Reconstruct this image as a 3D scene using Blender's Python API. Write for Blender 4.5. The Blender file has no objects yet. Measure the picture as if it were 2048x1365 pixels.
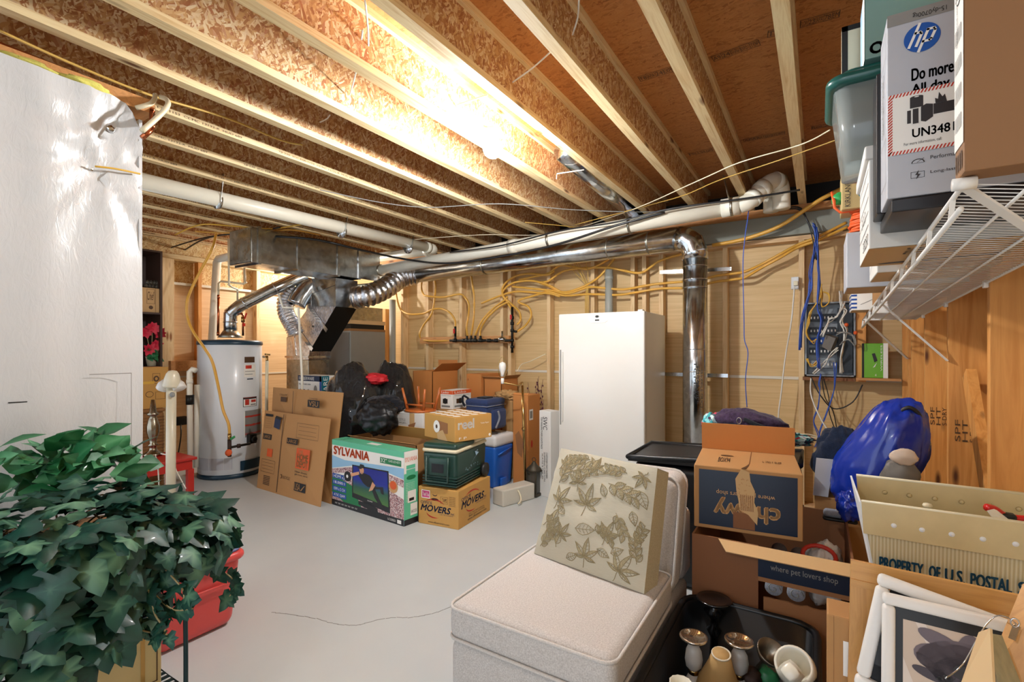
import bpy, math, random
from mathutils import Vector, Matrix, Euler, noise
random.seed(7)
R = math.radians
# ---------------------------------------------------------------- camera
F, CX, HY, EYE = 975.0, 1024.0, 700.0, 1.42
YAW = R(32.2)
SN, CS = math.sin(YAW), math.cos(YAW)
scn = bpy.context.scene
col = scn.collection
cam_data = bpy.data.cameras.new('camera'); cam = bpy.data.objects.new('camera', cam_data); col.objects.link(cam)
cam_data.sensor_width = 36; cam_data.lens = 36 * F / 2048; cam_data.shift_y = (HY - 682.5) / 2048
cam_data.clip_start = 0.02
cam.location = (0, 0, EYE); cam.rotation_euler = (R(90), 0, YAW)
scn.camera = cam
# ---------------------------------------------------------------- world and light
world = bpy.data.worlds.new('world'); scn.world = world; world.use_nodes = True
world.node_tree.nodes['Background'].inputs[0].default_value = (0.86, 0.95, 1.07, 1)
world.node_tree.nodes['Background'].inputs[1].default_value = 1.05
scn.view_settings.view_transform = 'Standard'; scn.view_settings.look = 'None'
scn.view_settings.exposure = 0.75; scn.view_settings.gamma = 1; scn.view_settings.use_curve_mapping = False
def lamp(name, loc, power, colr, rad):
    l = bpy.data.lights.new(name, 'POINT'); l.energy = power; l.color = colr; l.shadow_soft_size = rad
    o = bpy.data.objects.new(name, l); col.objects.link(o); o.location = loc
    return o
BULB = Vector((-1.62, 2.36, 2.55))
lamp('rear_bulb_light', (-0.75, -1.3, 2.45), 26, (0.93, 0.98, 1.0), 0.045)
lamp('utility_corner_light', (-5.95, 4.35, 2.45), 45, (1.0, 0.98, 0.94), 0.045)
# ---------------------------------------------------------------- places from the survey of the room
def ray(px, py):
    r = (px - CX) / F; u = (HY - py) / F
    return Vector((-SN + CS * r, CS + SN * r, u))
def P(px, py, X=None, Y=None, Z=None, d=None):
    a = ray(px, py)
    t = X / a.x if X is not None else Y / a.y if Y is not None else (Z - EYE) / a.z if Z is not None else d
    return Vector((a.x * t, a.y * t, EYE + a.z * t))
# ---------------------------------------------------------------- materials
MT = {}
def srgb(c):
    if isinstance(c, str):
        c = [int(c[i:i + 2], 16) / 255 for i in (0, 2, 4)]
    return tuple(x / 12.92 if x <= 0.04045 else ((x + 0.055) / 1.055) ** 2.4 for x in c) + (1,)
class NT:
    def __init__(s, name):
        s.m = bpy.data.materials.new(name); s.m.use_nodes = True; s.t = s.m.node_tree
        s.b = s.t.nodes['Principled BSDF']; MT[name] = s.m
    def n(s, typ, **kw):
        n = s.t.nodes.new(typ)
        for k, v in kw.items():
            if k in n.inputs: 
                n.inputs[k].default_value = v
            else: setattr(n, k, v)
        return n
    def l(s, a, b): s.t.links.new(a, b)
    def coords(s, rnd=True, scale=(1, 1, 1), rot=(0, 0, 0)):
        tc = s.n('ShaderNodeTexCoord'); mp = s.n('ShaderNodeMapping')
        mp.inputs['Scale'].default_value = scale; mp.inputs['Rotation'].default_value = rot
        if rnd:
            oi = s.n('ShaderNodeObjectInfo'); ad = s.n('ShaderNodeVectorMath', operation='MULTIPLY_ADD')
            cb = s.n('ShaderNodeCombineXYZ')
            for i in range(3): s.l(oi.outputs['Random'], cb.inputs[i])
            s.l(cb.outputs[0], ad.inputs[0]); ad.inputs[1].default_value = (31, 47, 23); s.l(tc.outputs['Object'], ad.inputs[2])
            s.l(ad.outputs[0], mp.inputs['Vector'])
        else: s.l(tc.outputs['Object'], mp.inputs['Vector'])
        return mp.outputs[0]
    def ramp(s, src, stops):
        r = s.n('ShaderNodeValToRGB'); e = r.color_ramp.elements
        e[0].position, e[0].color = stops[0][0], srgb(stops[0][1]); e[1].position, e[1].color = stops[-1][0], srgb(stops[-1][1])
        for p_, c_ in stops[1:-1]:
            x = e.new(p_); x.color = srgb(c_)
        s.l(src, r.inputs[0]); return r.outputs[0]
    def mix(s, f, a, b, mode='MIX'):
        m = s.n('ShaderNodeMix', data_type='RGBA', blend_type=mode)
        for i, v in ((0, f), (6, a), (7, b)):
            if isinstance(v, (int, float)): m.inputs[i].default_value = v
            elif isinstance(v, tuple): m.inputs[i].default_value = v
            else: s.l(v, m.inputs[i])
        return m.outputs[2]
    def noise(s, co, sc, det=3, rough=0.5, dist=0):
        n = s.n('ShaderNodeTexNoise'); n.inputs['Scale'].default_value = sc; n.inputs['Detail'].default_value = det
        n.inputs['Roughness'].default_value = rough; n.inputs['Distortion'].default_value = dist
        s.l(co, n.inputs['Vector']); return n.outputs['Fac']
    def bump(s, h, st, dist=0.01):
        b = s.n('ShaderNodeBump'); b.inputs['Strength'].default_value = st; b.inputs['Distance'].default_value = dist
        s.l(h, b.inputs['Height']); s.l(b.outputs[0], s.b.inputs['Normal'])
    def color(s, c): s.l(c, s.b.inputs['Base Color'])
    def set(s, rough=None, metal=None, spec=None, trans=None, coat=None, alpha=None):
        if rough is not None: s.b.inputs['Roughness'].default_value = rough
        if metal is not None: s.b.inputs['Metallic'].default_value = metal
        if spec is not None: s.b.inputs['Specular IOR Level'].default_value = spec
        if trans is not None: s.b.inputs['Transmission Weight'].default_value = trans
        if coat is not None: s.b.inputs['Coat Weight'].default_value = coat
        if alpha is not None: s.b.inputs['Alpha'].default_value = alpha
def plain(name, c, rough=0.5, metal=0.0, var=0.06, sc=9, bump=0.0, bsc=60, spec=None, trans=None, coat=None):
    m = NT(name); co = m.coords()
    base = srgb(c)
    lo = tuple(x * (1 - var) for x in base[:3]) + (1,); hi = tuple(min(1, x * (1 + var)) for x in base[:3]) + (1,)
    m.color(m.mix(m.noise(co, sc, 3), lo, hi)); m.set(rough, metal, spec, trans, coat)
    if bump: m.bump(m.noise(co, bsc, 4), bump, 0.004)
    return m.m
def wood(name, c1, c2, axis='z', rough=0.6, knots=True, sc=1.0, dark='6b3f1c'):
    m = NT(name)
    s = {'x': (0.9, 16, 16), 'y': (16, 0.9, 16), 'z': (16, 16, 0.9)}[axis]
    co = m.coords(scale=tuple(a * sc for a in s))
    n1 = m.noise(co, 2.2, 5, 0.6, 0.6)
    c = m.ramp(n1, [(0.3, c2), (0.5, c1), (0.72, c2)])
    if knots:
        k = {'x': (2.4, 9, 9), 'y': (9, 2.4, 9), 'z': (9, 9, 2.4)}[axis]
        v = m.n('ShaderNodeTexVoronoi'); v.inputs['Scale'].default_value = 1; m.l(m.coords(scale=k), v.inputs['Vector'])
        f = m.ramp(v.outputs['Distance'], [(0.07, 'ffffff'), (0.17, '000000')])
        c = m.mix(f, c, srgb(dark))
    m.color(c); m.set(rough); m.bump(n1, 0.12, 0.003)
    return m.m
def osb(name, stops, ax=0, rough=0.65, big=1.0):
    m = NT(name); outs = []
    for i, a in enumerate((0.2, -0.4, 0.8) if ax == 0 else (0.12, -0.2, 0.3)):
        rot = [0, 0, 0]; rot[ax] = a
        sc = [20 * big, 17 * big, 17 * big]; sc[{0: 1, 1: 0, 2: 1}[ax]] = 75 * big * (0.8 + 0.25 * i)
        co = m.coords(scale=tuple(sc), rot=tuple(rot)) if False else None
        tc = m.coords(scale=(1, 1, 1), rot=tuple(rot)); mp = m.n('ShaderNodeMapping'); mp.inputs['Scale'].default_value = sc
        dn = m.n('ShaderNodeTexNoise'); dn.inputs['Scale'].default_value = 5; m.l(tc, dn.inputs['Vector'])
        ad = m.n('ShaderNodeVectorMath', operation='MULTIPLY_ADD'); m.l(dn.outputs['Color'], ad.inputs[0]); ad.inputs[1].default_value = (.07, .07, .07); m.l(tc, ad.inputs[2])
        m.l(ad.outputs[0], mp.inputs['Vector'])
        v = m.n('ShaderNodeTexVoronoi'); v.inputs['Scale'].default_value = 1; m.l(mp.outputs[0], v.inputs['Vector'])
        sp = m.n('ShaderNodeSeparateColor'); m.l(v.outputs['Color'], sp.inputs[0]); outs.append(sp.outputs[0])
    base = m.coords()
    s1 = m.ramp(m.noise(base, 40, 1), [(0.48, '000000'), (0.5, 'ffffff')]); s2 = m.ramp(m.noise(base, 31, 2, 0.5, 1), [(0.52, '000000'), (0.54, 'ffffff')])
    x = m.mix(s2, m.mix(s1, outs[0], outs[1]), outs[2])
    c = m.ramp(x, stops); c = m.mix(0.25, c, m.ramp(m.noise(base, 90, 2), [(0.3, stops[0][1]), (0.7, stops[-1][1])]))
    m.color(c); m.set(rough); m.bump(x, 0.25, 0.002); return m.m
def metal(name, c='c9ccd0', rough=0.3, spangle=True, amt=0.25, crinkle=0.0):
    m = NT(name); co = m.coords(); v = m.n('ShaderNodeTexVoronoi'); v.inputs['Scale'].default_value = 28; m.l(co, v.inputs['Vector'])
    sp = m.n('ShaderNodeSeparateColor'); m.l(v.outputs['Color'], sp.inputs[0])
    b = srgb(c); m.color(m.mix(sp.outputs[0] if spangle else 0.5, tuple(x * (1 - amt) for x in b[:3]) + (1,), b))
    m.set(rough, 1.0)
    rr = m.ramp(m.noise(co, 6, 3), [(0.3, (rough * .9 + .12,) * 3), (0.7, (rough + .3,) * 3)]); m.l(rr, m.b.inputs['Roughness'])
    if crinkle: m.bump(m.noise(co, 26, 5, .6, 1.5), crinkle, 0.01)
    else: m.bump(m.noise(co, 3.5, 2), 0.25, 0.02)
    return m.m
# wood, board and building stuff
wood('pine_y', 'e6cf9f', 'cda873', 'y'); wood('pine_x', 'dcb98a', 'c2966a', 'x'); wood('pine_z', 'e3c595', 'c99e69', 'z', dark='8a5526')
wood('amber_z', 'df9f56', 'c58038', 'z', dark='5d300f', sc=0.6); wood('amber_x', 'c98f55', 'a8713c', 'x')
osb('osb_web', [(0.0, '935a31'), (0.3, 'b08350'), (0.55, 'cda56b'), (0.85, 'ecdcb2'), (1.0, 'a8683e')])
osb('osb_deck', [(0.0, '9a5a26'), (0.2, 'be7d40'), (0.85, 'cb8b4c'), (1.0, 'a86a33')], ax=2, big=0.8)
osb('osb_band', [(0.0, 'a8763c'), (0.3, 'd6b474'), (0.7, 'ecd9a4'), (1.0, 'c08a4c')])
# floor
m = NT('floor_paint'); co = m.coords(False); c = m.ramp(m.noise(co, 1.3, 4), [(0.3, 'bcc1c2'), (0.7, 'c8ccca')])
sp_ = m.ramp(m.noise(co, 9, 5, .7), [(0.66, '000000'), (0.74, 'ffffff')]); m.color(m.mix(m.mix(0.88, sp_, (0, 0, 0, 1)), c, srgb('8e8f8c')))
m.set(0.42); m.bump(m.noise(co, 120, 5, .6), 0.12, 0.002)
plain('foundation', '8d8f84', 0.9, bump=.3, sc=3)
m = NT('insulation_board'); co = m.coords(False, scale=(1, 1, 30)); c = m.ramp(m.noise(co, 2.0, 4), [(0.3, 'cba973'), (0.7, 'dabb86')])
m.color(c); m.set(0.55, 0.0); m.bump(m.noise(co, 6, 3), .08, .003)
m = NT('insulation_warm'); co = m.coords(False, scale=(1, 1, 30)); c = m.ramp(m.noise(co, 2.0, 4), [(0.3, 'd8b183'), (0.7, 'e6c598')])
m.color(c); m.set(0.5)
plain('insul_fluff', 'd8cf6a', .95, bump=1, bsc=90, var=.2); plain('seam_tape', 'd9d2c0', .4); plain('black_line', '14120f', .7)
m = NT('poly_sheet'); co = m.coords(False); m.color(m.mix(m.noise(co, 3), srgb('c4c5c6'), srgb('d2d2d1'))); m.set(0.28, 0, .55)
m.bump(m.noise(m.coords(False, scale=(1, 1, .35)), 38, 4, .6, 1.2), .35, .006)
metal('galvanized', 'cfd2d3', .26); metal('galvanized_dull', 'b9b6a8', .4); metal('foil', 'dcdde0', .2, crinkle=.6); metal('chrome', 'd8d8d8', .18, spangle=False)
metal('brass', 'c9a86a', .25, spangle=False); metal('copper', 'c4704a', .3, spangle=False); metal('antique_silver', 'a39a88', .3, spangle=False, crinkle=.1)
plain('black_duct', '23221f', .45, .5); plain('furnace_grey', '8d8b83', .5, .3); plain('furnace_dark', '6d675f', .5)
plain('pvc', 'ece6d4', .35, coat=.2); plain('pvc_grey', '9b9c93', .45); plain('pex_cream', 'e4d8b8', .4)
plain('white_paint', 'eeebe4', .4); plain('freezer_white', 'dedbd3', .3, var=.02, coat=.3); plain('freezer_side', 'd9d0c0', .3, var=.03); plain('heater_white', 'dfe3e6', .3, coat=.3, var=.02)
plain('navy_trim', '1d3a4c', .35); plain('steel_black', '26241f', .45, .6); plain('iron_rust', '3c2a22', .6, .4)
plain('csst_yellow', 'dba544', .4, var=.1); plain('cable_yellow', 'd8a93c', .45); plain('romex_yellow', 'c9a24e', .5); plain('cable_white', 'e4e0d4', .45); plain('cable_black', '1b1a1a', .4); plain('cable_blue', '2f56b4', .4)
plain('cable_grey', '8f8e88', .5); plain('red_plastic', 'c81f1c', .35); plain('green_plastic', '2f9a55', .4)
# packaging
def card(name, c, d): 
    m = NT(name); co = m.coords(scale=(1, 1, 1)); a = m.noise(co, 5, 4); b = m.noise(m.coords(scale=(60, 60, 2)), 3, 2)
    m.color(m.mix(b, m.mix(a, srgb(c), srgb(d)), m.mix(a, srgb(d), srgb(c)))); m.set(.75); m.bump(a, .15, .01)
card('cardboard', 'b98a56', 'ad7d49'); card('cardboard_dark', 'a06f44', '8d5c37'); card('cardboard_gold', 'c99a53', 'bd8b43'); card('cardboard_orange', 'cc8748', 'bd783a')
card('cardboard_mid', '97704c', '8c6543'); card('cardboard_brown', '8c5c38', '7a4c2c'); card('cardboard_pale', 'd0ab78', 'c39d6b'); card('cardboard_white', 'e4e2dd', 'd6d3cc'); card('kraft_paper', 'c79e68', 'b48852')
for n_, c_ in dict(ink_black='191715', ink_navy='1c2b4a', ink_blue='1f4fa0', hp_blue='0a53a8', ink_red='c23120', ink_orange='dd5a22', ink_white='f1eee6', ink_grey='8c8a85', ink_brown='54381f', ink_green='1f7a48',
                   ink_mint='63c39a', ink_teal='0f6e80', ink_sky='93c0de', ink_pink='d24a80', ink_ltblue='a9c9e0', ink_tan='c99a63', ink_usps='14506e', ink_dkgreen='18503a', ink_skin='d9a07a').items():
    plain(n_, c_, .55, var=.03)
plain('sylvania_black', '1a1a1e', .35); plain('chewy_navy', '0d1d34', .32, var=.1)
m = NT('screen_picture'); co = m.coords(False); sx = m.n('ShaderNodeSeparateXYZ'); tc = m.n('ShaderNodeTexCoord'); m.l(tc.outputs['Object'], sx.inputs[0])
m.color(m.ramp(sx.outputs[2], [(0.13, '4d7a3c'), (0.22, '2f5f4a'), (0.29, '1f2f9a'), (0.5, '15207a')])); m.set(.25)
m = NT('crowd_print'); v = m.n('ShaderNodeTexVoronoi'); v.inputs['Scale'].default_value = 130; m.l(m.coords(), v.inputs['Vector']); sp = m.n('ShaderNodeSeparateColor'); m.l(v.outputs['Color'], sp.inputs[0])
m.color(m.ramp(sp.outputs[0], [(0.0, '5c2f3a'), (0.35, 'b28a8c'), (0.6, 'e4d6d2'), (0.8, 'a04a4a'), (1.0, 'f2e9e4')])); m.set(.4)
# fabric
def fabric(name, c1, c2, sc=220, rough=.9, big=4):
    m = NT(name); co = m.coords(); a = m.noise(co, sc, 3, .7); b = m.noise(co, big, 3)
    m.color(m.mix(m.ramp(a, [(0.35, '000000'), (0.65, 'ffffff')]), srgb(c1), srgb(c2))); m.set(rough, spec=.2); m.bump(a, .3, .002)
    m.b.inputs['Sheen Weight'].default_value = .15
fabric('chair_fabric', 'b3ada8', 'd3cec9'); fabric('chair_piping', 'c2bcb6', 'd6d1cb'); fabric('pillow_side', 'b0a27e', 'c6ba97')
fabric('navy_fabric', '28355a', '36456e'); fabric('black_fabric', '121318', '22242c'); fabric('navy_black', '0e1626', '1a2740'); fabric('grey_fabric', '7d8088', '9a9ca4'); fabric('purple_fabric', '2c1f33', '463550', 60)
m = NT('pillow_fabric'); co = m.coords(False); a = m.noise(m.coords(False, scale=(8, 1, 160)), 4, 3); m.color(m.mix(a, srgb('c9c3b0'), srgb('b4ac95'))); m.set(.85); m.bump(a, .2, .003)
fabric('leaf_weave', 'a39472', '93845f'); fabric('leaf_weave_light', 'b3a787', 'a29675')
m = NT('trash_bag'); co = m.coords(); m.color(m.mix(m.noise(co, 4), srgb('07080a'), srgb('101216'))); m.set(.2, coat=.6)
m.bump(m.noise(co, 38, 6, .7, 1.5), 1.0, .016)
m = NT('puffer'); co = m.coords(); m.color(m.mix(m.noise(co, 4), srgb('0b0c0e'), srgb('17181b'))); m.set(.45); m.bump(m.noise(co, 8, 3), .5, .02)
plain('dry_bag_blue', '16329a', .22, coat=.3, bump=.25, bsc=9); plain('red_cloth', 'c3202a', .6, bump=.3, bsc=30)
plain('cooler_green', '173a30', .38, coat=.15); plain('cooler_cream', 'd8cdae', .45); plain('cooler_blue', '1f63c4', .35, coat=.2); plain('cooler_white', 'e6e8e8', .4)
plain('red_wood', 'b82418', .45, bump=.15, bsc=20); plain('tote_red', 'd84a46', .4, coat=.2); plain('tote_lid', '7f88b8', .45); plain('tote_black', '0b0e11', .4); plain('dark_plastic', '17181a', .45)
plain('cream_enamel', 'dfd6bd', .35, coat=.3); plain('frosted_glass', 'e9e6e0', .35); plain('wicker', '8d6236', .8, bump=.8, bsc=70); plain('dark_wood', '3b2418', .5); plain('chair_wood', 'b8622a', .35)
plain('glass_clear', 'f3f1ec', .06, trans=.55); plain('glass_smoke', '6e6a60', .1, trans=.6); plain('mercury', 'cfc3b0', .12, .9); plain('pewter', '7c7468', .3, .9); plain('glossy_black', '0a0a0c', .15, coat=.5)
plain('ceramic_white', 'e8e2cf', .25, coat=.4); plain('shade_tan', 'b8935c', .8); plain('shade_in', 'd6cbb4', .8)
plain('stand_iron', '1f3538', .4, .5); plain('stem_brown', '6b5334', .8); plain('stem_pale', 'b0a075', .7); plain('stem_red', '5a2630', .8); plain('petal_pink', 'c9708c', .6); plain('petal_red', 'c81e3c', .5, bump=.2, bsc=30)
plain('leaf_mid', '2f7a4a', .4, var=.3, sc=30)
def leafm(name, a, b, c):
    m = NT(name); at = m.n('ShaderNodeAttribute'); at.attribute_name = 'lv'; 
    m.color(m.ramp(at.outputs['Fac'], [(0, a), (.55, b), (1, c)])); m.set(.5, coat=.06); m.b.inputs['Subsurface Weight'].default_value = 0
    m.bump(m.noise(m.coords(), 40, 3), .2, .004)
leafm('ivy_leaf', '10322c', '1b4d3e', '6f9c7a'); leafm('philo_leaf', '174a2e', '1f6b3c', '63a878')
plain('foam_white', 'e9e4dd', .5, bump=.2, bsc=60, var=.03); plain('frame_black', '1c1a19', .35); wood('frame_gold_x', 'cf9a55', 'b98341', 'x', .4, knots=False); wood('frame_gold_z', 'c9934f', 'b37c3d', 'z', .4, knots=False)
plain('mat_dark', '3d3a38', .7); plain('print_pale', 'cdb8a4', .35); plain('print_pale2', 'dccdc0', .35); plain('petal_grey', '6d6168', .5); plain('petal_grey_dark', '453d45', .5); plain('ink_dark', '2b2729', .5); plain('canvas', 'd9b98a', .8); plain('weathered', 'a8a68f', .7, var=.3, sc=40)
m = NT('corrugated_plastic'); tc = m.n('ShaderNodeTexCoord'); w = m.n('ShaderNodeTexWave', wave_type='BANDS', bands_direction='X'); w.inputs['Scale'].default_value = 38; w.inputs['Distortion'].default_value = 0
m.l(tc.outputs['Object'], w.inputs['Vector']); m.color(m.mix(w.outputs['Fac'], srgb('c6b588'), srgb('e2d8b6'))); m.set(.3, trans=.12, coat=.2); m.bump(w.outputs['Fac'], .3, .003)
plain('band_plastic', 'cbb88a', .35, var=.12, sc=20); plain('panel_grey', '8d9296', .45, .3); plain('breaker', '2a3138', .5); plain('box_green', '6fb32c', .4); plain('tote_clear', 'bfc6c2', .15, trans=.55); plain('lid_green', '1d5a52', .3, coat=.2); plain('teal_box', '7fa29a', .4)
plain('gold_box', 'c9b078', .45); plain('mls_gold', 'b98f4c', .3, .5); plain('lantern_metal', '4a4438', .5, .6, bump=.3); plain('red_leaf', 'c8323c', .5); plain('grey_box', 'b8bac0', .5); plain('pastel_stack', 'c9c4b6', .8, bump=.5, bsc=30)
m = NT('dry_cloth_teal'); v = m.n('ShaderNodeTexVoronoi'); v.inputs['Scale'].default_value = 45; m.l(m.coords(), v.inputs['Vector']); sp = m.n('ShaderNodeSeparateColor'); m.l(v.outputs['Color'], sp.inputs[0])
m.color(m.ramp(sp.outputs[0], [(0.0, '1d5f66'), (0.3, '3fb3b8'), (0.55, 'cfe9e6'), (0.75, '21324d'), (1.0, 'd13f5c')])); m.set(.7)
m = NT('bulb_glow'); m.b.inputs['Emission Color'].default_value = (.96, .98, 1.0, 1); m.b.inputs['Emission Strength'].default_value = 760
# ---------------------------------------------------------------- mesh builder
class MB:
    def __init__(s): s.v = []; s.f = []; s.mi = []; s.sm = []; s.mats = []; s.lv = None; s.st = []
    def _m(s, mat):
        if mat not in s.mats: s.mats.append(mat)
        return s.mats.index(mat)
    def add(s, vs, fs, mat, smooth=False):
        o = len(s.v); s.st.append((o, len(s.f))); s.v += [Vector(v) for v in vs]; k = s._m(mat)
        for f in fs: s.f.append(tuple(i + o for i in f)); s.mi.append(k); s.sm.append(smooth)
        return s
    def hexa(s, c, mat):
        return s.add(c, [(0, 3, 2, 1), (4, 5, 6, 7), (0, 1, 5, 4), (1, 2, 6, 5), (2, 3, 7, 6), (3, 0, 4, 7)], mat)
    def box(s, x0, y0, z0, x1, y1, z1, mat):
        return s.hexa([(x0, y0, z0), (x1, y0, z0), (x1, y1, z0), (x0, y1, z0), (x0, y0, z1), (x1, y0, z1), (x1, y1, z1), (x0, y1, z1)], mat)
    def rbox(s, x0, y0, z0, x1, y1, z1, mat, r=.01, seg=3, taper=0):
        # box with rounded vertical edges and softened top/bottom
        cx, cy = (x0 + x1) / 2, (y0 + y1) / 2; hx, hy = (x1 - x0) / 2, (y1 - y0) / 2
        def ring(z, ins, k):
            o = []
            for qx, qy, a0 in ((1, 1, 0), (-1, 1, 90), (-1, -1, 180), (1, -1, 270)):
                for i in range(seg + 1):
                    a = R(a0 + 90 * i / seg); rr = max(r - ins, .0005)
                    o.append((cx + k * (qx * (hx - r) + rr * math.cos(a)), cy + k * (qy * (hy - r) + rr * math.sin(a)), z))
            return o
        rs = min(r, (z1 - z0) / 2.01); rings = []
        for i in range(seg + 1):
            a = R(90 * i / seg); rings.append((z0 + rs * (1 - math.sin(a)), rs * (1 - math.cos(a)) if i else rs * .999))
        rings[0] = (z0, rs * .999)
        rings = [(z0 + rs * (1 - math.cos(R(90 * i / seg))), rs * (1 - math.sin(R(90 * i / seg)))) for i in range(seg + 1)]
        rings += [(z1 - rs * (1 - math.cos(R(90 * i / seg))), rs * (1 - math.sin(R(90 * i / seg)))) for i in range(seg, -1, -1)]
        vs = []; n = 4 * (seg + 1)
        for z, ins in rings: vs += ring(z, ins, 1 - taper * (z1 - z) / (z1 - z0))
        fs = [(j * n + i, j * n + (i + 1) % n, (j + 1) * n + (i + 1) % n, (j + 1) * n + i) for j in range(len(rings) - 1) for i in range(n)]
        fs.append(tuple(range(n - 1, -1, -1))); fs.append(tuple(range((len(rings) - 1) * n, len(rings) * n)))
        return s.add(vs, fs, mat, True)
    def bar(s, p, q, w, h, mat, up=(0, 0, 1)):
        p, q = Vector(p), Vector(q); d = (q - p).normalized(); u = Vector(up)
        x = d.cross(u)
        if x.length < 1e-4: x = d.cross(Vector((1, 0, 0)))
        x.normalize(); y = x.cross(d).normalized(); x *= w / 2; y *= h / 2
        return s.hexa([p - x - y, p + x - y, q + x - y, q - x - y, p - x + y, p + x + y, q + x + y, q - x + y], mat)
    def tube(s, pts, r, mat, n=8, cap=True, closed=False):
        pts = [Vector(p) for p in pts]; m = len(pts); vs = []; prev = None
        for i, p in enumerate(pts):
            a = pts[(i - 1) % m] if (closed or i) else p; b = pts[(i + 1) % m] if (closed or i < m - 1) else p
            d = (b - a); d = d.normalized() if d.length > 1e-9 else Vector((0, 0, 1))
            if prev is None:
                x = d.cross(Vector((0, 0, 1)));
                if x.length < .05: x = d.cross(Vector((1, 0, 0)))
            else: x = prev - d * prev.dot(d)
            x.normalize(); prev = x; y = d.cross(x); rr = r[i] if isinstance(r, (list, tuple)) else r
            for k in range(n):
                t = 2 * math.pi * k / n; vs.append(p + (x * math.cos(t) + y * math.sin(t)) * rr)
        fs = []
        for i in range(m if closed else m - 1):
            for k in range(n):
                a = i * n; b = ((i + 1) % m) * n; fs.append((a + k, a + (k + 1) % n, b + (k + 1) % n, b + k))
        if cap and not closed: fs += [tuple(range(n - 1, -1, -1)), tuple(range((m - 1) * n, m * n))]
        return s.add(vs, fs, mat, True)
    def lathe(s, prof, mat, c=(0, 0, 0), n=24, axis=(0, 0, 1), flute=0, fa=0):
        c = Vector(c); q = Vector((0, 0, 1)).rotation_difference(Vector(axis).normalized()); vs = []
        for r, z in prof:
            for k in range(n):
                t = 2 * math.pi * k / n; rr = r * (1 + fa * math.cos(flute * t)) if flute else r
                vs.append(c + q @ Vector((rr * math.cos(t), rr * math.sin(t), z)))
        fs = [(j * n + k, j * n + (k + 1) % n, (j + 1) * n + (k + 1) % n, (j + 1) * n + k) for j in range(len(prof) - 1) for k in range(n)]
        if prof[0][0] > .0006: fs.append(tuple(range(n - 1, -1, -1)))
        if prof[-1][0] > .0006: fs.append(tuple(range((len(prof) - 1) * n, len(prof) * n)))
        return s.add(vs, fs, mat, True)
    def prism(s, poly, y0, y1, mat, plane='xz', smooth=False):
        n = len(poly)
        def mk(a, b, t): return {'xz': (a, t, b), 'xy': (a, b, t), 'yz': (t, a, b)}[plane]
        vs = [mk(a, b, y0) for a, b in poly] + [mk(a, b, y1) for a, b in poly]
        fs = [tuple(range(n)), tuple(range(2 * n - 1, n - 1, -1))] + [(i, (i + 1) % n + 0, (i + 1) % n + n, i + n) for i in range(n)]
        return s.add(vs, fs, mat, smooth)
    def sheet(s, a, b, c, d, mat, t=.004):
        # thin board over the quad a b c d
        a, b, c, d = map(Vector, (a, b, c, d)); nn = (b - a).cross(d - a).normalized() * t
        return s.hexa([a, b, c, d, a + nn, b + nn, c + nn, d + nn], mat)
    def blob(s, c, rad, mat, seed=0, amp=.2, fr=2.0, sub=(28, 18), fn=None, folds=0):
        vs = []; nu, nv = sub; c = Vector(c)
        for j in range(nv + 1):
            ph = math.pi * j / nv
            for i in range(nu):
                th = 2 * math.pi * i / nu
                d = Vector((math.sin(ph) * math.cos(th), math.sin(ph) * math.sin(th), math.cos(ph)))
                k = 1 + amp * noise.noise(d * fr + Vector((seed * 7.1, seed, 3))) + amp * .4 * noise.noise(d * fr * 3.1 + Vector((seed, 5, 1)))
                if folds: k += folds * math.sin(ph) * abs(noise.noise(Vector((d.x * 5, d.y * 5, d.z * 1.2)) + Vector((seed * 3, 1, 9))))
                p = Vector((d.x * rad[0], d.y * rad[1], d.z * rad[2])) * k
                if fn: p = fn(p)
                vs.append(c + p)
        fs = [(j * nu + i, (j + 1) * nu + i, (j + 1) * nu + (i + 1) % nu, j * nu + (i + 1) % nu) for j in range(nv) for i in range(nu)]
        return s.add(vs, fs, mat, True)
    def each(s, name, parent, **kw):
        # every added piece becomes a part of its own
        b = s.st + [(len(s.v), len(s.f))]
        for (v0, f0), (v1, f1) in zip(b, b[1:]):
            m = MB(); m.v = s.v[v0:v1]; m.f = [tuple(i - v0 for i in f) for f in s.f[f0:f1]]; m.sm = s.sm[f0:f1]; m.mats = s.mats; m.mi = s.mi[f0:f1]
            m.mats = [s.mats[m.mi[0]]]; m.mi = [0] * len(m.mi); m.build(name, parent, **kw)
    def build(s, name, parent=None, loc=None, bevel=0, sub=0, solid=0, world=True, label=None, kind=None):
        me = bpy.data.meshes.new(name)
        if parent is not None and world:
            iv = WM[parent.name].inverted(); vs = [iv @ v for v in s.v]
        elif loc is not None and world: l = Vector(loc); vs = [v - l for v in s.v]
        else: vs = s.v
        me.from_pydata([tuple(v) for v in vs], [], s.f)
        for mt in s.mats: me.materials.append(MT[mt])
        me.polygons.foreach_set('material_index', s.mi); me.polygons.foreach_set('use_smooth', s.sm)
        if s.lv:
            at = me.attributes.new('lv', 'FLOAT', 'POINT'); at.data.foreach_set('value', s.lv)
        me.update(); o = bpy.data.objects.new(name, me); col.objects.link(o)
        if parent is not None:
            o.parent = parent
            WM[o.name] = WM[parent.name].copy()
        elif loc is not None: o.location = loc; WM[o.name] = Matrix.Translation(Vector(loc))
        else: WM[o.name] = Matrix.Identity(4)
        if bevel:
            b = o.modifiers.new('b', 'BEVEL'); b.width = bevel; b.segments = 2; b.limit_method = 'ANGLE'; b.angle_limit = R(40)
        if solid:
            b = o.modifiers.new('s', 'SOLIDIFY'); b.thickness = solid; b.offset = 0
        if sub:
            b = o.modifiers.new('u', 'SUBSURF'); b.levels = b.render_levels = sub
        if label: o['label'] = label
        if kind: o['kind'] = kind
        return o
WM = {}
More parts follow.
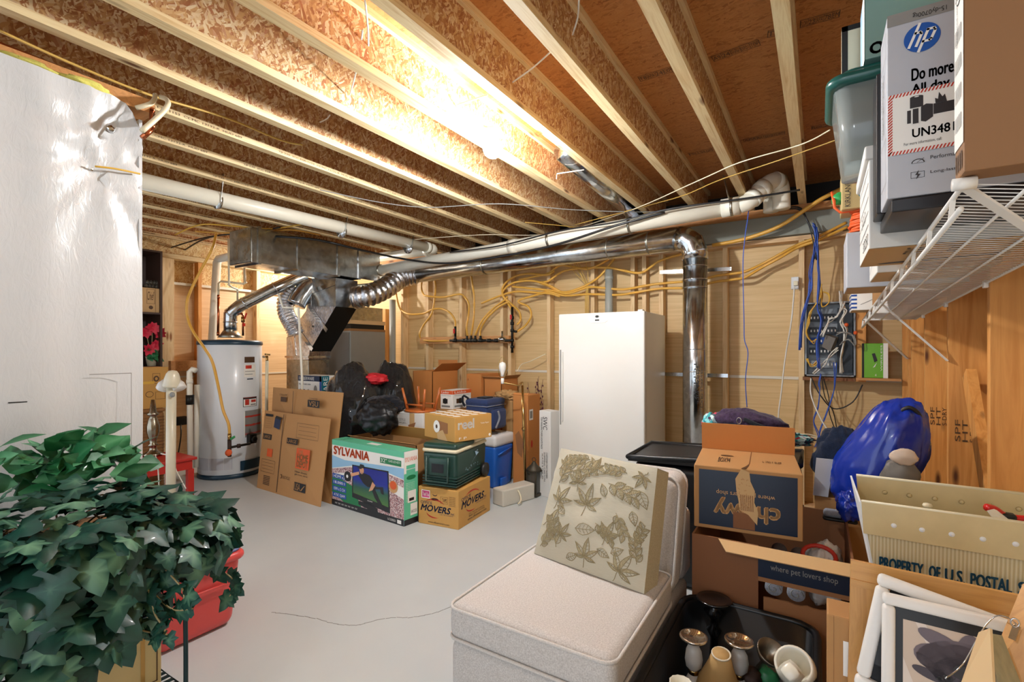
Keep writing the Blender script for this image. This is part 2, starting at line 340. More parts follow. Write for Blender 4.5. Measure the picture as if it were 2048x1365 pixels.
def T(name, label, cat, loc, rz=0, group=None, kind=None):
    o = bpy.data.objects.new(name, None); col.objects.link(o); o.location = loc; o.rotation_euler = (0, 0, rz); o.empty_display_size = .05
    o['label'] = label; o['category'] = cat
    if group: o['group'] = group
    if kind: o['kind'] = kind
    WM[o.name] = Matrix.Translation(Vector(loc)) @ Matrix.Rotation(rz, 4, 'Z')
    return o
def tag(o, label, cat, group=None, kind=None):
    o['label'] = label; o['category'] = cat
    if group: o['group'] = group
    if kind: o['kind'] = kind
    return o
def single(mb, name, label, cat, loc, group=None, **kw):
    return tag(mb.build(name, None, loc=loc, **kw), label, cat, group)
def S_(mb, name, **kw):
    o = mb.build(name, **kw); o['kind'] = 'structure'; return o
def spline(pts, k=6, closed=False):
    pts = [Vector(p) for p in pts]; out = []; n = len(pts)
    for i in range(n if closed else n - 1):
        g = lambda j: pts[j % n] if closed else pts[max(0, min(n - 1, j))]
        a, b, c, d = g(i - 1), g(i), g(i + 1), g(i + 2)
        for j in range(k):
            t = j / k
            out.append(.5 * ((2 * b) + (c - a) * t + (2 * a - 5 * b + 4 * c - d) * t * t + (3 * b - a - 3 * c + d) * t ** 3))
    if not closed: out.append(pts[-1])
    return out
# text and flat print on a face: origin at the face's lower left, u to the right, v up, slightly in front
_tc = {}
def text_geo(s, ital=False):
    key = (s, ital)
    if key in _tc: return _tc[key]
    cu = bpy.data.curves.new('t', 'FONT'); cu.body = s; cu.size = 1; cu.resolution_u = 3
    if ital: cu.shear = .3
    o = bpy.data.objects.new('t', cu); me = bpy.data.meshes.new_from_object(o)
    vs = [tuple(v.co) for v in me.vertices]; fs = [tuple(p.vertices) for p in me.polygons]
    bpy.data.objects.remove(o); bpy.data.curves.remove(cu); bpy.data.meshes.remove(me)
    if vs:
        x0 = min(v[0] for v in vs); x1 = max(v[0] for v in vs); y0 = min(v[1] for v in vs); y1 = max(v[1] for v in vs)
    else: x0 = y0 = 0; x1 = y1 = 1
    _tc[key] = (vs, fs, x0, x1, y0, y1); return _tc[key]
class Face:
    def __init__(s, o, u, v, w, h, mb=None, eps=.0012):
        s.o, s.u, s.v = Vector(o), Vector(u).normalized(), Vector(v).normalized(); s.w, s.h = w, h
        s.n = s.u.cross(s.v).normalized(); s.mb = mb or MB(); s.e = eps; s.k = 0
    def pt(s, a, b, lay=0): return s.o + s.u * (a * s.w) + s.v * (b * s.h) + s.n * (s.e * (1 + lay * .5))
    def poly(s, pts, mat, lay=0): s.mb.add([s.pt(a, b, lay) for a, b in pts], [tuple(range(len(pts)))], mat); return s
    def rect(s, a0, b0, a1, b1, mat, lay=0): return s.poly([(a0, b0), (a1, b0), (a1, b1), (a0, b1)], mat, lay)
    def frame(s, a0, b0, a1, b1, t, mat, lay=0):
        ta = t / s.w; tb = t / s.h
        s.rect(a0, b0, a1, b0 + tb, mat, lay); s.rect(a0, b1 - tb, a1, b1, mat, lay); s.rect(a0, b0, a0 + ta, b1, mat, lay); return s.rect(a1 - ta, b0, a1, b1, mat, lay)
    def disc(s, a, b, ra, rb, mat, lay=0, n=28, a0=0, a1=360, rot=0):
        c = []
        for i in range(n):
            t = R(a0 + (a1 - a0) * i / (n - 1 if a1 - a0 < 360 else n)); x = ra * math.cos(t); y = rb * math.sin(t); q = R(rot)
            c.append((a + (x * math.cos(q) - y * math.sin(q)) / s.w, b + (x * math.sin(q) + y * math.cos(q)) / s.h))
        return s.poly(c, mat, lay)
    def line(s, pts, t, mat, lay=0):
        for (a, b), (c, d) in zip(pts, pts[1:]):
            p = Vector((a * s.w, b * s.h)); q = Vector((c * s.w, d * s.h)); e = (q - p)
            if e.length < 1e-6: continue
            e.normalize(); nn = Vector((-e.y, e.x)) * t / 2; e *= t * .3
            s.poly([((x.x) / s.w, (x.y) / s.h) for x in (p - nn - e, q - nn + e, q + nn + e, p + nn - e)], mat, lay)
        return s
    def text(s, t, a0, b0, a1, b1, mat, lay=1, ital=False, bold=0, rot=0):
        # fit the text into the box given in face fractions; rot in quarter turns (1 = reads upwards, 2 = upside down)
        vs, fs, x0, x1, y0, y1 = text_geo(t, ital)
        def mp(v, dx=0, dy=0):
            x = (v[0] - x0) / (x1 - x0); y = (v[1] - y0) / (y1 - y0)
            if rot == 1: x, y = 1 - y, x
            elif rot == 2: x, y = 1 - x, 1 - y
            elif rot == 3: x, y = y, 1 - x
            return s.pt(a0 + (a1 - a0) * x + dx / s.w, b0 + (b1 - b0) * y + dy / s.h, lay)
        offs = [(0, 0)] if not bold else [(0, 0), (bold, 0), (0, bold), (bold, bold), (-bold, 0), (0, -bold)]
        for dx, dy in offs: s.mb.add([mp(v, dx, dy) for v in vs], fs, mat)
        return s
def quadface(tl, tr, bl, **kw):
    tl, tr, bl = Vector(tl), Vector(tr), Vector(bl); return Face(bl, tr - tl, tl - bl, (tr - tl).length, (tl - bl).length, **kw)
# ================================================================ the room
PY0 = -2.2
mb = MB().box(-7.0, PY0, -.12, 1.2, 5.6, 0, 'floor_paint'); S_(mb, 'floor')
# crack lines in the paint
def crackline(pts):
    p = spline([Vector(P(x, y, Z=0.0)) for x, y in pts], 7); mb = MB()
    for a, b in zip(p, p[1:]):
        j = Vector((random.uniform(-.006, .006), random.uniform(-.006, .006), 0)); a = a + j
        mb.bar((a.x, a.y, .0005), (b.x, b.y, .0005), .0035, .001, 'ink_grey')
    return mb
single(crackline([(545, 1225), (620, 1236), (700, 1252), (770, 1238), (850, 1232), (925, 1205)]), 'floor_crack', 'thin crack line running across the grey painted floor', 'crack', P(700, 1252, Z=0))
# subfloor deck
mb = MB().box(-7.0, PY0, 2.985, 1.2, 5.6, 3.01, 'osb_deck'); ceil = S_(mb, 'ceiling')
def stampline(px0, py0, px1, py1, txts, name):
    a, b = P(px0, py0, Z=2.985), P(px1, py1, Z=2.985); L = (b - a).length; h = .06
    u = (b - a).normalized(); v = Vector((0, 0, -1)).cross(u)
    f = Face(a - v * h / 2, u, v, L, h, eps=.002)
    if f.n.z > 0: f = Face(b - v * h / 2, -u, v, L, h, eps=.002); 
    f.frame(0, 0, 1, 1, .003, 'ink_brown'); n = len(txts)
    for i, t in enumerate(txts):
        f.text(t, i / n + .02, .18, (i + 1) / n - .02, .82, 'ink_brown'); f.rect(i / n, 0, i / n + .01, 1, 'ink_brown')
    f.mb.build(name, ceil)
for q in [(1425, 118, 1519, 84, ['A9', '24', 'TruFlor', 'EXPO 1', 'TOP']), (1278, 158, 1343, 138, ['T8', 'APA', '24', 'EXP']), (1600, 48, 1680, 26, ['FLOR', '23', 'APA', '78', 'EM']), (1535, 68, 1560, 62, ['TE']),
          (1378, 309, 1425, 299, ['MILL', '24 OC']), (1487, 281, 1570, 265, ['APA', 'RATED', 'STURD']), (1623, 256, 1670, 247, ['FLOR', '23'])]:
    stampline(*q, 'deck_stamp')
# back foundation, boards, corner, right foundation
mb = MB().box(-7.0, 5.24, 0, 1.2, 5.5, 2.44, 'foundation').box(-7.0, 5.0, 2.445, 1.2, 5.5, 2.63, 'foundation'); S_(mb, 'wall_back')
mb = MB()
for a, b in ((-6.55, -4.05), (-4.03, -2.73), (-2.71, -.8), (-.78, .70)):
    mb.box(a, 5.17, .0, b, 5.235, 1.155, 'insulation_board'); mb.box(a, 5.17, 1.165, b, 5.235, 2.40, 'insulation_board')
S_(mb, 'trim_1')
mb = MB().box(-6.5, 5.160, 1.147, .66, 5.172, 1.173, 'seam_tape'); mb.build('trim_2')['kind'] = 'structure'
mb = MB().box(.72, -1.0, 0, .95, 5.24, 2.62, 'insulation_board'); S_(mb, 'wall_right')
# left foundation with insulation board and OSB band above
mb = MB().box(-6.85, 1.1, 0, -6.6, 5.24, 2.22, 'insulation_warm').box(-6.8, 1.1, 2.22, -6.62, 5.24, 2.98, 'osb_band').box(-6.62, 1.1, 2.205, -6.55, 5.2, 2.235, 'seam_tape').box(-6.6, 1.1, 1.08, -6.59, 5.2, 1.10, 'seam_tape')
S_(mb, 'wall_left')
# sill and rim at the joist ends
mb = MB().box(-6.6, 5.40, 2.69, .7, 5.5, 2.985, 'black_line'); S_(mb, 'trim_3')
mb = MB().box(-6.5, 4.93, 2.632, .56, 5.12, 2.688, 'amber_x'); single(mb, 'wooden_beam', 'long flat wooden beam carrying the joist ends above the pipes', 'beam', (-2.9, 5.0, 2.64))
mb = MB().box(-4.95, 5.05, 2.40, .60, 5.17, 2.44, 'pine_x'); single(mb, 'top_plate', 'horizontal wooden top plate over the back wall studs', 'plate', (-2.2, 5.1, 2.42))
# partition covered in white plastic, left
def poly_wall():
    t = T('wall_partition', 'white plastic sheeting wrapped around an insulated partition wall end', 'partition', (-2.66, .5, 0)); t['kind'] = 'structure'; del t['category']
    xs = -2.56; ny, nz = 60, 70; y0, y1, z1 = -1.6, .965, 2.50; vs = []
    tufts = [(P(224, 255, X=xs), .34), (P(183, 337, X=xs), .42)]
    for j in range(nz + 1):
        for i in range(ny + 1):
            fy = i / ny; y = y0 + (y1 - y0) * (1 - (1 - fy) ** 1.5); z = z1 * j / nz
            if z > 2.4: y = min(y, y1 - .06 * (z - 2.4) / .1)
            bul = .012 * noise.noise(Vector((y * 9, z * 1.1, 7))) + .05 * math.sin(math.pi * min(1, max(0, (y1 - y) / .9))) * (1 if z > .1 else z / .1) + .02 * noise.noise(Vector((y * 2, z * 1.2, 1)))
            for c, rr in tufts:
                dy, dz = y - c.y, z - c.z; r = math.hypot(dy, dz)
                if r < rr * 1.6:
                    w = max(0, 1 - r / (rr * 1.6)); bul -= .03 * max(0, 1 - r / .12) ; a = math.atan2(dz, dy)
                    bul += .016 * w * w * math.sin(a * 9 + 2 * noise.noise(Vector((a * 2, r * 5, 3)))) * min(1, r / .05)
            vs.append((xs + bul, y, z))
    fs = [(j * (ny + 1) + i, j * (ny + 1) + i + 1, (j + 1) * (ny + 1) + i + 1, (j + 1) * (ny + 1) + i) for j in range(nz) for i in range(ny)]
    mb = MB().add(vs, fs, 'poly_sheet', True); mb.box(-2.79, .955, 0, -2.57, .967, 2.45, 'poly_sheet'); mb.build('plastic_sheet', t)
    MB().box(-2.78, -1.6, 0, -2.66, .95, 2.50, 'pine_z').build('wall_framing', t)
    mb = MB(); 
    for c, rr in tufts: mb.lathe([(0.0, .012), (.014, .010), (.02, 0)], 'chrome', (xs - .02, c.y, c.z), 12, (1, 0, 0))
    mb.build('fastener', t)
    mb = MB().tube(spline([P(190, 333, X=-2.53), P(232, 338, X=-2.525), P(280, 348, X=-2.54)], 5), .004, 'cable_yellow', 6); mb.build('yellow_string', t)
    f = Face((-2.508, P(-40, 755, X=-2.5).y, P(0, 755, X=-2.5).z - .32), (0, 1, 0), (0, 0, 1), .45, .32, eps=.001)
    f.rect(.68, .99, 1, 1, 'ink_grey').rect(.995, 0, 1, 1, 'ink_grey'); f.mb.build('patch', t)
    mb = MB().bar(P(16, 806, X=-2.50), P(54, 804, X=-2.50), .004, .008, 'ink_black', up=(1, 0, 0)); mb.build('cut', t)
poly_wall()
mb = MB().box(-2.70, -1.6, 2.50, -2.58, 1.02, 2.56, 'amber_x'); single(mb, 'partition_plate', 'wooden top plate above the white plastic wall', 'plate', (-2.64, 0, 2.5))
mb = MB()
for i in range(9):
    y = -.6 + i * .17; mb.blob((-2.575, y, 2.515), (.04, .10, .022), 'insul_fluff', i, .4)
single(mb, 'insulation_batt', 'yellow fibreglass insulation poking out above the white plastic wall', 'insulation', (-2.56, 0, 2.51))
# ---------------------------------------------------------------- ceiling joists
def joist_print(f, rep):
    for i in range(rep):
        a = .03 + i / rep; w = .9 / rep
        f.text('TJI 230  ICC ESR-1153  CCMC 13132-R  HUD 689', a, .22, a + w * .8, .72, 'ink_brown')
ordn = ['nearest the right wall', 'second from the right wall', 'third from the right wall', 'fourth from the right wall', 'just right of the lit bulb', 'just left of the lit bulb', 'second left of the lit bulb', 'third left of the lit bulb', 'fourth left of the lit bulb',
        'fifth left of the lit bulb', 'sixth left of the lit bulb', 'seventh left of the lit bulb', 'eighth left of the lit bulb', 'ninth left of the lit bulb', 'tenth left of the lit bulb', 'last before the far left wall', 'against the far left wall']
for k in range(-1, 16):
    x = -.15 - .4105 * k; 
    y0, y1 = PY0, 5.15
    if k == -1: x = .27
    t = T('ceiling_joist', 'wooden I-joist under the subfloor, ' + ordn[k + 1], 'joist', (x + .029, 2.0, 2.69), group='wooden I-joists under the subfloor')
    MB().box(x, y0, 2.69, x + .058, y1, 2.724, 'pine_y').build('bottom_flange', t)
    MB().box(x + .0235, y0, 2.724, x + .0345, y1, 2.951, 'osb_web').build('web', t)
    MB().box(x, y0, 2.951, x + .058, y1, 2.985, 'pine_y').build('top_flange', t)
    if k >= 7:
        f = Face((x + .058, .9, 2.692), (0, 1, 0), (0, 0, 1), 4.2, .03); joist_print(f, 5); f.mb.build('printed_lettering', t)
# ---------------------------------------------------------------- studs
def stud(x0, x1, y0, y1, z0, z1, mt, label, grp):
    mb = MB().box(x0, y0, z0, x1, y1, z1, mt)
    return single(mb, 'wall_stud', label, 'stud', ((x0 + x1) / 2, (y0 + y1) / 2, z0), grp, bevel=.002)
bs = [(804, 'beside the grey vent pipe'), (854, 'first right of the furnace'), (921, 'behind the open carton by the gas manifold'), (1003, 'behind the vertical end of the gas manifold'), (1019, 'doubled behind the bare lamp bulb'),
      (1097, 'just left of the white freezer'), (1185, 'behind the left half of the freezer'), (1265, 'behind the freezer, left of a close pair'), (1288, 'behind the freezer, right of a close pair'), (1322, 'behind the freezer edge, left of the round duct'),
      (1450, 'just right of the round metal duct'), (1603, 'left of the grey cable panel')]
for x, d in bs:
    c = P(x, 740, Y=5.05).x; stud(c - .022, c + .022, 5.05, 5.15, 0, 2.40, 'pine_z', 'pine stud on the back wall ' + d, 'studs of the back wall')
mb = MB().box(-6.5, 5.05, 0, .6, 5.15, .04, 'pine_x'); mb.build('trim_4')['kind'] = 'structure'
rs = [(2.63, 'nearest the camera, wide knotty face'), (3.36, 'with stamped lumber marks, second from the camera'), (4.02, 'third from the camera'), (4.55, 'fourth from the camera'), (4.70, 'fifth from the camera'), (5.0, 'in the corner beside the cable panel')]
for y, d in rs:
    t = stud(.57, .72, y, y + .038, 0, 2.62, 'amber_z', 'amber pine stud of the right wall, ' + d, 'studs of the right wall')
    if y in (3.36, 4.02, 4.7):
        f = Face((.58, y, .93), (1, 0, 0), (0, 0, 1), .13, .16); 
        for i, s in enumerate(('SPF', 'HT', 'S-DRY', '2x6 NLGA')): f.text(s, .12 + .22 * i, .1, .28 + .22 * i, .8, 'ink_brown', rot=1)
        f.mb.build('lumber_stamp', t)
mb = MB().box(.57, -1.0, 2.62, .72, 5.2, 2.68, 'amber_x'); mb.build('trim_5')['kind'] = 'structure'
mb = MB().bar((.64, 3.30, 1.30), (.64, 2.72, .40), .04, .09, 'amber_z'); single(mb, 'wall_brace', 'diagonal wooden brace between two right wall studs', 'brace', (.64, 3, .4))
for (y0, y1, d) in ((2.1, 2.2, 'doubled beside the dark shelf'),):
    pass
# left wall studs
for x, w, mt, d in ((336, .13, 'pine_z', 'wide doubled light stud beside the dark shelf'), (400, .04, 'amber_z', 'reddish stud on the far left wall left of the white drain pipe'), (517, .05, 'pine_z', 'light stud on the far left wall behind the water heater flue')):
    c = P(x, 620, X=-6.5).y; mb = MB().box(-6.6, c - w / 2, 0, -6.5, c + w / 2, 2.5, mt); single(mb, 'wall_stud', d, 'stud', (-6.55, c, 0), 'studs of the far left wall')
a, b = P(345, 700, X=-6.46), P(400, 700, X=-6.46)
mb = MB().box(-6.6, 1.6, 2.50, -6.45, 5.0, 2.55, 'pine_y'); single(mb, 'header_plate', 'light wooden plate along the top of the far left wall', 'plate', (-6.5, 3, 2.5))
mb = MB().box(-6.6, P(340, 735, X=-6.46).y, P(370, 742, X=-6.46).z, -6.44, P(396, 735, X=-6.46).y + .3, P(370, 722, X=-6.46).z, 'amber_x'); single(mb, 'wood_ledge', 'reddish wooden ledge on the left wall behind the water heater', 'ledge', (-6.5, 2.8, 1.2))
# ---------------------------------------------------------------- ceiling bulb
t = T('ceiling_light_bulb', 'bare lit bulb in a white lampholder between the joists', 'light bulb', (BULB.x, BULB.y, 2.72))
mb = MB().lathe([(.0, -.118), (.024, -.115), (.045, -.10), (.057, -.072), (.057, -.052), (.045, -.028), (.022, -.008), (.013, .008)], 'bulb_glow', (BULB.x, BULB.y, 2.665), 24) if True else MB().lathe([(.0, -.088), (.02, -.085), (.034, -.066), (.036, -.05), (.026, -.026), (.014, -.006), (.013, .008)], 'bulb_glow', (BULB.x, BULB.y, 2.665), 20); gl = mb.build('bulb', t)
gl.visible_shadow = True
mb = MB().lathe([(.022, 0), (.05, .012), (.056, .03), (.056, .035)], 'white_paint', (BULB.x, BULB.y, 2.672), 20); mb.build('lampholder', t)
mb = MB().tube(spline([P(1003, 262, Z=2.70), P(950, 245, Z=2.75), P(915, 215, Z=2.80), P(930, 205, Z=2.80), P(975, 190, Z=2.735)], 6), .005, 'cable_white', 6); mb.build('wire', t)
# ================================================================ water heater
HC = Vector((-5.741, 3.026, 0)); HR = .325
def cylhit(px, py, c, r):
    d = ray(px, py); a = d.x * d.x + d.y * d.y; b = -2 * (d.x * c.x + d.y * c.y); q = c.x ** 2 + c.y ** 2 - r * r
    t = (-b - math.sqrt(b * b - 4 * a * q)) / (2 * a); return Vector((d.x * t, d.y * t, EYE + d.z * t))
def cylpatch(mb, c, r, a0, a1, z0, z1, mat, n=10, th=.001):
    vs = []
    for i in range(n + 1):
        a = a0 + (a1 - a0) * i / n
        for z in (z0, z1): vs.append((c.x + (r + th) * math.cos(a), c.y + (r + th) * math.sin(a), z))
    mb.add(vs, [(2 * i, 2 * i + 2, 2 * i + 3, 2 * i + 1) for i in range(n)], mat, True)
def pxpatch(mb, x0, y0, x1, y1, mat, th=.001):
    p, q = cylhit(x0, y1, HC, HR), cylhit(x1, y0, HC, HR)
    cylpatch(mb, HC, HR, math.atan2(p.y - HC.y, p.x - HC.x), math.atan2(q.y - HC.y, q.x - HC.x), p.z, q.z, mat, 8, th)
t = T('water_heater', 'white cylindrical gas water heater with navy top rim on the far left', 'water heater', HC)
MB().lathe([(HR - .01, .045), (HR, .055), (HR, 1.485), (HR - .005, 1.49)], 'heater_white', HC, 64).build('tank', t)
MB().lathe([(HR - .02, 0), (HR + .004, .004), (HR + .004, .04), (HR - .015, .05)], 'navy_trim', HC, 64).build('base_ring', t)
MB().lathe([(HR + .006, 1.475), (HR + .01, 1.48), (HR + .008, 1.515), (HR - .04, 1.53), (.0, 1.54)], 'navy_trim', HC, 64).build('top_rim', t)
MB().lathe([(HR + .002, .165), (HR + .002, .28)], 'grey_box', HC, 64).build('band', t) if False else None
mb = MB(); pxpatch(mb, 396, 916, 465, 938, 'grey_box'); mb.build('metal_band', t)
mb = MB()
pxpatch(mb, 489, 714, 509, 726, 'ink_brown'); pxpatch(mb, 488, 729, 511, 755, 'ink_white'); pxpatch(mb, 491, 731, 503, 738, 'ink_red', .002); pxpatch(mb, 490, 742, 509, 744, 'ink_grey', .002); pxpatch(mb, 490, 748, 505, 750, 'ink_grey', .002); pxpatch(mb, 494, 757, 506, 760, 'ink_navy', .001)
pxpatch(mb, 486, 793, 513, 815, 'ink_black'); pxpatch(mb, 487, 794, 512, 797, 'ink_red', .002); pxpatch(mb, 487, 797, 512, 814, 'ink_white', .002); pxpatch(mb, 490, 799, 498, 811, 'ink_red', .003); pxpatch(mb, 502, 799, 511, 805, 'ink_red', .003); pxpatch(mb, 501, 807, 511, 811, 'ink_grey', .003)
pxpatch(mb, 488, 818, 524, 874, 'ink_white')
for i in range(15): pxpatch(mb, 490, 821 + i * 3.4, 521, 822.3 + i * 3.4, 'ink_red' if i in (3, 8, 13) else 'ink_grey', .002)
mb.build('label_stickers', t)
mb = MB(); pxpatch(mb, 480, 912, 521, 942, 'navy_trim', .012); mb.build('access_panel', t)
p = cylhit(500, 878, HC, HR)
dv = Vector((p.x - HC.x, p.y - HC.y, 0)).normalized()
mb = MB().rbox(p.x - .05, p.y - .04, p.z - .05, p.x + .06, p.y + .05, p.z + .06, 'steel_black', .012)
mb.lathe([(.032, 0), (.032, .03), (.025, .034)], 'black_duct', p + dv * .05, 16, dv); mb.build('gas_valve', t)
mb = MB()
for i, x in enumerate((436, 490)):
    q = P(x, 690, Z=1.54)
    mb.lathe([(.02, 1.52), (.02, 1.60)], 'galvanized', (q.x, q.y, 0), 12)
mb.each('nipple', t)
mb = MB().lathe([(.125, 1.56), (.13, 1.565), (.10, 1.60), (.075, 1.64)], 'galvanized_dull', HC, 24).build('draft_hood', t)
# flue
a = Vector((HC.x, HC.y, 1.63)); z1 = P(461, 632, d=5.62)
pts = [a, (HC.x, HC.y, 1.72), (HC.x, HC.y, 1.83), P(467, 623, d=5.62), P(480, 612, d=5.64), P(540, 582, d=5.76), P(612, 549, d=5.90)]
t = T('flue_pipe', 'galvanised metal flue pipe rising from the water heater to the trunk duct', 'pipe', a)
MB().tube(pts, .072, 'galvanized', 20).build('pipe', t)
mb = MB()
for q0, q1 in ((pts[1], pts[2]), (pts[2], pts[3]), (pts[4], pts[5]), (pts[5], pts[6])):
    q0 = Vector(q0); q1 = Vector(q1); d = (q1 - q0).normalized(); c = q0.lerp(q1, .15 if q0 is not pts[5] else 0); mb.tube([c - d * .008, c + d * .008], .077, 'galvanized', 20)
mb.each('seam_ring', t)
def pipe_thing(name, label, cat, pts, r, mat, k=0, rings=None, n=10, grp=None, ringmat=None):
    pts = [Vector(p) for p in pts]; path = spline(pts, k) if k else pts
    mb = MB().tube(path, r, mat, n)
    if not rings: return single(mb, name, label, cat, pts[0], grp)
    t = T(name, label, cat, pts[0], group=grp); mb.build('pipe', t); mb = MB()
    for i in rings:
        j = int(i); f = i - j; a, b = pts[j], pts[min(j + 1, len(pts) - 1)]; c = a.lerp(b, f); d = (b - a).normalized(); mb.tube([c - d * .02, c + d * .02], r * 1.12, ringmat or mat, n + 4)
    mb.each('coupling', t); return t
# water pipes around the heater
pipe_thing('copper_pipe', 'copper riser on the left of the water heater flue, topped with tan plastic', 'pipe', [P(436, 672, d=5.55), P(437, 590, d=5.55)], .013, 'copper', rings=[0.05, .95])
pipe_thing('water_pipe', 'tan plastic water pipe bending right above the copper riser', 'pipe', [P(437, 590, d=5.55), P(437, 567, d=5.55), P(442, 563, d=5.57), P(487, 568, d=5.6), P(490, 566, d=5.6), P(489, 535, d=5.62)], .012, 'pex_cream', rings=[.5, 3.9])
pipe_thing('water_pipe', 'tan plastic water pipe dropping from under the trunk duct end', 'pipe', [P(457, 478, d=5.3), P(458, 570, d=5.35), P(463, 574, d=5.4), P(475, 579, d=5.5), P(475, 602, d=5.6)], .010, 'pex_cream', rings=[1.2, 3.2])
t = T('copper_riser', 'short copper pipe with red lever valve right of the flue', 'pipe', P(486, 672, d=5.5))
MB().tube([P(486, 672, d=5.5), P(486, 632, d=5.5), P(484, 628, d=5.5), P(476, 628, d=5.55)], .012, 'copper', 8).build('pipe', t)
mb = MB().tube([P(486, 645, d=5.49), P(486, 634, d=5.49)], .02, 'brass', 8); mb.build('valve_body', t)
mb = MB().bar(P(489, 638, d=5.45), P(493, 627, d=5.42), .012, .012, 'red_plastic'); mb.build('valve_handle', t)
mb = MB().bar(P(488, 647, d=5.45), P(488, 653, d=5.45), .02, .02, 'red_plastic'); mb.build('red_tag', t)
t = T('drain_pipe', 'cream plastic relief pipe with brass valve on the right of the water heater', 'pipe', P(534, 714, d=5.5))
MB().tube([P(534, 722, d=5.5), P(533, 830, d=5.5)], .017, 'pex_cream', 10).build('pipe', t)
MB().tube([P(527, 714, d=5.55), P(534, 714, d=5.5), P(534, 726, d=5.5)], .015, 'brass', 8).tube([P(530, 709, d=5.5), P(540, 710, d=5.5)], .01, 'brass', 8).build('valve', t)
pipe_thing('vent_pipe', 'tall white plastic pipe on the far left wall behind the water heater', 'pipe', [P(424, 790, d=6.0), P(424, 690, d=6.0), P(434, 525, d=6.0), P(438, 518, d=6.0), P(462, 513, d=5.8)], .047, 'pvc')
pipe_thing('drain_pipe', 'white plastic drain pipe with black rubber coupling left of the water heater', 'pipe', [P(392, 742, d=5.1), P(385, 739, d=5.1), P(379, 745, d=5.1), P(379, 760, d=5.1), P(381, 935, d=5.1)], .028, 'pvc', rings=[3.02])
c0 = P(380, 800, d=5.1); mb = MB().tube([c0 + Vector((0, 0, .05)), c0 - Vector((0, 0, .05))], .038, 'black_duct', 14); single(mb, 'rubber_coupling', 'black rubber coupling clamped on the white drain pipe', 'coupling', c0)
pipe_thing('drain_pipe', 'second white plastic drain pipe close behind the black coupling', 'pipe', [P(394, 770, d=5.35), P(392, 935, d=5.35)], .028, 'pvc')
# gas hose of the heater with valve tree
hose = [P(x, y, d=dd) for x, y, dd in ((440, 455, 5.3), (432, 470, 5.25), (425, 497, 5.2), (402, 540, 5.2), (383, 578, 5.15), (374, 605, 5.1), (375, 635, 5.1), (387, 665, 5.05), (409, 697, 5.0), (425, 725, 5.0), (438, 780, 5.05), (446, 820, 5.05), (457, 848, 5.05), (459, 868, 5.05))]
t = T('gas_hose', 'yellow flexible gas hose hanging in front of the white water heater', 'hose', hose[-1])
MB().tube(spline(hose, 6), .014, 'csst_yellow', 10).build('hose', t)
q = P(459, 880, d=5.05); MB().tube([hose[-1], q], .018, 'brass', 10).build('fitting', t)
t2 = T('gas_pipe_tee', 'rusty iron gas pipe with tee and orange lever before the water heater', 'pipe', q)
MB().tube([q, P(459, 914, d=5.05)], .019, 'iron_rust', 10).tube([P(459, 896, d=5.05), P(478, 892, d=5.12), P(500, 888, d=5.25)], .013, 'steel_black', 8).tube([P(474, 893, d=5.1), P(481, 892, d=5.12)], .022, 'iron_rust', 8).build('pipe', t2)
MB().lathe([(.01, 0), (.035, .004), (.035, .012), (.01, .016)], 'ink_orange', P(458, 906, d=5.02), 14, (.5, -.8, .2)).build('orange_valve', t2)
MB().bar(P(462, 879, d=5.03), P(469, 874, d=5.0), .014, .02, 'green_plastic').build('green_handle', t2)
# ================================================================ furnace and ducts
t = T('furnace', 'dark grey furnace cabinet standing behind the sheet metal ducts', 'furnace', (-5.3, 4.4, 0))
MB().box(-5.62, 4.117, 0, -5.0, 4.70, 1.66, 'furnace_grey').build('cabinet', t, bevel=.006)
MB().box(-5.62, 4.11, .02, -5.02, 4.117, 1.64, 'furnace_dark').build('door_panel', t)
MB().box(-5.62, 4.117, 1.66, -5.0, 4.70, 1.69, 'wicker').box(-5.60, 4.13, 1.69, -5.01, 4.69, 1.75, 'black_duct').box(-5.62, 4.117, 1.75, -5.0, 4.70, 1.80, 'cardboard_pale').box(-5.58, 4.15, 1.80, -5.03, 4.68, 1.98, 'galvanized_dull').build('coil_stub', t)
t = T('trunk_duct', 'large rectangular sheet metal trunk duct under the joists', 'duct', (-4.9, 2.7, 2.28))
MB().box(-5.10, 2.68, 2.28, -4.70, 4.33, 2.63, 'galvanized').build('duct', t, bevel=.003)
mb = MB()
for y in (2.74, 3.17, 3.68, 3.98): mb.box(-5.115, y, 2.265, -4.685, y + .03, 2.645, 'galvanized')
mb.each('drive_cleat', t)
MB().box(-5.09, 2.675, 2.29, -4.71, 2.683, 2.62, 'galvanized_dull').build('end_cap', t)
t = T('plenum_duct', 'sheet metal plenum with slanted side painted dark as shade and taped foil front', 'duct', (-5.2, 3.85, 0))
def pp(x, y): v = P(x, y, Y=3.70); return (v.x, v.z)
MB().prism([pp(622, 556), pp(671, 556), pp(671, 613), pp(622, 613)], 3.703, 4.02, 'galvanized').build('upper_box', t)
pl = [pp(573, 720), pp(573, 676), pp(612, 622), pp(622, 560), pp(622, 613.5), pp(671, 613.5), pp(619, 703), pp(617, 720)]
MB().prism(pl, 3.70, 4.0, 'foil').build('transition', t)
def slant(a, b, o=.004):
    p, q = Vector((pp(*a)[0], 3.705, pp(*a)[1])), Vector((pp(*b)[0], 3.705, pp(*b)[1])); e = (q - p).normalized(); nn = Vector((e.z, 0, -e.x)); nn = -nn if nn.x < 0 else nn
    d = Vector((0, .30, 0)); return MB().sheet(p + nn * o, p + nn * o + d, q + nn * o + d, q + nn * o, 'black_duct', .003)
slant((671, 613), (619, 703)).build('painted_shade_side', t)  # black sheet paints in the shade on this downward-facing metal side
x0, z0 = pp(573, 1010); MB().box(x0, 3.70, .02, pp(617, 720)[0], 4.0, pp(573, 720)[1], 'galvanized_dull').build('lower_box', t, bevel=.004)
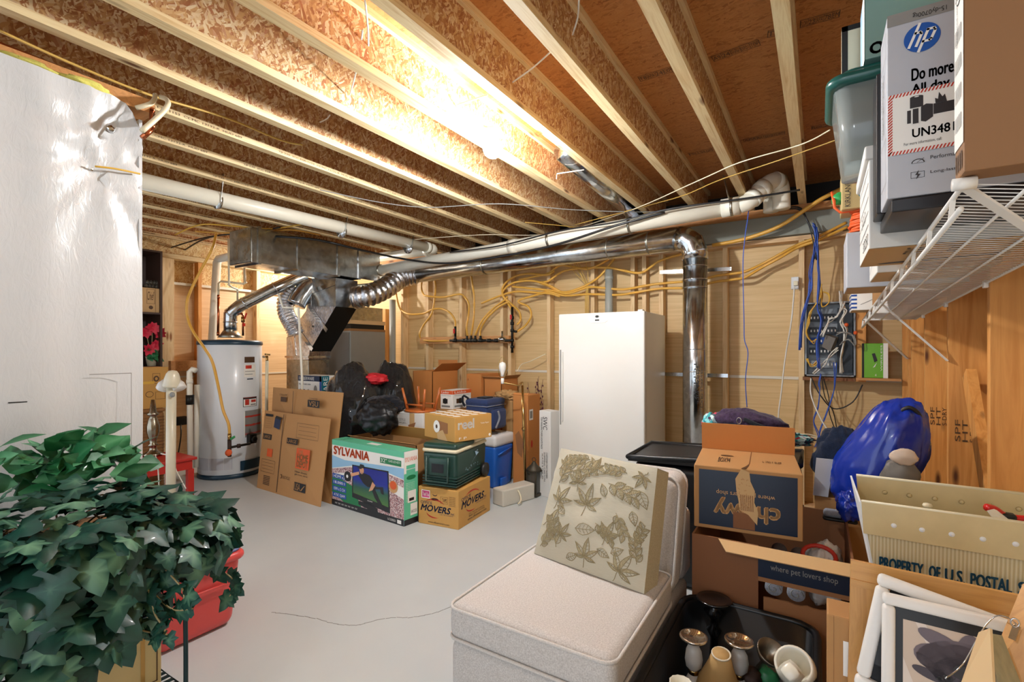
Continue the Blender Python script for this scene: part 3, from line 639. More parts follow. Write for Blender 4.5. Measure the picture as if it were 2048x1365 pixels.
zc = pp(573, 714)[1]; MB().box(x0 - .015, 3.685, zc - .012, pp(617, 720)[0] + .015, 4.015, zc + .012, 'galvanized').build('flange', t)
mb = MB()
for a, b in (((618, 612), (654, 662)), ((600, 665), (625, 700)), ((585, 655), (590, 712)), ((606, 590), (671, 566))): mb.bar(Vector((pp(*a)[0], 3.697, pp(*a)[1])), Vector((pp(*b)[0], 3.697, pp(*b)[1])), .05, .004, 'chrome', up=(0, 1, 0))
mb.each('foil_tape', t)
c = Vector((pp(627, 653)[0], 3.694, pp(627, 653)[1])); MB().lathe([(.012, 0), (.012, .004)], 'ink_black', c, 10, (0, -1, 0)).build('test_hole', t)
# elbow and insulated flex behind the flue
el = spline([P(622, 566, d=6.0), P(603, 590, d=5.9), P(592, 610, d=5.85)], 6)
single(MB().tube(el, .11, 'galvanized', 20), 'duct_elbow', 'crimped metal duct elbow behind the flue pipe', 'duct', el[0])
def ribbed(mb, path, r, mat, per, amp, n=22):
    path = spline(path, 26); rr = [r * (1 + amp * math.sin(i * per) + amp * .5 * noise.noise(Vector((i * .7, 1, 2)))) for i in range(len(path))]
    return mb.tube(path, rr, mat, n)
single(ribbed(MB(), [P(585, 574, d=6.0), P(572, 598, d=5.95), P(572, 625, d=5.9), P(583, 648, d=5.85), P(592, 668, d=5.85)], .09, 'foil', 1.1, .10), 'insulated_flex_duct', 'fat crinkled silver flex duct curling down left of the plenum', 'duct', P(572, 610, d=5.9))
pipe_thing('condensate_pipe', 'thin white plastic pipe running down in front of the foil plenum', 'pipe', [P(557, 588, d=5.3), P(566, 616, d=5.3), P(597, 616, d=5.3), P(604, 752, d=5.3), P(605, 958, d=5.3)], .013, 'pvc')
# round metal duct along the back
ph = P(1390, 700, Y=4.62).x; ZD = 2.44
t = T('round_duct', 'round galvanised duct running along the back and turning down to the floor', 'duct', (ph, 4.62, 0))
s0 = P(822, 551, Y=4.62); ex = ph - .10
MB().tube([s0, (ex - .05, 4.62, ZD)], .105, 'galvanized', 28).build('horizontal_run', t)
MB().tube([(ex - .05, 4.62, ZD), (ex + .015, 4.62, ZD - .012), (ph - .03, 4.62, ZD - .055), (ph, 4.62, ZD - .14), (ph, 4.62, ZD - .2)], .112, 'galvanized', 28).build('elbow', t)
MB().tube([(ph, 4.62, ZD - .15), (ph, 4.62, .0)], .105, 'galvanized', 28).build('vertical_run', t)
mb = MB()
for z in (2.17, 2.05, 1.98, 1.42, 1.22): mb.tube([(ph, 4.62, z), (ph, 4.62, z + .008)], .108, 'chrome', 28)
for x in (.35, .8, .92): c = s0.lerp(Vector((ex - .05, 4.62, ZD)), x); mb.tube([c, c + Vector((.012, 0, 0))], .109, 'galvanized_dull', 28)
mb.each('seam_band', t)
dirc = Vector((-ph, -4.62, 0)).normalized(); right = Vector((0, 0, 1)).cross(dirc) * -1
mb = MB(); a = Vector((ph, 4.62, 0)) + dirc * .109
for i, (s, w) in enumerate((('FLEXIBLE DUCT', .022), ('SPIRAL PIPE', .02), ('TCM-47', .026))):
    f = Face(a + Vector((.045 - i * .028, -.002, .90 + .04 * i)), Vector((1, 0, 0)), Vector((0, 0, 1)), w, .34, mb); f.text(s, 0, 0, 1, 1, 'ink_black', rot=3)
mb.build('printed_lettering', t)
single(ribbed(MB(), [P(708, 596, d=5.75), P(735, 592, d=5.75), P(770, 577, d=5.95), P(800, 556, d=6.15), s0 + Vector((.08, 0, 0))], .125, 'foil', .9, .08), 'flexible_foil_duct', 'crinkled foil flex duct joining the plenum to the round duct', 'duct', P(735, 592, d=5.8))
MB().box(-4.95, 3.9, 1.98, -4.62, 4.35, 2.2, 'galvanized_dull') 
# second, smaller duct right of the bulb, above
pipe_thing('round_duct', 'short round metal duct tucked between the joists right of the bulb', 'duct', [P(1130, 300, Z=2.80), P(1275, 432, Z=2.80)], .085, 'galvanized')
# ================================================================ plastic drain pipes
t = T('drain_pipe', 'long white plastic drain pipe sloping across under the joist ends', 'pipe', (-2.5, 4.35, 2.5))
pv = [P(712, 550, Y=4.35), P(1480, 411, Y=4.35)]
MB().tube([pv[0], pv[0].lerp(pv[1], .5), pv[1]], .066, 'pvc', 24).build('pipe', t)
el = [pv[1], P(1503, 400, Y=4.35), P(1530, 372, Y=4.42), P(1548, 362, Y=4.5), P(1558, 366, Y=4.56), P(1562, 385, Y=4.58), P(1563, 418, Y=4.58)]
MB().tube(spline(el, 5), .066, 'pvc', 24).build('elbow', t)
mb = MB()
for a, b in ((pv[0].lerp(pv[1], .97), pv[1]), (pv[0].lerp(pv[1], .52), pv[0].lerp(pv[1], .54)), (Vector(el[1]), Vector(el[1]).lerp(Vector(el[2]), .3)), (Vector(el[1]).lerp(Vector(el[2]), .6), Vector(el[2])), (Vector(el[3]), Vector(el[4]))): mb.tube([a, b], .074, 'pvc', 24)
mb.each('coupling', t)
mb = MB()
for f in (.10, .62, .80, .985):
    c = pv[0].lerp(pv[1], f); mb.tube([c, c + Vector((.02, 0, 0))], .077, 'galvanized_dull', 20); mb.bar(c + Vector((0, -.06, .03)), c + Vector((-.05, -.04, .26)), .018, .003, 'galvanized_dull')
mb.each('hanger_strap', t)
pipe_thing('drain_pipe', 'cream plastic pipe stub beside the elbow of the long drain pipe', 'pipe', [P(1500, 398, Y=4.62), P(1530, 380, Y=4.68), P(1541, 392, Y=4.7), P(1542, 424, Y=4.7)], .06, 'pvc', k=5, n=20)
t = T('drain_pipe', 'white plastic drain pipe hanging parallel to the joists on the left', 'pipe', (-3.9, 3, 2.56))
pa, pb = Vector((-3.9, 1.1, 2.56)), P(858, 496, X=-3.9)
MB().tube([pa, pb], .057, 'pvc', 24).build('pipe', t)
pc = P(720, 520, Y=pb.y + .08); MB().tube([pb, pb + Vector((.0, .06, 0)), Vector((pb.x - .03, pb.y + .11, pb.z)), Vector((pb.x - .1, pb.y + .12, pb.z)), pc], .057, 'pvc', 24).build('return_run', t)
mb = MB().tube([pb - Vector((0, .06, 0)), pb], .064, 'pvc', 24).tube([Vector((pb.x - .08, pb.y + .12, pb.z)), Vector((pb.x - .16, pb.y + .12, pb.z))], .064, 'pvc', 24); mb.each('coupling', t)
mb = MB()
for y in (1.95, 3.1, 4.0):
    mb.tube([(-3.9, y, 2.56), (-3.9, y + .02, 2.56)], .061, 'galvanized', 20); mb.bar((-3.84, y, 2.55), (-3.80, y, 2.75), .02, .003, 'galvanized', up=(0, 1, 0)); mb.bar((-3.96, y, 2.55), (-4.03, y, 2.74), .02, .003, 'galvanized', up=(0, 1, 0))
mb.each('hanger_strap', t)
pipe_thing('vent_pipe', 'grey plastic pipe standing against the wall right of the furnace', 'pipe', [P(785, 600, Y=4.95), P(785, 1000, Y=4.95)], .045, 'pvc_grey', n=16)
pipe_thing('vent_pipe', 'grey plastic pipe rising behind the white freezer', 'pipe', [P(1218, 540, Y=5.0), P(1218, 700, Y=5.0)], .042, 'pvc_grey', n=16, rings=[.1])
c = P(770, 700, Y=4.92); mb = MB().box(c.x - .05, 4.9, 0, c.x + .03, 4.98, 2.0, 'amber_z'); single(mb, 'wooden_post', 'reddish wooden post between the furnace and the grey pipe', 'post', (c.x, 4.94, 0))
# copper pipe and cream fittings above the plastic wall
pipe_thing('copper_pipe', 'long copper pipe running along the joist above the white plastic wall', 'pipe', [P(-60, 55, Z=2.62), P(0, 90, Z=2.62), P(284, 203, Z=2.62)], .012, 'copper', n=12)
pipe_thing('water_pipe', 'short cream pipe bending around the joist corner, left one', 'pipe', [P(272, 216, Z=2.5), P(300, 208, Z=2.53), P(309, 198, Z=2.6), P(310, 190, Z=2.66)], .010, 'pex_cream', k=4)
pipe_thing('water_pipe', 'cream pipe bending down beside the copper elbow, right one', 'pipe', [P(284, 262, Z=2.36), P(318, 232, Z=2.46), P(335, 212, Z=2.52), P(334, 200, Z=2.6), P(322, 194, Z=2.65)], .011, 'pex_cream', k=4)
pipe_thing('copper_pipe', 'short copper elbow hanging at the top corner of the plastic wall', 'pipe', [P(304, 214, Z=2.54), P(304, 252, Z=2.42), P(300, 262, Z=2.38), P(284, 276, Z=2.34)], .011, 'copper', rings=[.1, 1.0])
# ================================================================ gas manifold on the back wall
YM = 5.0
a, b = P(844, 683, Y=5.03), P(1022, 683, Y=5.03)
single(MB().box(a.x, 4.985, P(844, 688, Y=5).z, b.x, 5.05, P(844, 675, Y=5).z, 'amber_x'), 'manifold_board', 'horizontal wooden board carrying the black gas manifold', 'board', a)
t = T('gas_manifold', 'black iron gas manifold with tees, regulator and red handled valves', 'gas manifold', P(960, 683, Y=4.95))
def pm(x, y, Y=4.95): return P(640 + x / 4.267, 460 + y / 4.267, Y=Y)
mb = MB().tube([pm(1110, 945), pm(1640, 945)], .016, 'steel_black', 10)
for x in (1150, 1230, 1260, 1290, 1320, 1370, 1440, 1500): mb.tube([pm(x - 14, 945), pm(x + 14, 945)], .024, 'steel_black', 10)
for x in (1155, 1255, 1290, 1325, 1370): mb.tube([pm(x, 945), pm(x, 905)], .015, 'steel_black', 8)
mb.tube([pm(1640, 660), pm(1640, 1050)], .016, 'steel_black', 10)
for y in (750, 800, 860, 945, 1000): mb.tube([pm(1640, y - 12), pm(1640, y + 12)], .024, 'steel_black', 10)
mb.tube([pm(1640, 865), pm(1680, 870)], .014, 'steel_black', 8); mb.build('pipe', t)
mb = MB().lathe([(.02, -.03), (.05, -.02), (.055, 0), (.05, .02), (.02, .03), (.012, .04), (.012, .10)], 'galvanized', pm(1555, 935), 18); mb.build('regulator', t)
for x, y in ((1155, 865), (1640, 745)):
    MB().tube([pm(x, y - 40), pm(x, y + 40)], .015, 'steel_black', 8).build('valve_body', t); MB().bar(pm(x - 12, y - 20, 4.92), pm(x - 12, y + 20, 4.92), .012, .02, 'red_plastic').build('valve_handle', t)
def c2(l): return [P(640 + x / 4.267, 460 + y / 4.267, Y=5.0 - .03 * (i % 2)) for i, (x, y) in enumerate(l)]
def c3(l): return [P(1080 + x / 3.593, 440 + y / 3.593, Y=5.0 - .02 * (i % 2)) for i, (x, y) in enumerate(l)]
gl = [
 ([(880, 395), (865, 480), (880, 545), (915, 565), (1050, 575), (1190, 550), (1240, 580), (1270, 640), (1265, 740), (1250, 830), (1260, 910)], 'bending right then dropping to the middle of the manifold'),
 ([(968, 385), (985, 480), (975, 600), (950, 720), (880, 820), (850, 890), (870, 935), (960, 950), (1120, 945)], 'sweeping low to the left end of the manifold'),
 ([(650, 540), (660, 600), (690, 680), (760, 720), (880, 715), (960, 680), (1040, 675), (1110, 710), (1150, 770), (1155, 830)], 'arching down to the left red valve of the manifold'),
 ([(1285, 345), (1300, 470), (1315, 580), (1310, 760), (1290, 900)], 'hanging straight down to the manifold'),
 ([(1600, 570), (1560, 610), (1480, 670), (1380, 780), (1325, 900)], 'outer one of the two arcs right of the manifold tees'),
 ([(1620, 610), (1565, 635), (1500, 680), (1420, 760), (1370, 850), (1365, 910)], 'inner one of the two arcs right of the manifold tees'),
 ([(2000, 350), (1935, 385), (1780, 375), (1660, 400), (1570, 470), (1555, 550), (1600, 620), (1640, 690)], 'topmost loop by the gas manifold riser'),
 ([(2048, 525), (1930, 465), (1800, 435), (1660, 450), (1580, 500), (1560, 560), (1640, 640), (1700, 700), (1710, 770), (1680, 810)], 'second loop by the gas manifold riser'),
 ([(2048, 570), (1930, 540), (1800, 570), (1690, 610), (1780, 660), (1800, 740), (1750, 820), (1680, 870)], 'widest loop right of the gas manifold riser')]
for l, d in gl: pipe_thing('gas_line', 'yellow flexible gas line ' + d, 'gas line', c2(l), .0125, 'csst_yellow', k=7, grp='yellow gas lines on the back wall')
gr = [
 ([(-150, 430), (0, 400), (60, 385), (140, 330), (220, 335), (300, 350), (360, 350), (450, 310), (555, 245)], 'crossing above the freezer up to the round duct'),
 ([(0, 450), (60, 440), (130, 390), (200, 360), (350, 345), (500, 345), (600, 365), (700, 382), (760, 365), (850, 300), (950, 265), (1025, 245)], 'highest wave behind the round duct over the freezer'),
 ([(0, 455), (60, 475), (160, 520), (260, 500), (350, 460), (440, 395), (555, 250)], 'crossing the others diagonally over the freezer'),
 ([(-200, 480), (0, 500), (100, 510), (200, 530), (350, 485), (450, 490), (600, 500), (750, 475), (850, 460), (1025, 445)], 'upper of the two long runs over the freezer'),
 ([(-420, 600), (-200, 520), (0, 525), (60, 515), (180, 545), (350, 535), (560, 540), (700, 520), (860, 495), (1025, 492)], 'lower of the two long runs over the freezer'),
 ([(1200, 420), (1285, 400), (1400, 385), (1480, 370), (1600, 315), (1720, 250), (1850, 180), (2000, 120), (2200, 20)], 'upper of two rising right of the round duct'),
 ([(1200, 460), (1285, 442), (1400, 428), (1480, 410), (1600, 340), (1720, 275), (1850, 200), (2000, 145), (2210, 50)], 'lower of two rising right of the round duct')]
for l, d in gr: pipe_thing('gas_line', 'yellow flexible gas line ' + d, 'gas line', c3(l), .0125, 'csst_yellow', k=7, grp='yellow gas lines on the back wall')
pipe_thing('gas_line', 'thick orange yellow gas line slanting up under the ledge right of the duct', 'gas line', [P(1425, 491, Y=4.95), P(1490, 478, Y=4.9), P(1560, 452, Y=4.85), P(1640, 400, Y=4.8), P(1690, 375, Y=4.8)], .017, 'csst_yellow', k=6)
for i, (x0, x1) in enumerate(((190, 335), (250, 340), (265, 345), (325, 350), (215, 330))):
    pipe_thing('romex_cable', 'thin yellow electric cable in a fan dropping behind the freezer', 'cable', c3([(x0, 275), ((x0 + x1) / 2 + (i - 2) * 6, 380), (x1 - 4, 470), (325 + i * 6, 560), (325 + i * 6, 700)]), .004, 'romex_yellow', k=5, n=6, grp='cable fan behind the freezer')
pipe_thing('romex_cable', 'pale electric cable curving behind the doubled stud', 'cable', c2([(1925, 1060), (1800, 1120), (1720, 1150), (1685, 1210)]), .005, 'pex_cream', k=5, n=6)
for a, b, d in (((1320, 545), (1463, 538), 'upper'), ((1310, 748), (1456, 752), 'lower')):
    p, q = P(*a, Y=5.0), P(*b, Y=5.0); single(MB().bar(p, q, .012, .035, 'galvanized'), 'metal_strap', d + ' shiny metal strap crossing behind the round duct', 'strap', p)
# ================================================================ cartons
class Carton:
    def __init__(s, name, label, cat, A, B, dep, h, mat, z=0, group=None, bevel=.004, tape=None, opened=False, inner='cardboard_dark'):
        A = Vector((A[0], A[1], z)); B = Vector((B[0], B[1], z)); s.A, s.w, s.d, s.h = A, (B - A).length, dep, h
        s.u = (B - A).normalized(); s.v = Vector((-s.u.y, s.u.x, 0)); s.B = B; s.z = z; up = Vector((0, 0, 1))
        s.t = T(name, label, cat, (A + B) / 2 + s.v * dep / 2, group=group)
        D = A + s.v * dep; Cc = B + s.v * dep; H = up * h; mb = MB()
        if not opened: mb.hexa([A, B, Cc, D, A + H, B + H, Cc + H, D + H], mat)
        else:
            th = .006; mb.hexa([A, B, Cc, D, A + up * th, B + up * th, Cc + up * th, D + up * th], mat)
            for p, q, n in ((A, B, s.v), (B, Cc, -s.u), (Cc, D, -s.v), (D, A, s.u)): n = n * th; mb.hexa([p, q, q + n, p + n, p + H, q + H, q + n + H, p + n + H], mat)
        s.body = mb.build('box', s.t, bevel=bevel if not opened else 0)
        s.front = Face(A, s.u, up, s.w, h); s.right = Face(B, s.v, up, dep, h); s.left = Face(D, -s.v, up, dep, h); s.top = Face(A + H, s.u, s.v, s.w, dep)
        s.front.mb = s.right.mb = s.left.mb = s.top.mb = s.art = MB()
    def done(s, name='printed_artwork'):
        if s.art.v: s.art.build(name, s.t)
        return s.t
    def flap(s, side, L, ang, mat='cardboard', name='flap', k0=0, k1=1, th=.004):
        # side f r b l; ang 0 = straight up, 90 = folded outwards flat
        H = Vector((0, 0, s.h)); A, B = s.A, s.B; D = A + s.v * s.d; C_ = B + s.v * s.d
        p, q, out = {'f': (A, B, -s.v), 'r': (B, C_, s.u), 'b': (C_, D, s.v), 'l': (D, A, -s.u)}[side]
        a, b = p.lerp(q, k0) + H, p.lerp(q, k1) + H; g = out * math.sin(R(ang)) * L + Vector((0, 0, math.cos(R(ang)) * L))
        return MB().sheet(a, b, b + g, a + g, mat, th).build(name, s.t)
def hz(px, py, ref):
    # height of the point seen at (px, py) above ref's plan position
    d = -SN * ref.x + CS * ref.y; return EYE + (HY - py) / F * d
# ---- movers carton
A, B, C_ = P(837, 1046, Z=0), P(917, 1061, Z=0), P(985, 1022, Z=0)
mv = Carton('moving_carton', 'brown moving carton with navy lettering on the floor under the green cooler', 'box', A, B, (C_ - B).length, hz(916, 984, B), 'cardboard_gold')
def movers(f, a0, b0, a1, b1):
    w, h = a1 - a0, b1 - b0
    f.text('OFFICE', a0, b0 + h * .62, a0 + w * .34, b0 + h * .74, 'ink_navy'); f.text('MOVERS', a0, b0 + h * .36, a0 + w * .88, b0 + h * .60, 'ink_navy', ital=True, bold=.002); f.text('INC.', a0 + w * .88, b0 + h * .34, a0 + w, b0 + h * .42, 'ink_navy')
    import_ = [(a0 + w * (.40 + .30 * math.cos(t)), b0 + h * (.62 + .22 * math.sin(t))) for t in [R(20 + i * 14) for i in range(10)]]
    for (x, y), (x2, y2), k in zip(import_, import_[1:], range(9)): f.line([(x, y), (x2, y2)], .012 * math.sin(math.pi * (k + .6) / 9.2), 'ink_red')
    im2 = [(a0 + w * (.42 + .25 * math.cos(t)), b0 + h * (.33 + .20 * math.sin(t))) for t in [R(190 + i * 13) for i in range(9)]]
    for (x, y), (x2, y2), k in zip(im2, im2[1:], range(8)): f.line([(x, y), (x2, y2)], .011 * math.sin(math.pi * (k + .6) / 8.2), 'ink_red')
    f.text('A BETTER COMPANY', a0 + w * .55, b0 + h * .28, a0 + w * .95, b0 + h * .32, 'ink_navy')
f = mv.front; movers(f, .06, .12, .92, .80); f.text('www.officemovers.com', .25, .06, .78, .11, 'ink_black')
f.rect(.08, .70, .30, .92, 'ink_pink'); f.frame(.08, .70, .30, .92, .006, 'ink_white', 1); f.text('Thank You', .11, .76, .27, .86, 'ink_white'); f.disc(.42, .70, .035, .010, 'ink_black'); f.disc(.42, .83, .022, .014, 'ink_brown'); f.disc(.42, .85, .02, .011, 'cardboard_gold', 1)
f.frame(.56, .62, .74, .80, .0018, 'ink_brown'); f.text('TAMS', .60, .66, .72, .76, 'ink_brown')
for i in range(6): f.text('MOVERS STORAGE', .77, .58 + .045 * i, .93, .605 + .045 * i, 'ink_brown')
f = mv.right; movers(f, .08, .22, .88, .98); f.text('www.officemovers.com', .26, .10, .86, .16, 'ink_black'); f.text('DC VA MD LOCAL', .3, .24, .8, .28, 'ink_brown'); f.text('800 624 SIGNS', .3, .18, .8, .22, 'ink_brown')
mv.done()
# ---- television carton
A, B, C_ = P(664.5, 1009, Z=0), P(808, 1054, Z=0), P(837, 1044, Z=0)
tv = Carton('television_carton', 'large printed television carton with a baseball player picture', 'box', A, B, (C_ - B).length, hz(807, 905, B), 'ink_ltblue')
f = tv.front
f.rect(0, 0, 1, 1, 'ink_white'); f.rect(0, .92, 1, 1, 'ink_mint', 1); f.rect(0, .0, 1, .09, 'sylvania_black', 1)
f.poly([(0, .56), (.3, .66), (.7, .70), (1, .63), (1, .78), (.6, .75), (.2, .72), (0, .76)], 'ink_sky', 1); f.poly([(0, .48), (.3, .56), (.7, .60), (1, .52), (1, .62), (.7, .68), (.3, .64), (0, .55)], 'crowd_print', 2)
f.poly([(0, .09), (1, .09), (1, .36), (.82, .44), (.6, .42), (.3, .47), (0, .49)], 'crowd_print', 1); f.poly([(0, .42), (.06, .45), (.32, .36), (.44, .09), (.18, .09), (.0, .2)], 'ink_green', 2)
for i, (s, w) in enumerate((('HDMI x2', .25), ('18,000:1', .22), ('10W x 2 CH', .22), ('ATSC QAM', .22))):
    y = .43 - .095 * i; f.rect(.01, y - .012, .22, y + .058, 'ink_blue', 3); f.text(s, .03, y, .20, y + .045, 'ink_white', 4)
f.poly([(.31, .20), (.83, .12), (.81, .70), (.31, .68)], 'sylvania_black', 3); f.poly([(.325, .27), (.81, .20), (.795, .68), (.325, .665)], 'screen_picture', 4)
f.poly([(.40, .12), (.68, .06), (.66, .14), (.56, .18), (.40, .17)], 'sylvania_black', 3); f.text('SYLVANIA', .53, .205, .60, .222, 'ink_white', 5)
# a catcher reaching left
f.poly([(.40, .55), (.45, .60), (.56, .58), (.62, .50), (.60, .42), (.53, .41), (.47, .45)], 'sylvania_black', 6); f.disc(.45, .63, .030, .034, 'ink_skin', 6); f.poly([(.41, .655), (.49, .665), (.48, .71), (.43, .715)], 'sylvania_black', 7); f.rect(.395, .645, .45, .66, 'sylvania_black', 8)
f.poly([(.42, .56), (.41, .60), (.30, .55), (.25, .50), (.28, .49)], 'ink_skin', 6); f.disc(.245, .49, .05, .045, 'sylvania_black', 7); f.disc(.24, .49, .015, .015, 'ink_white', 8)
f.poly([(.60, .50), (.64, .46), (.60, .38), (.55, .35), (.56, .38)], 'ink_skin', 7); f.poly([(.57, .44), (.62, .43), (.68, .30), (.75, .17), (.71, .16), (.63, .28)], 'sylvania_black', 6); f.poly([(.60, .46), (.66, .44), (.74, .46), (.75, .36), (.72, .36), (.70, .42), (.62, .40)], 'sylvania_black', 6)
f.disc(.87, .50, .055, .05, 'ink_tan', 4); f.disc(.87, .52, .04, .035, 'ink_orange', 5)
f.text('SYLVANIA', .03, .785, .55, .905, 'ink_orange', 4, bold=.004); f.rect(.70, .795, .97, .875, 'ink_green', 4); f.text('32"', .71, .81, .79, .865, 'ink_white', 5); f.text('CLASS LCD HDTV', .81, .83, .96, .86, 'ink_white', 5)
for i in range(7): f.text('DOLBY', .05 + .05 * i, .035, .085 + .05 * i, .055, 'ink_white', 4)
f.text('LC320SS1', .80, .03, .90, .06, 'ink_white', 4); f.rect(.92, .02, .97, .07, 'ink_white', 4)
f = tv.right; f.rect(0, 0, 1, 1, 'ink_mint'); f.rect(0, .70, 1, 1, 'ink_white', 1); f.rect(0, 0, 1, .08, 'sylvania_black', 1); f.text('SYLVANIA', .06, .86, .94, .92, 'ink_orange', 3); f.rect(.15, .76, .80, .81, 'ink_mint', 3); f.rect(.15, .70, .80, .75, 'ink_mint', 3); f.disc(.5, .64, .05, .018, 'ink_green', 3)
for i in range(12): f.text('digital lcd tv', .1, .56 - .022 * i, .75, .572 - .022 * i, 'ink_white', 3)
f.rect(.25, .30, .85, .46, 'ink_white', 3); f.rect(.35, .32, .7, .36, 'ink_black', 4); f.rect(.45, .12, .95, .28, 'ink_white', 3); f.text('BARCODE', .5, .15, .9, .19, 'ink_black', 4)
f = tv.top; f.rect(0, 0, 1, 1, 'ink_mint'); f.rect(.45, .3, .6, .7, 'ink_white', 1); f.text('32"', .08, .2, .16, .8, 'ink_green', 1)
tv.done()
# ---- green wheeled cooler
zc = mv.h + .002
A, B, C_ = P(844, 973, Z=zc), P(908.5, 981, Z=zc), P(972, 948, Z=zc)
u = (B - A).normalized(); v = Vector((-u.y, u.x, 0)); W, Dp = (B - A).length + .02, (C_ - B).length; hc = .36
ctr = A + u * (W / 2) + v * (Dp / 2); t = T('cooler', 'dark green wheeled cooler with cream lid trim on the moving carton', 'cooler', (ctr.x, ctr.y, zc), math.atan2(u.y, u.x))
w2, d2 = W / 2, Dp / 2
MB().rbox(-w2, -d2, 0, w2, d2, hc - .07, 'cooler_green', .03, 4, .06).build('body', t, world=False)
MB().rbox(-w2 - .006, -d2 - .006, hc - .075, w2 + .006, d2 + .006, hc - .045, 'cooler_cream', .03, 4).build('trim_band', t, world=False)
MB().rbox(-w2, -d2, hc - .05, w2, d2 * .2, hc, 'cooler_green', .03, 4).build('lid', t, world=False)
MB().rbox(-w2, d2 * .2, hc - .05, w2, d2, hc, 'cooler_cream', .03, 4).build('rear_lid', t, world=False)
mb = MB().rbox(-.09, -d2 - .022, .10, .09, -d2 + .02, .25, 'cooler_green', .012); mb.build('end_grip', t, world=False)
MB().box(-.055, -d2 - .024, .13, .055, -d2 - .02, .20, 'tote_black').build('grip_recess', t, world=False)
MB().tube([(-.10, -d2 - .03, .26), (-.10, -d2 - .035, .06), (.10, -d2 - .035, .06), (.10, -d2 - .03, .26)], .009, 'cooler_green', 8).build('handle', t, world=False)
for i in range(4): MB().box(-w2 * .96, -d2 * .98 - .008, .02 + i * .022, w2 * .98 + .006, d2 * .5, .03 + i * .022, 'cooler_green').build('moulded_rib', t, world=False)
MB().lathe([(.0, .0), (.06, .002), (.06, .035), (.0, .037)], 'dark_plastic', (w2 + .0, d2 * .72, .06), 22, (1, 0, 0)).build('wheel', t, world=False)
f = Face((w2 + .004, -d2 * .5, .14), (0, 1, 0), (0, 0, 1), d2, .12); f.poly([(.35, .1), (.6, .5), (.9, .75), (.62, .95), (.7, .6), (.5, .35)], 'ink_ltblue'); f.poly([(.7, .9), (.8, 1), (.85, .9)], 'ink_ltblue')
for i in range(16): a, b = random.random(), random.random() * .3 - .2; f.disc(a, b, .003, .005, 'ink_ltblue')
f.mb.build('scuff_marks', t, world=False)
# ---- toilet paper carton
zr = zc + hc + .002
A, B, C_ = P(849, 873, Z=zr), P(910, 886.5, Z=zr), P(969, 872, Z=zr)
rl = Carton('paper_roll_carton', 'tan toilet paper carton with white circles on top, on the green cooler', 'box', A, B, (C_ - B).length, hz(911.5, 836, B) - zr, 'cardboard_gold', z=zr)
f = rl.front; f.disc(.42, .52, .045, .052, 'ink_white', 1); f.disc(.42, .52, .014, .017, 'ink_brown', 2); f.poly([(.42, .26), (.78, .30), (.78, .72), (.44, .78)], 'cardboard_dark'); f.poly([(.46, .0), (.78, .0), (.62, .42), (.42, .28)], 'cardboard_pale', 1)
f = rl.right; f.text('reel', .08, .50, .50, .88, 'ink_white', bold=.003); f.text('Toilet Paper', .68, .60, .92, .68, 'ink_white'); f.disc(.94, .12, .012, .012, 'ink_white'); f.text('F P', .1, .08, .3, .18, 'ink_white')
f = rl.top
for i in range(5):
    for j in range(4): f.disc(.12 + .19 * i, .14 + .24 * j, .033, .033, 'ink_white')
rl.done()
# ---- blue cooler
A0, B0 = P(990, 981, Z=0), P(1028, 965, Z=0); v = (B0 - A0).normalized(); u = Vector((v.y, -v.x, 0)); Lb = (B0 - A0).length; hb = hz(1000, 868, (A0 + B0) / 2)
ctr = A0 - u * .17 + v * Lb / 2; t = T('cooler', 'bright blue cooler with white lid behind the green cooler', 'cooler', (ctr.x, ctr.y, 0), math.atan2(u.y, u.x)); d2 = Lb / 2
MB().rbox(-.17, -d2, 0, .17, d2, hb - .11, 'cooler_blue', .035, 4, .10).build('body', t, world=False)
MB().rbox(-.18, -d2 - .01, hb - .12, .18, d2 + .01, hb, 'cooler_white', .035, 4).build('lid', t, world=False)
MB().rbox(.165, -d2 * .5, .02, .19, d2 * .1, .10, 'cooler_blue', .01).build('wheel_arch', t, world=False)
MB().tube([(.175, -d2 * .7, hb - .2), (.185, 0, hb - .17), (.175, d2 * .7, hb - .16)], .008, 'cooler_blue', 8).build('handle_lip', t, world=False)
MB().box(-.10, -.02, hb, .10, .03, hb + .006, 'grey_box').build('lid_recess', t, world=False)
# ---- white painted block bundle with ribbon
A, B, C_ = P(985, 1008, Z=0), P(1006, 1016, Z=0), P(1041, 992, Z=0)
bl = Carton('paving_block', 'whitewashed block in front of the blue cooler', 'block', A, B, (C_ - B).length, .15, 'pastel_stack', bevel=.012); bl.done()
mb = MB().tube(spline([P(1020, 978, d=4.55), P(1036, 982, d=4.5), P(1042, 1000, d=4.45), P(1036, 1009, d=4.42)], 6), [.008] * 19, 'cooler_cream', 6); single(mb, 'ribbon', 'cream ribbon loop hanging beside the whitewashed block', 'ribbon', P(1036, 1005, d=4.45))
# ---- carton with a brown flap behind the television box
Y0 = 3.10; a = P(700, 880, Y=Y0); b = P(836, 880, Y=Y0)
c = Carton('open_carton', 'open cardboard carton with one wide raised flap behind the television carton', 'box', (a.x, Y0), (b.x - .02, Y0), .26, .60, 'cardboard', opened=True); c.flap('b', .12, -28, 'cardboard_gold'); c.flap('f', .03, 60); c.done()
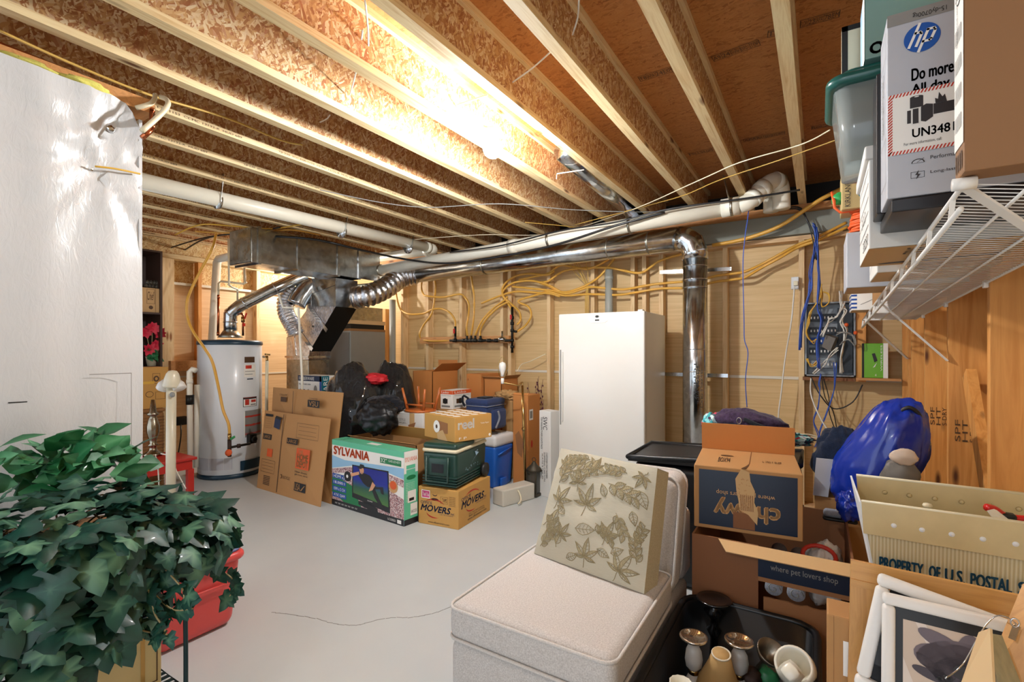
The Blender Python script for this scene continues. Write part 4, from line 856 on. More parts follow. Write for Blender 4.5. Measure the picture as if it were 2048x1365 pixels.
# ---- white carton with the wooden stool
Y0 = 3.40; a, b = P(778, 830, Y=Y0), P(846, 830, Y=Y0); hw = P(812, 826, Y=Y0).z
wc = Carton('white_carton', 'white taped carton carrying an upturned wooden stool', 'box', (a.x, Y0), (b.x, Y0), .30, hw, 'cardboard_white')
f = wc.front; f.rect(.62, .84, .76, 1, 'cardboard_pale'); f.poly([(.58, .86), (.8, .9), (.72, .80), (.62, .78)], 'cardboard_dark', 1); f.text('HOME STYLE', .1, .90, .5, .93, 'ink_grey'); f.text('H XJL', .1, .87, .55, .885, 'ink_black'); wc.done()
t = T('stool', 'small orange brown wooden stool upside down on the white carton', 'stool', (a.lerp(b, .6).x, Y0 + .15, hw))
cx, cy = a.lerp(b, .62).x, Y0 + .15; hs = .17
mb = MB()
for (x, y) in ((801, 776), (828, 790), (850, 780), (872, 794)): pass
feet = [(-.13, -.09), (.13, -.09), (-.13, .11), (.13, .11)]
MB().lathe([(.0, hw + .002), (.15, hw + .003), (.155, hw + .012), (.15, hw + .022), (.0, hw + .024)], 'chair_wood', (cx, cy, 0), 28).build('seat', t)
for (dx, dy) in feet: MB().tube([(cx + dx * .8, cy + dy * .8, hw + .02), (cx + dx * 1.12, cy + dy * 1.12, hw + hs + .06)], [.016, .010], 'chair_wood', 10).build('leg', t)
for (p, q) in ((feet[0], feet[1]), (feet[2], feet[3])): MB().tube([(cx + p[0] * .9, cy + p[1] * .9, hw + .07), (cx + q[0] * .9, cy + q[1] * .9, hw + .07)], .008, 'chair_wood', 8).build('stretcher', t)
# ---- flattened moving boxes
def flat_box(label, pts, y0, y1, art, floor_):
    bl_, br_ = P(*pts[3], Z=0), P(*pts[2], Z=0); tl, tr = P(*pts[0], Y=y1), P(*pts[1], Y=y1)
    t = T('flattened_carton', label, 'flattened box', (bl_ + br_) / 2, group='flattened moving boxes'); MB().sheet(br_, bl_, tl, tr, 'cardboard', .008).build('sheet', t)
    f = Face(bl_, br_ - bl_, tl - bl_, (br_ - bl_).length, (tl - bl_).length, eps=.003); art(f); f.mb.build('printed_artwork', t); return t
def art1(f):
    f.rect(.335, .02, .345, .98, 'ink_brown'); f.rect(.345, .15, .36, .152, 'ink_brown')
    f.rect(.43, .63, .60, .70, 'ink_black'); f.text('LARGE', .445, .645, .585, .685, 'cardboard', 2); f.rect(.02, .63, .17, .70, 'ink_black'); f.text('LARGE', .035, .645, .155, .685, 'cardboard', 2)
    f.frame(.57, .72, .90, .90, .003, 'ink_brown'); [f.rect(.60, .76 + .05 * i, .87, .763 + .05 * i, 'ink_brown', 1) for i in range(3)]
    f.rect(.60, .36, .80, .60, 'ink_orange', 1); f.text('THE', .63, .54, .70, .58, 'cardboard', 2, rot=0); f.text('HOME', .62, .46, .78, .535, 'cardboard', 2, bold=.002); f.text('DEPOT', .62, .38, .78, .455, 'cardboard', 2, bold=.002)
    f.text('How doers', .60, .31, .78, .335, 'ink_black'); f.text('get more done.', .60, .275, .80, .30, 'ink_black')
    f.rect(.12, .42, .21, .52, 'ink_orange', 1); f.frame(.04, .22, .27, .38, .003, 'ink_brown'); [f.rect(.06, .26 + .04 * i, .25, .263 + .04 * i, 'ink_brown', 1) for i in range(3)]
    f.poly([(.19, .80), (.29, .78), (.30, .90), (.20, .92)], 'ink_navy', 1); f.poly([(.20, .92), (.30, .90), (.32, .93), (.22, .95)], 'ink_black', 2); f.frame(.03, .78, .15, .93, .002, 'ink_brown'); f.rect(.03, .93, .16, .96, 'ink_black', 1)
    [f.text('moving large', .045, .80 + .03 * i, .13, .81 + .03 * i, 'ink_brown', 2) for i in range(4)]
    f.rect(.61, .10, .78, .20, 'ink_black', 1); f.text('USA', .62, .11, .70, .19, 'cardboard', 2); f.poly([(.71, .12), (.76, .18), (.77, .18), (.72, .11)], 'cardboard', 2)
    f.text('RECYCLE', .42, .20, .53, .235, 'ink_brown'); f.disc(.39, .22, .018, .02, 'ink_brown'); f.disc(.39, .22, .012, .014, 'cardboard', 2)
    for i in range(6): f.rect(.10, .07 + .02 * i, .21, .08 + .02 * i, 'ink_brown')
def art2(f):
    f.rect(.355, .02, .363, .98, 'ink_brown'); f.rect(.60, .84, .78, .91, 'ink_black', 1); f.text('VSU', .62, .85, .76, .90, 'cardboard', 2); f.text('COMMITTED', .62, .915, .75, .93, 'ink_brown')
    f.rect(.15, .86, .25, .91, 'ink_brown'); f.text('CORRUGATED', .13, .92, .26, .94, 'ink_brown'); f.disc(.88, .62, .02, .02, 'ink_brown'); f.disc(.88, .62, .013, .013, 'cardboard', 2)
flat_box('flattened moving box with orange logo leaning in front, its large label facing out', [(530, 821), (660.5, 838), (640, 1015), (513.5, 976)], 2.8, 2.98, art1, 0)
flat_box('taller flattened moving box leaning behind the one with the orange logo', [(546.5, 775), (686, 786), (662, 1009), (535, 968)], 2.9, 3.10, art2, 0)
# ---- farberware carton on a carton
Y0 = 3.45; a, b = P(593, 780, Y=Y0), P(640, 782, Y=Y0); zt, zb = P(593, 751, Y=Y0).z, P(593, 800, Y=Y0).z
sp = Carton('plain_carton', 'plain carton standing behind the flattened boxes under the kitchenware carton', 'box', (a.x, Y0), (b.x + .1, Y0), .3, zb - .002, 'cardboard'); sp.done()
fw = Carton('kitchenware_carton', 'white and blue kitchenware carton showing above the flattened boxes', 'box', (a.x, Y0 + .02), (b.x, Y0 + .02), .22, zt - zb, 'ink_white', z=zb)
f = fw.front; f.rect(0, .78, 1, 1, 'ink_navy'); f.text('FARBERWARE', .05, .82, .7, .95, 'ink_white', 2); f.text('MAKER TURBO OVEN', .05, .62, .55, .68, 'ink_navy'); f.rect(.08, .2, .3, .45, 'ink_navy'); f.rect(.92, 0, 1, 1, 'ink_blue'); f.disc(.75, .45, .03, .05, 'ink_grey'); f.disc(.45, .35, .03, .03, 'ink_grey')
f = fw.right; f.rect(0, 0, .45, 1, 'ink_teal'); f.text('WARE', .1, .05, .35, .95, 'ink_white', 2, rot=1); f.disc(.75, .6, .04, .05, 'ink_black'); f.disc(.75, .6, .03, .035, 'ink_white', 1); fw.done()
# ---- rubbish bags, jackets
def bagblob(name, label, cat, c, rad, mat, seed, knot=None, amp=.18, folds=.14, fr=2.2, base=None):
    mb = MB()
    def fn(p): 
        if base is not None and p.z < base: p.z = base
        return p
    mb.blob(c, rad, mat, seed, amp, fr, (56, 40), fn, folds)
    if knot:
        k = Vector(knot); top = Vector((c[0], c[1], c[2] + rad[2] * .8)); mb.tube(spline([top, top.lerp(k, .5), k, k + Vector((.03, .02, .05))], 4), [.09, .06, .03, .02, .02, .03, .035, .04, .045, .05, .05, .05, .04][:13], mat, 10)
    return single(mb, name, label, cat, (c[0], c[1], max(0, c[2] - rad[2])))
c = P(705, 830, d=5.12); bagblob('trash_bag', 'large glossy black rubbish bag behind the television carton', 'rubbish bag', (c.x, c.y, .60), (.345, .27, .66), 'trash_bag', 3, None, .14, .10, 1.8)
c = P(788, 800, d=5.35); bagblob('trash_bag', 'tall black rubbish bag standing further back beside the open carton', 'rubbish bag', (c.x, c.y, .66), (.24, .25, .66), 'trash_bag', 8, None, .12, .10, 1.7)
c = P(748, 758, d=5.1); bagblob('red_cloth', 'red cloth poking out between the two black rubbish bags', 'cloth', c, (.15, .12, .06), 'red_cloth', 2, None, .2, .2)
c = P(757, 835, d=4.55); bagblob('puffer_jacket', 'black quilted jacket heaped beside the white carton', 'jacket', (c.x, c.y, .79), (.20, .15, .16), 'puffer', 5, None, .2, .16, 3)
c = P(770, 812, d=4.8); bagblob('black_garment', 'black garment bundle draped behind the upturned stool', 'clothing', (c.x, c.y, c.z), (.21, .15, .10), 'black_fabric', 9, None, .2, .2, 3)
c = P(760, 880, d=4.7); None and single(MB().box(c.x - .2, c.y - .14, 0, c.x + .2, c.y + .2, .62, 'cardboard_dark'), 'plain_carton', 'plain dark carton under the black jacket', 'box', (c.x, c.y, 0))
# ---- cartons near the back wall
def fr_carton(name, label, x0, x1, yt, yb, Y, dep, mat, floor_=False, **kw):
    a, b = P(x0, yt, Y=Y), P(x1, yt, Y=Y); zt = P(x0, yt, Y=Y).z; zb = 0 if floor_ else P(x0, yb, Y=Y).z
    return Carton(name, label, 'box', (a.x, Y), (b.x, Y), dep, zt - zb, mat, z=zb, **kw)
g = fr_carton('open_carton', 'tall open orange brown carton right of the rubbish bags, one flap up', 826, 865, 742, 0, 4.15, .45, 'cardboard_orange', True, opened=True); g.flap('b', .12, -5, 'cardboard_orange'); g.flap('r', .16, 55, 'cardboard_orange'); f = g.right; g.done()
g = fr_carton('carton', 'brown carton against the back wall left of the bare lamp bulb', 933, 962, 748, 0, 4.55, .40, 'cardboard_orange', True); f = g.front; f.rect(.1, .93, .13, .95, 'ink_black'); g.done()
g = fr_carton('carton', 'brown carton by the doubled studs beneath the lamp bulb', 968, 1003, 757, 0, 4.60, .35, 'cardboard_orange', True, opened=True); g.flap('f', .05, 60); g.flap('r', .06, 50); g.done()
sup = fr_carton('plain_carton', 'plain carton under the small fan carton', 876, 905, 818, 0, 3.95, .40, 'cardboard', True); sup.done()
la = Carton('fan_carton', 'small white and orange fan heater carton behind the paper roll carton', 'box', (P(881, 800, Y=3.97).x, 3.97), (P(905, 800, Y=3.97).x, 3.97), .32, P(881, 781, Y=3.97).z - sup.h, 'ink_white', z=sup.h)
for f in (la.front, la.right): f.rect(0, .80, 1, 1, 'ink_orange'); f.text('Lasko', .1, .84, .7, .97, 'ink_white', 2); f.text('Ceramic Heater', .1, .70, .9, .76, 'ink_grey'); f.rect(.2, .3, .6, .55, 'ink_brown'); f.disc(.4, .43, .03, .03, 'ink_black', 1); f.rect(.1, .1, .8, .2, 'ink_grey')
la.done()
sup2 = Carton('plain_carton', 'plain carton under the navy insulated bag', 'box', (P(932, 860, Y=4.0).x, 4.0), (P(952, 860, Y=4.0).x, 4.0), .35, P(950, 862, Y=4.0).z, 'cardboard'); sup2.done()
zb = sup2.h; a, b = P(930, 860, Y=4.02), P(974, 860, Y=4.02); zt = P(950, 803, Y=4.02).z; cx = (a.x + b.x) / 2; w2 = (b.x - a.x) / 2
t = T('insulated_bag', 'navy soft insulated cooler bag with grey piping above the blue cooler', 'cooler bag', (cx, 4.18, zb + .001))
MB().rbox(cx - w2, 4.02, zb + .001, cx + w2, 4.36, zt, 'navy_fabric', .03).build('body', t)
MB().rbox(cx - w2 - .004, 4.015, zt - .05, cx + w2 + .004, 4.365, zt + .02, 'navy_fabric', .03).build('lid', t)
MB().tube([(cx - w2, 4.014, zt - .05), (cx + w2 + .005, 4.014, zt - .05), (cx + w2 + .006, 4.36, zt - .05)], .004, 'grey_fabric', 6).build('piping', t)
MB().rbox(cx + w2 - .01, 4.06, zb + .01, cx + w2 + .05, 4.32, zt - .08, 'navy_fabric', .035).build('side_pocket', t)
MB().tube(spline([(cx + w2 + .052, 4.10, zb + .03), (cx + w2 + .056, 4.16, zb + .12), (cx + w2 + .052, 4.14, zt - .10)], 6), .012, 'grey_fabric', 6).build('reflective_stripe', t)
MB().tube(spline([(cx - .1, 4.03, zt + .02), (cx - .14, 4.0, zt + .05), (cx - w2 - .02, 4.0, zt), (cx - w2, 4.02, zt - .06)], 5), .012, 'black_fabric', 6).build('strap', t)
MB().rbox(cx - .05, 4.1, zt + .02, cx + .06, 4.25, zt + .035, 'black_fabric', .01).build('top_handle', t)
# ---- tall upright cartons by the lamp
Y0 = P(1028, 967, Z=0).y; g = fr_carton('tall_carton', 'tall narrow brown carton standing left of the freezer, water stained', 1026, 1056, 790, 0, Y0, .26, 'cardboard_orange', True); f = g.front; f.poly([(.15, .55), (.3, .35), (.6, .3), (.75, .5), (.6, .52), (.4, .6)], 'cardboard_dark'); f = g.right; f.rect(.1, .72, .4, .84, 'ink_white'); f.rect(.15, .74, .35, .82, 'ink_grey', 1); f.disc(.3, .45, .02, .04, 'ink_red'); g.flap('f', .03, -50, 'cardboard_orange'); g.done()
Y1 = Y0 + .12; a, b = P(1003, 800, Y=Y1), P(1024, 800, Y=Y1)
g = Carton('paper_wrapped_carton', 'tall carton wrapped in crumpled kraft paper behind the blue cooler', 'box', (a.x, Y1), (b.x, Y1), .25, P(1003, 800, Y=Y1).z, 'kraft_paper', bevel=.02); g.done()
c = P(1016, 792, Y=Y1 + .1); bagblob('kraft_paper', 'crumpled brown paper stuffed on top of the wrapped tall carton', 'paper', c, (.13, .10, .06), 'kraft_paper', 4, None, .3, .5, 4)
# ---- brass swing arm floor lamp
b0 = P(1051, 989, Z=0); db = -SN * b0.x + CS * b0.y
t = T('floor_lamp', 'brass swing arm floor lamp with a bare white bulb', 'floor lamp', b0)
MB().lathe([(.105, 0), (.11, .012), (.10, .03), (.05, .042), (.03, .06), (.018, .10)], 'brass', b0, 32).build('base', t)
pz = hz(1045, 772, b0); MB().tube([b0 + Vector((0, 0, .08)), Vector((b0.x - .035, b0.y, pz))], .012, 'brass', 12).lathe([(.012, .62), (.022, .64), (.012, .66)], 'brass', b0 + Vector((-.02, 0, 0)), 14).build('pole', t)
pe = Vector((b0.x - .035, b0.y, pz)); pj = P(1026, 769, d=db); ps = P(1005, 766, d=db)
MB().tube(spline([pe, pe + Vector((0, 0, .03)), P(1035, 771, d=db), pj, ps], 5), .007, 'brass', 8).build('swing_arm', t)
MB().tube([ps + Vector((0, 0, -.01)), ps + Vector((0, 0, .045))], .016, 'white_paint', 12).build('socket', t)
pb_ = P(1005, 735, d=db); MB().lathe([(.014, -.09), (.018, -.06), (.032, -.02), (.036, .01), (.03, .04), (.0, .055)], 'frosted_glass', pb_, 18).build('light_bulb', t)
MB().tube(spline([ps + Vector((-.02, 0, .05)), P(997, 745, d=db), P(998, 728, d=db), P(1004, 714, d=db), P(1012, 728, d=db), P(1013, 745, d=db), ps + Vector((.02, 0, .05))], 5), .003, 'brass', 6).build('harp', t)
# ---- lantern, dried flowers, long white carton
b0 = P(1068, 992, Z=0); dl = -SN * b0.x + CS * b0.y; hl = hz(1068, 925, b0)
t = T('lantern', 'dark metal lantern with glass sides next to the brass lamp base', 'lantern', b0)
MB().rbox(b0.x - .06, b0.y - .06, 0, b0.x + .06, b0.y + .06, .03, 'lantern_metal', .01).build('base', t)
mb = MB()
for sx in (-1, 1):
    for sy in (-1, 1): mb.box(b0.x + sx * .05 - .006, b0.y + sy * .05 - .006, .03, b0.x + sx * .05 + .006, b0.y + sy * .05 + .006, hl - .08, 'lantern_metal')
mb.each('corner_post', t)
MB().box(b0.x - .046, b0.y - .046, .035, b0.x + .046, b0.y + .046, hl - .085, 'glass_smoke').build('glass', t)
MB().lathe([(.085, hl - .08), (.075, hl - .06), (.03, hl - .02), (.02, hl), (.01, hl + .01)], 'lantern_metal', (b0.x, b0.y, 0), 8).build('roof', t)
MB().tube([(b0.x + .02 * math.cos(a), b0.y, hl + .025 + .02 * math.sin(a)) for a in [R(30 * i) for i in range(12)]], .003, 'lantern_metal', 6, closed=True).build('ring', t)
rnd = random.Random(11)
b0 = P(1072, 960, Y=4.75); t = T('dried_flowers', 'tall bunch of dried stems with small pink flowers left of the freezer', 'dried flowers', (b0.x, b0.y, 0))
mb = MB(); fl = MB(); lf = MB()
for i in range(26):
    tx, ty = rnd.uniform(1046, 1088), rnd.uniform(750, 860); tip = P(tx, ty, Y=4.75 + rnd.uniform(-.1, .1)); base = Vector((b0.x + rnd.uniform(-.04, .04), b0.y, .1)); md = base.lerp(tip, .6) + Vector((rnd.uniform(-.04, .04), 0, .05))
    mb.tube(spline([base, md, tip], 5), [.004] * 6 + [.002] * 5, 'stem_red', 5)
    for j in range(5): q = md.lerp(tip, j / 5); fl.blob(q + Vector((rnd.uniform(-.015, .015), rnd.uniform(-.01, .01), 0)), (.008, .008, .013), 'stem_red', j, .2, sub=(6, 4))
for i in range(22):
    q = P(rnd.uniform(1070, 1084), rnd.uniform(830, 900), Y=4.68); fl.blob(q, (.018, .018, .014), rnd.choice(['petal_pink', 'petal_pink', 'ink_sky', 'pex_cream']), i, .3, sub=(8, 5))
    lf.add([q, q + Vector((.02, -.01, .01)), q + Vector((.045, -.01, .03)), q + Vector((.015, 0, .025))], [(0, 1, 2, 3)], 'leaf_mid')
for mb_, nm in ((mb, 'stems'), (fl, 'blossoms'), (lf, 'leaves')): o = mb_.build(nm, t); o['kind'] = 'stuff'
MB().lathe([(.06, 0), (.09, .10), (.07, .22), (.08, .28)], 'dark_wood', (b0.x, b0.y, 0), 20).build('vase', t)
a, b = P(1078.5, 991, Z=0), P(1101, 998, Z=0); Y0 = a.y
g = Carton('long_white_carton', 'long narrow white carton standing upright against the freezer front', 'box', a, b, .13, hz(1089, 821, a), 'cardboard_white'); f = g.front
f.text('SWC', .35, .78, .72, .93, 'ink_black', rot=3); f.text('FOR MANUFACTURER LIGHTS PACK', .15, .55, .3, .92, 'ink_black', rot=3); f.text('CUSTOMER PART NUMBER', .62, .22, .75, .52, 'ink_black', rot=3); f.text('SHIPPING CARTON', .42, .18, .55, .52, 'ink_black', rot=3); f.text('SLATS 4 OZ 90', .25, .2, .36, .5, 'ink_black', rot=3); g.done()
# ---- upright freezer
x0, x1 = P(1117, 630, Y=4.10).x, P(1289, 622, Y=4.10).x; zt = P(1117, 629, Y=4.10).z
t = T('upright_freezer', 'tall white upright freezer against the back wall', 'freezer', ((x0 + x1) / 2, 4.4, 0))
MB().box(x0 + .002, 4.17, .02, x1 - .002, 4.76, zt - .004, 'freezer_white').build('cabinet', t, bevel=.004)
MB().rbox(x0, 4.10, .10, x1, 4.165, zt, 'freezer_white', .012).build('door', t)
MB().box(x0 + .03, 4.13, 0, x1 - .03, 4.17, .095, 'dark_plastic').build('kick_plate', t)
mb = MB().rbox(x0 + .035, 4.085, .75, x0 + .05, 4.105, 1.40, 'freezer_white', .006); mb.build('handle', t)
MB().box(x0 + .015, 4.098, .72, x0 + .028, 4.1005, 1.42, 'ink_grey').build('handle_recess', t)
f = Face((x0, 4.098, 0), (1, 0, 0), (0, 0, 1), x1 - x0, zt); q = [(.39, .955), (.60, .955), (.60, .985), (.39, .985)]
f.poly([(.38, .958), (.40, .948), (.56, .948), (.60, .958), (.60, .992), (.38, .992)], 'ink_white'); f.disc(.475, .980, .022, .012, 'ink_grey', 1); f.disc(.475, .980, .013, .010, 'ink_black', 2); f.rect(.45, .958, .50, .965, 'ink_black', 1); f.mb.build('badge', t)
MB().box(x1 - .06, 4.11, zt, x1 - .02, 4.16, zt + .012, 'freezer_white').build('hinge_cover', t)
# ================================================================ left corner
XL = -6.10; y2_ = P(325, 600, X=XL).y; y1_ = y2_ - .80
t = T('storage_shelf', 'dark brown shelf unit with red plant and cartons behind the plastic wall edge', 'shelf', (-6.28, (y1_ + y2_) / 2, 0))
z1, z2, zt = P(320, 626, X=XL).z, P(320, 733, X=XL).z, 2.50
MB().box(XL - .36, y2_ - .02, 0, XL, y2_, zt, 'dark_wood').build('side_panel', t); MB().box(XL - .36, y1_, 0, XL, y1_ + .02, zt, 'dark_wood').build('side_panel', t)
MB().box(XL - .375, y1_, 0, XL - .36, y2_, zt, 'dark_wood').build('back_panel', t)
for z in (z1, z2, .5, zt): MB().box(XL - .36, y1_ + .02, z - .02, XL, y2_ - .02, z, 'dark_wood').build('shelf_board', t)
XF = XL - .03; cy_ = P(322, 600, X=XF).y
c = Carton('carton', 'small pinkish carton with dark script on the upper dark shelf', 'box', (XF - .26, cy_ - .30), (XF, cy_ - .30), .30, P(300, 576, X=XF).z - z1 - .002, 'cardboard_pale', z=z1 + .001)
c.right.frame(.55, .35, .80, .95, .003, 'ink_brown').text('Chief', .57, .50, .78, .85, 'ink_brown', ital=True); c.right.disc(.68, .2, .02, .02, 'ink_brown'); c.right.rect(.82, 0, .83, 1, 'ink_brown'); c.done()
zc_ = P(300, 576, X=XF).z
for i in range(9):
    px_ = 292 + (i % 5) * 7 + (3 if i > 4 else 0); q = P(px_, 571 if i < 5 else 558, X=XF - .05)
    single(MB().lathe([(.0, -.022), (.015, -.017), (.022, 0), (.015, .017), (.004, .022), (.004, .028), (0, .029)], 'glass_smoke', (q.x, min(q.y, cy_ - .02), zc_ + .024 + (.04 if i > 4 else 0)), 14), 'ornament_ball', 'small dark glass ornament ball piled on the script carton', 'ornament', q, 'glass ornaments on the upper dark shelf')
Yl = 2.3
q0 = P(303, 733, X=XL - .13)
t = T('poinsettia', 'red artificial poinsettia in a pot on the dark shelf', 'potted plant', (q0.x, q0.y, z2 + .001))
MB().lathe([(.04, z2 + .002), (.055, z2 + .10), (.06, z2 + .105)], 'pex_cream', (q0.x, q0.y, 0), 18).build('pot', t)
rl_ = MB(); gl_ = MB(); st = MB(); rnd = random.Random(5)
def leafpoly(mb, o, d, nrm, L, W, mat, cup=.15, lv=None):
    d = Vector(d).normalized(); n = Vector(nrm); s = d.cross(n)
    if s.length < 1e-3: s = d.cross(Vector((1, 0, 0)))
    s.normalize(); n = s.cross(d).normalized(); o = Vector(o)
    prof = [(0, 0), (.25, .8), (.45, 1), (.7, .62), (1, 0)]
    mid = [o + d * (L * t_) - n * (L * cup * t_ * t_) for t_, _ in prof]; up = [m + s * (W * w_) + n * (W * .25 * w_) for m, (_, w_) in zip(mid, prof)][1:-1]; dn = [m - s * (W * w_) + n * (W * .25 * w_) for m, (_, w_) in zip(mid, prof)][1:-1]
    vs = mid + up + dn; fs = []
    for side in (5, 8):
        fs += [(0, side, 1) if side == 5 else (0, 1, side)]
        for i in range(2):
            q = (i + 1, side + i, side + i + 1, i + 2); fs.append(q if side == 5 else q[::-1])
        fs.append((3, side + 2, 4) if side == 5 else (3, 4, side + 2))
    mb.add(vs, fs, mat, True)
    if mb.lv is not None:
        k = lv if lv is not None else .5; mb.lv += [min(1, k + .35)] * 5 + [k] * 6
heads = [(292, 665), (305, 655), (319, 668), (312, 690), (298, 700)]
for hx, hy in heads:
    c = P(hx, hy, X=XL - .04 - rnd.uniform(0, .06)); st.tube([(q0.x, q0.y, z2 + .1), c], .004, 'stem_pale', 5)
    for k in range(8): a_ = k * math.pi / 4 + rnd.random() * .3; leafpoly(rl_, c, (.45, math.cos(a_), math.sin(a_)), (1, -.3, 0), rnd.uniform(.06, .09), .026, 'petal_red')
for k in range(16): a_ = rnd.uniform(0, 6.28); c = P(rnd.uniform(293, 316), rnd.uniform(695, 718), X=XL - .08); leafpoly(gl_, c, (.5, .6 * math.cos(a_), -.3 + .4 * math.sin(a_)), (1, -.2, .3), .08, .032, 'leaf_mid')
for mb_, nm in ((rl_, 'bracts'), (gl_, 'leaves'), (st, 'stems')): o = mb_.build(nm, t); o['kind'] = 'stuff'
# hamper, carton with line drawings
XH = -5.62; yb_ = P(330, 850, X=XH).y; zh = P(315, 818, X=XH).z
t = T('wicker_hamper', 'brown wicker hamper standing behind the red table', 'hamper', (XH - .15, yb_ - .2, 0))
MB().rbox(XH - .30, yb_ - .42, 0, XH, yb_, zh - .03, 'wicker', .03).build('body', t); MB().rbox(XH - .31, yb_ - .43, zh - .035, XH + .01, yb_ + .01, zh, 'wicker', .03).build('lid', t)
mb = MB()
for i in range(24): z = .03 + i * (zh - .08) / 24; mb.tube([(XH + .003, yb_ - .41, z), (XH + .003, yb_ - .01, z)], .006, 'wicker', 6)
mb.build('weave', t)
XH = -5.66; yb_ = P(337, 800, X=XH).y; c = Carton('drawing_carton', 'tan carton with brown line drawings left of the cream post lamp', 'box', (XH - .24, yb_ - .42), (XH, yb_ - .42), .42, P(300, 735, X=XH).z - zh - .002, 'cardboard_gold', z=zh + .001)
f = c.right; f.frame(.66, .60, .82, .85, .003, 'ink_brown'); f.disc(.74, .72, .025, .03, 'ink_brown', 1); f.disc(.74, .72, .012, .016, 'cardboard_gold', 2); f.frame(.72, .22, .93, .40, .003, 'ink_brown'); f.disc(.60, .35, .035, .03, 'ink_brown', 1); f.disc(.60, .35, .03, .025, 'cardboard_gold', 2); f.rect(.4, .60, .70, .66, 'cable_yellow', 1); c.done()
MB()
# red table
tr = P(395, 914, Z=.42); x1, y1 = tr.x, tr.y; x0, y0 = x1 - .50, y1 - .45
t = T('side_table', 'small bright red wooden table beside the water heater', 'table', ((x0 + x1) / 2, (y0 + y1) / 2, 0))
MB().box(x0, y0, .395, x1, y1, .42, 'red_wood').build('tabletop', t, bevel=.005)
MB().box(x0 + .03, y0 + .03, .31, x1 - .03, y1 - .03, .394, 'red_wood').build('apron', t)
for sx, sy in ((x0 + .02, y0 + .02), (x1 - .07, y0 + .02), (x0 + .02, y1 - .07), (x1 - .07, y1 - .07)): MB().box(sx, sy, 0, sx + .05, sy + .05, .31, 'red_wood').build('leg', t)
# silver lamp
lb = P(306, 912, Z=.42); lb = Vector((min(lb.x, x1 - .1), lb.y, .421)); zl = hz(306, 800, lb) - .42
t = T('table_lamp', 'turned antique silver lamp base on the red table', 'lamp', lb)
MB().lathe([(.075, 0), (.08, .015), (.065, .03), (.035, .05), (.025, .09), (.045, .10), (.025, .115), (.03, .15), (.05, .22), (.052, .28), (.035, .35), (.022, .37), (.045, .385), (.05, .395), (.03, .41), (.015, zl)], 'antique_silver', lb, 28, flute=10, fa=.04).build('base', t)
cab = spline([lb + Vector((.05, 0, .01)), P(316, 935, d=4.1), P(318, 985, d=4.1), P(316, 1040, d=4.1)], 6); MB().tube(cab, .005, 'cable_white', 6).build('cord', t)
pipe_thing('power_cord', 'loose white cord with plug draped off the red table edge', 'cord', [P(322, 908, d=4.15), P(345, 915, d=4.1), P(352, 940, d=4.1), P(362, 960, d=4.1), P(372, 978, d=4.1)], .005, 'cable_white', k=6, n=6)
# cream post lamp with three shades
pb0 = P(341, 1010, d=4.05); pb0.z = 0; dp = 4.05
t = T('post_lamp', 'cream enamel lamp post with three drooping cup shades', 'floor lamp', pb0)
MB().tube([pb0, Vector((P(345, 770, d=dp).x, pb0.y, P(345, 775, d=dp).z))], .036, 'cream_enamel', 20).build('post', t)
MB().lathe([(.14, 0), (.14, .02), (.05, .04)], 'cream_enamel', pb0, 28).build('base', t)
q = P(344, 766, d=dp - .02); MB().lathe([(.062, -.035), (.066, -.02), (.058, .03), (.045, .075), (.03, .098), (.0, .105)], 'cream_enamel', q, 22, (.12, .0, 1)).build('top_shade', t)
for x, ax in ((328, (-.5, -.1, -.75)), (357, (.5, .1, -.75))):
    q = P(x, 772, d=dp + .01); MB().lathe([(.0, -.055), (.03, -.045), (.048, -.01), (.05, .03), (.04, .035)], 'frosted_glass', q, 18, ax).build('cup_shade', t)
q = P(347, 793, d=dp - .04); MB().disc if False else None
MB().lathe([(.022, 0), (.022, .004)], 'ink_grey', P(345, 790, d=dp - .05), 16, (.5, -.85, 0)).build('oval_slot', t)
# wall outlet with plug
q = P(361, 842, X=-6.42); single(MB().rbox(q.x - .03, q.y - .06, q.z - .05, q.x + .04, q.y + .06, q.z + .05, 'ink_black', .01), 'plug_adapter', 'black plug adapter on the left wall behind the cream post', 'plug', q)
pipe_thing('power_cord', 'thin black cord hanging from the black plug adapter', 'cord', [q, P(362, 870, X=-6.3), P(357, 905, X=-6.3), P(349, 945, X=-6.3)], .007, 'cable_black', k=5, n=6)
# red storage tote
cx, cy = -2.81, 1.20; t = T('storage_tote', 'bright red plastic tote with lavender lid beside the ivy', 'tote', (cx, cy, 0))
MB().rbox(cx - .30, cy - .20, 0, cx + .28, cy + .20, .37, 'tote_red', .05, 5, .13).build('body', t)
MB().rbox(cx - .315, cy - .215, .34, cx + .30, cy + .215, .385, 'tote_red', .055, 5).build('rim', t)
MB().rbox(cx - .30, cy - .20, .385, cx + .285, cy + .20, .405, 'tote_lid', .05, 5).build('lid', t)
MB().rbox(cx - .22, cy - .12, .406, cx + .20, cy + .12, .418, 'tote_lid', .04, 5).build('lid_panel', t)
MB().tube([(cx + .272, cy - .13, .30), (cx + .28, cy - .12, .24), (cx + .28, cy + .12, .24), (cx + .272, cy + .13, .30)], .006, 'tote_red', 8).build('handle_edge', t)
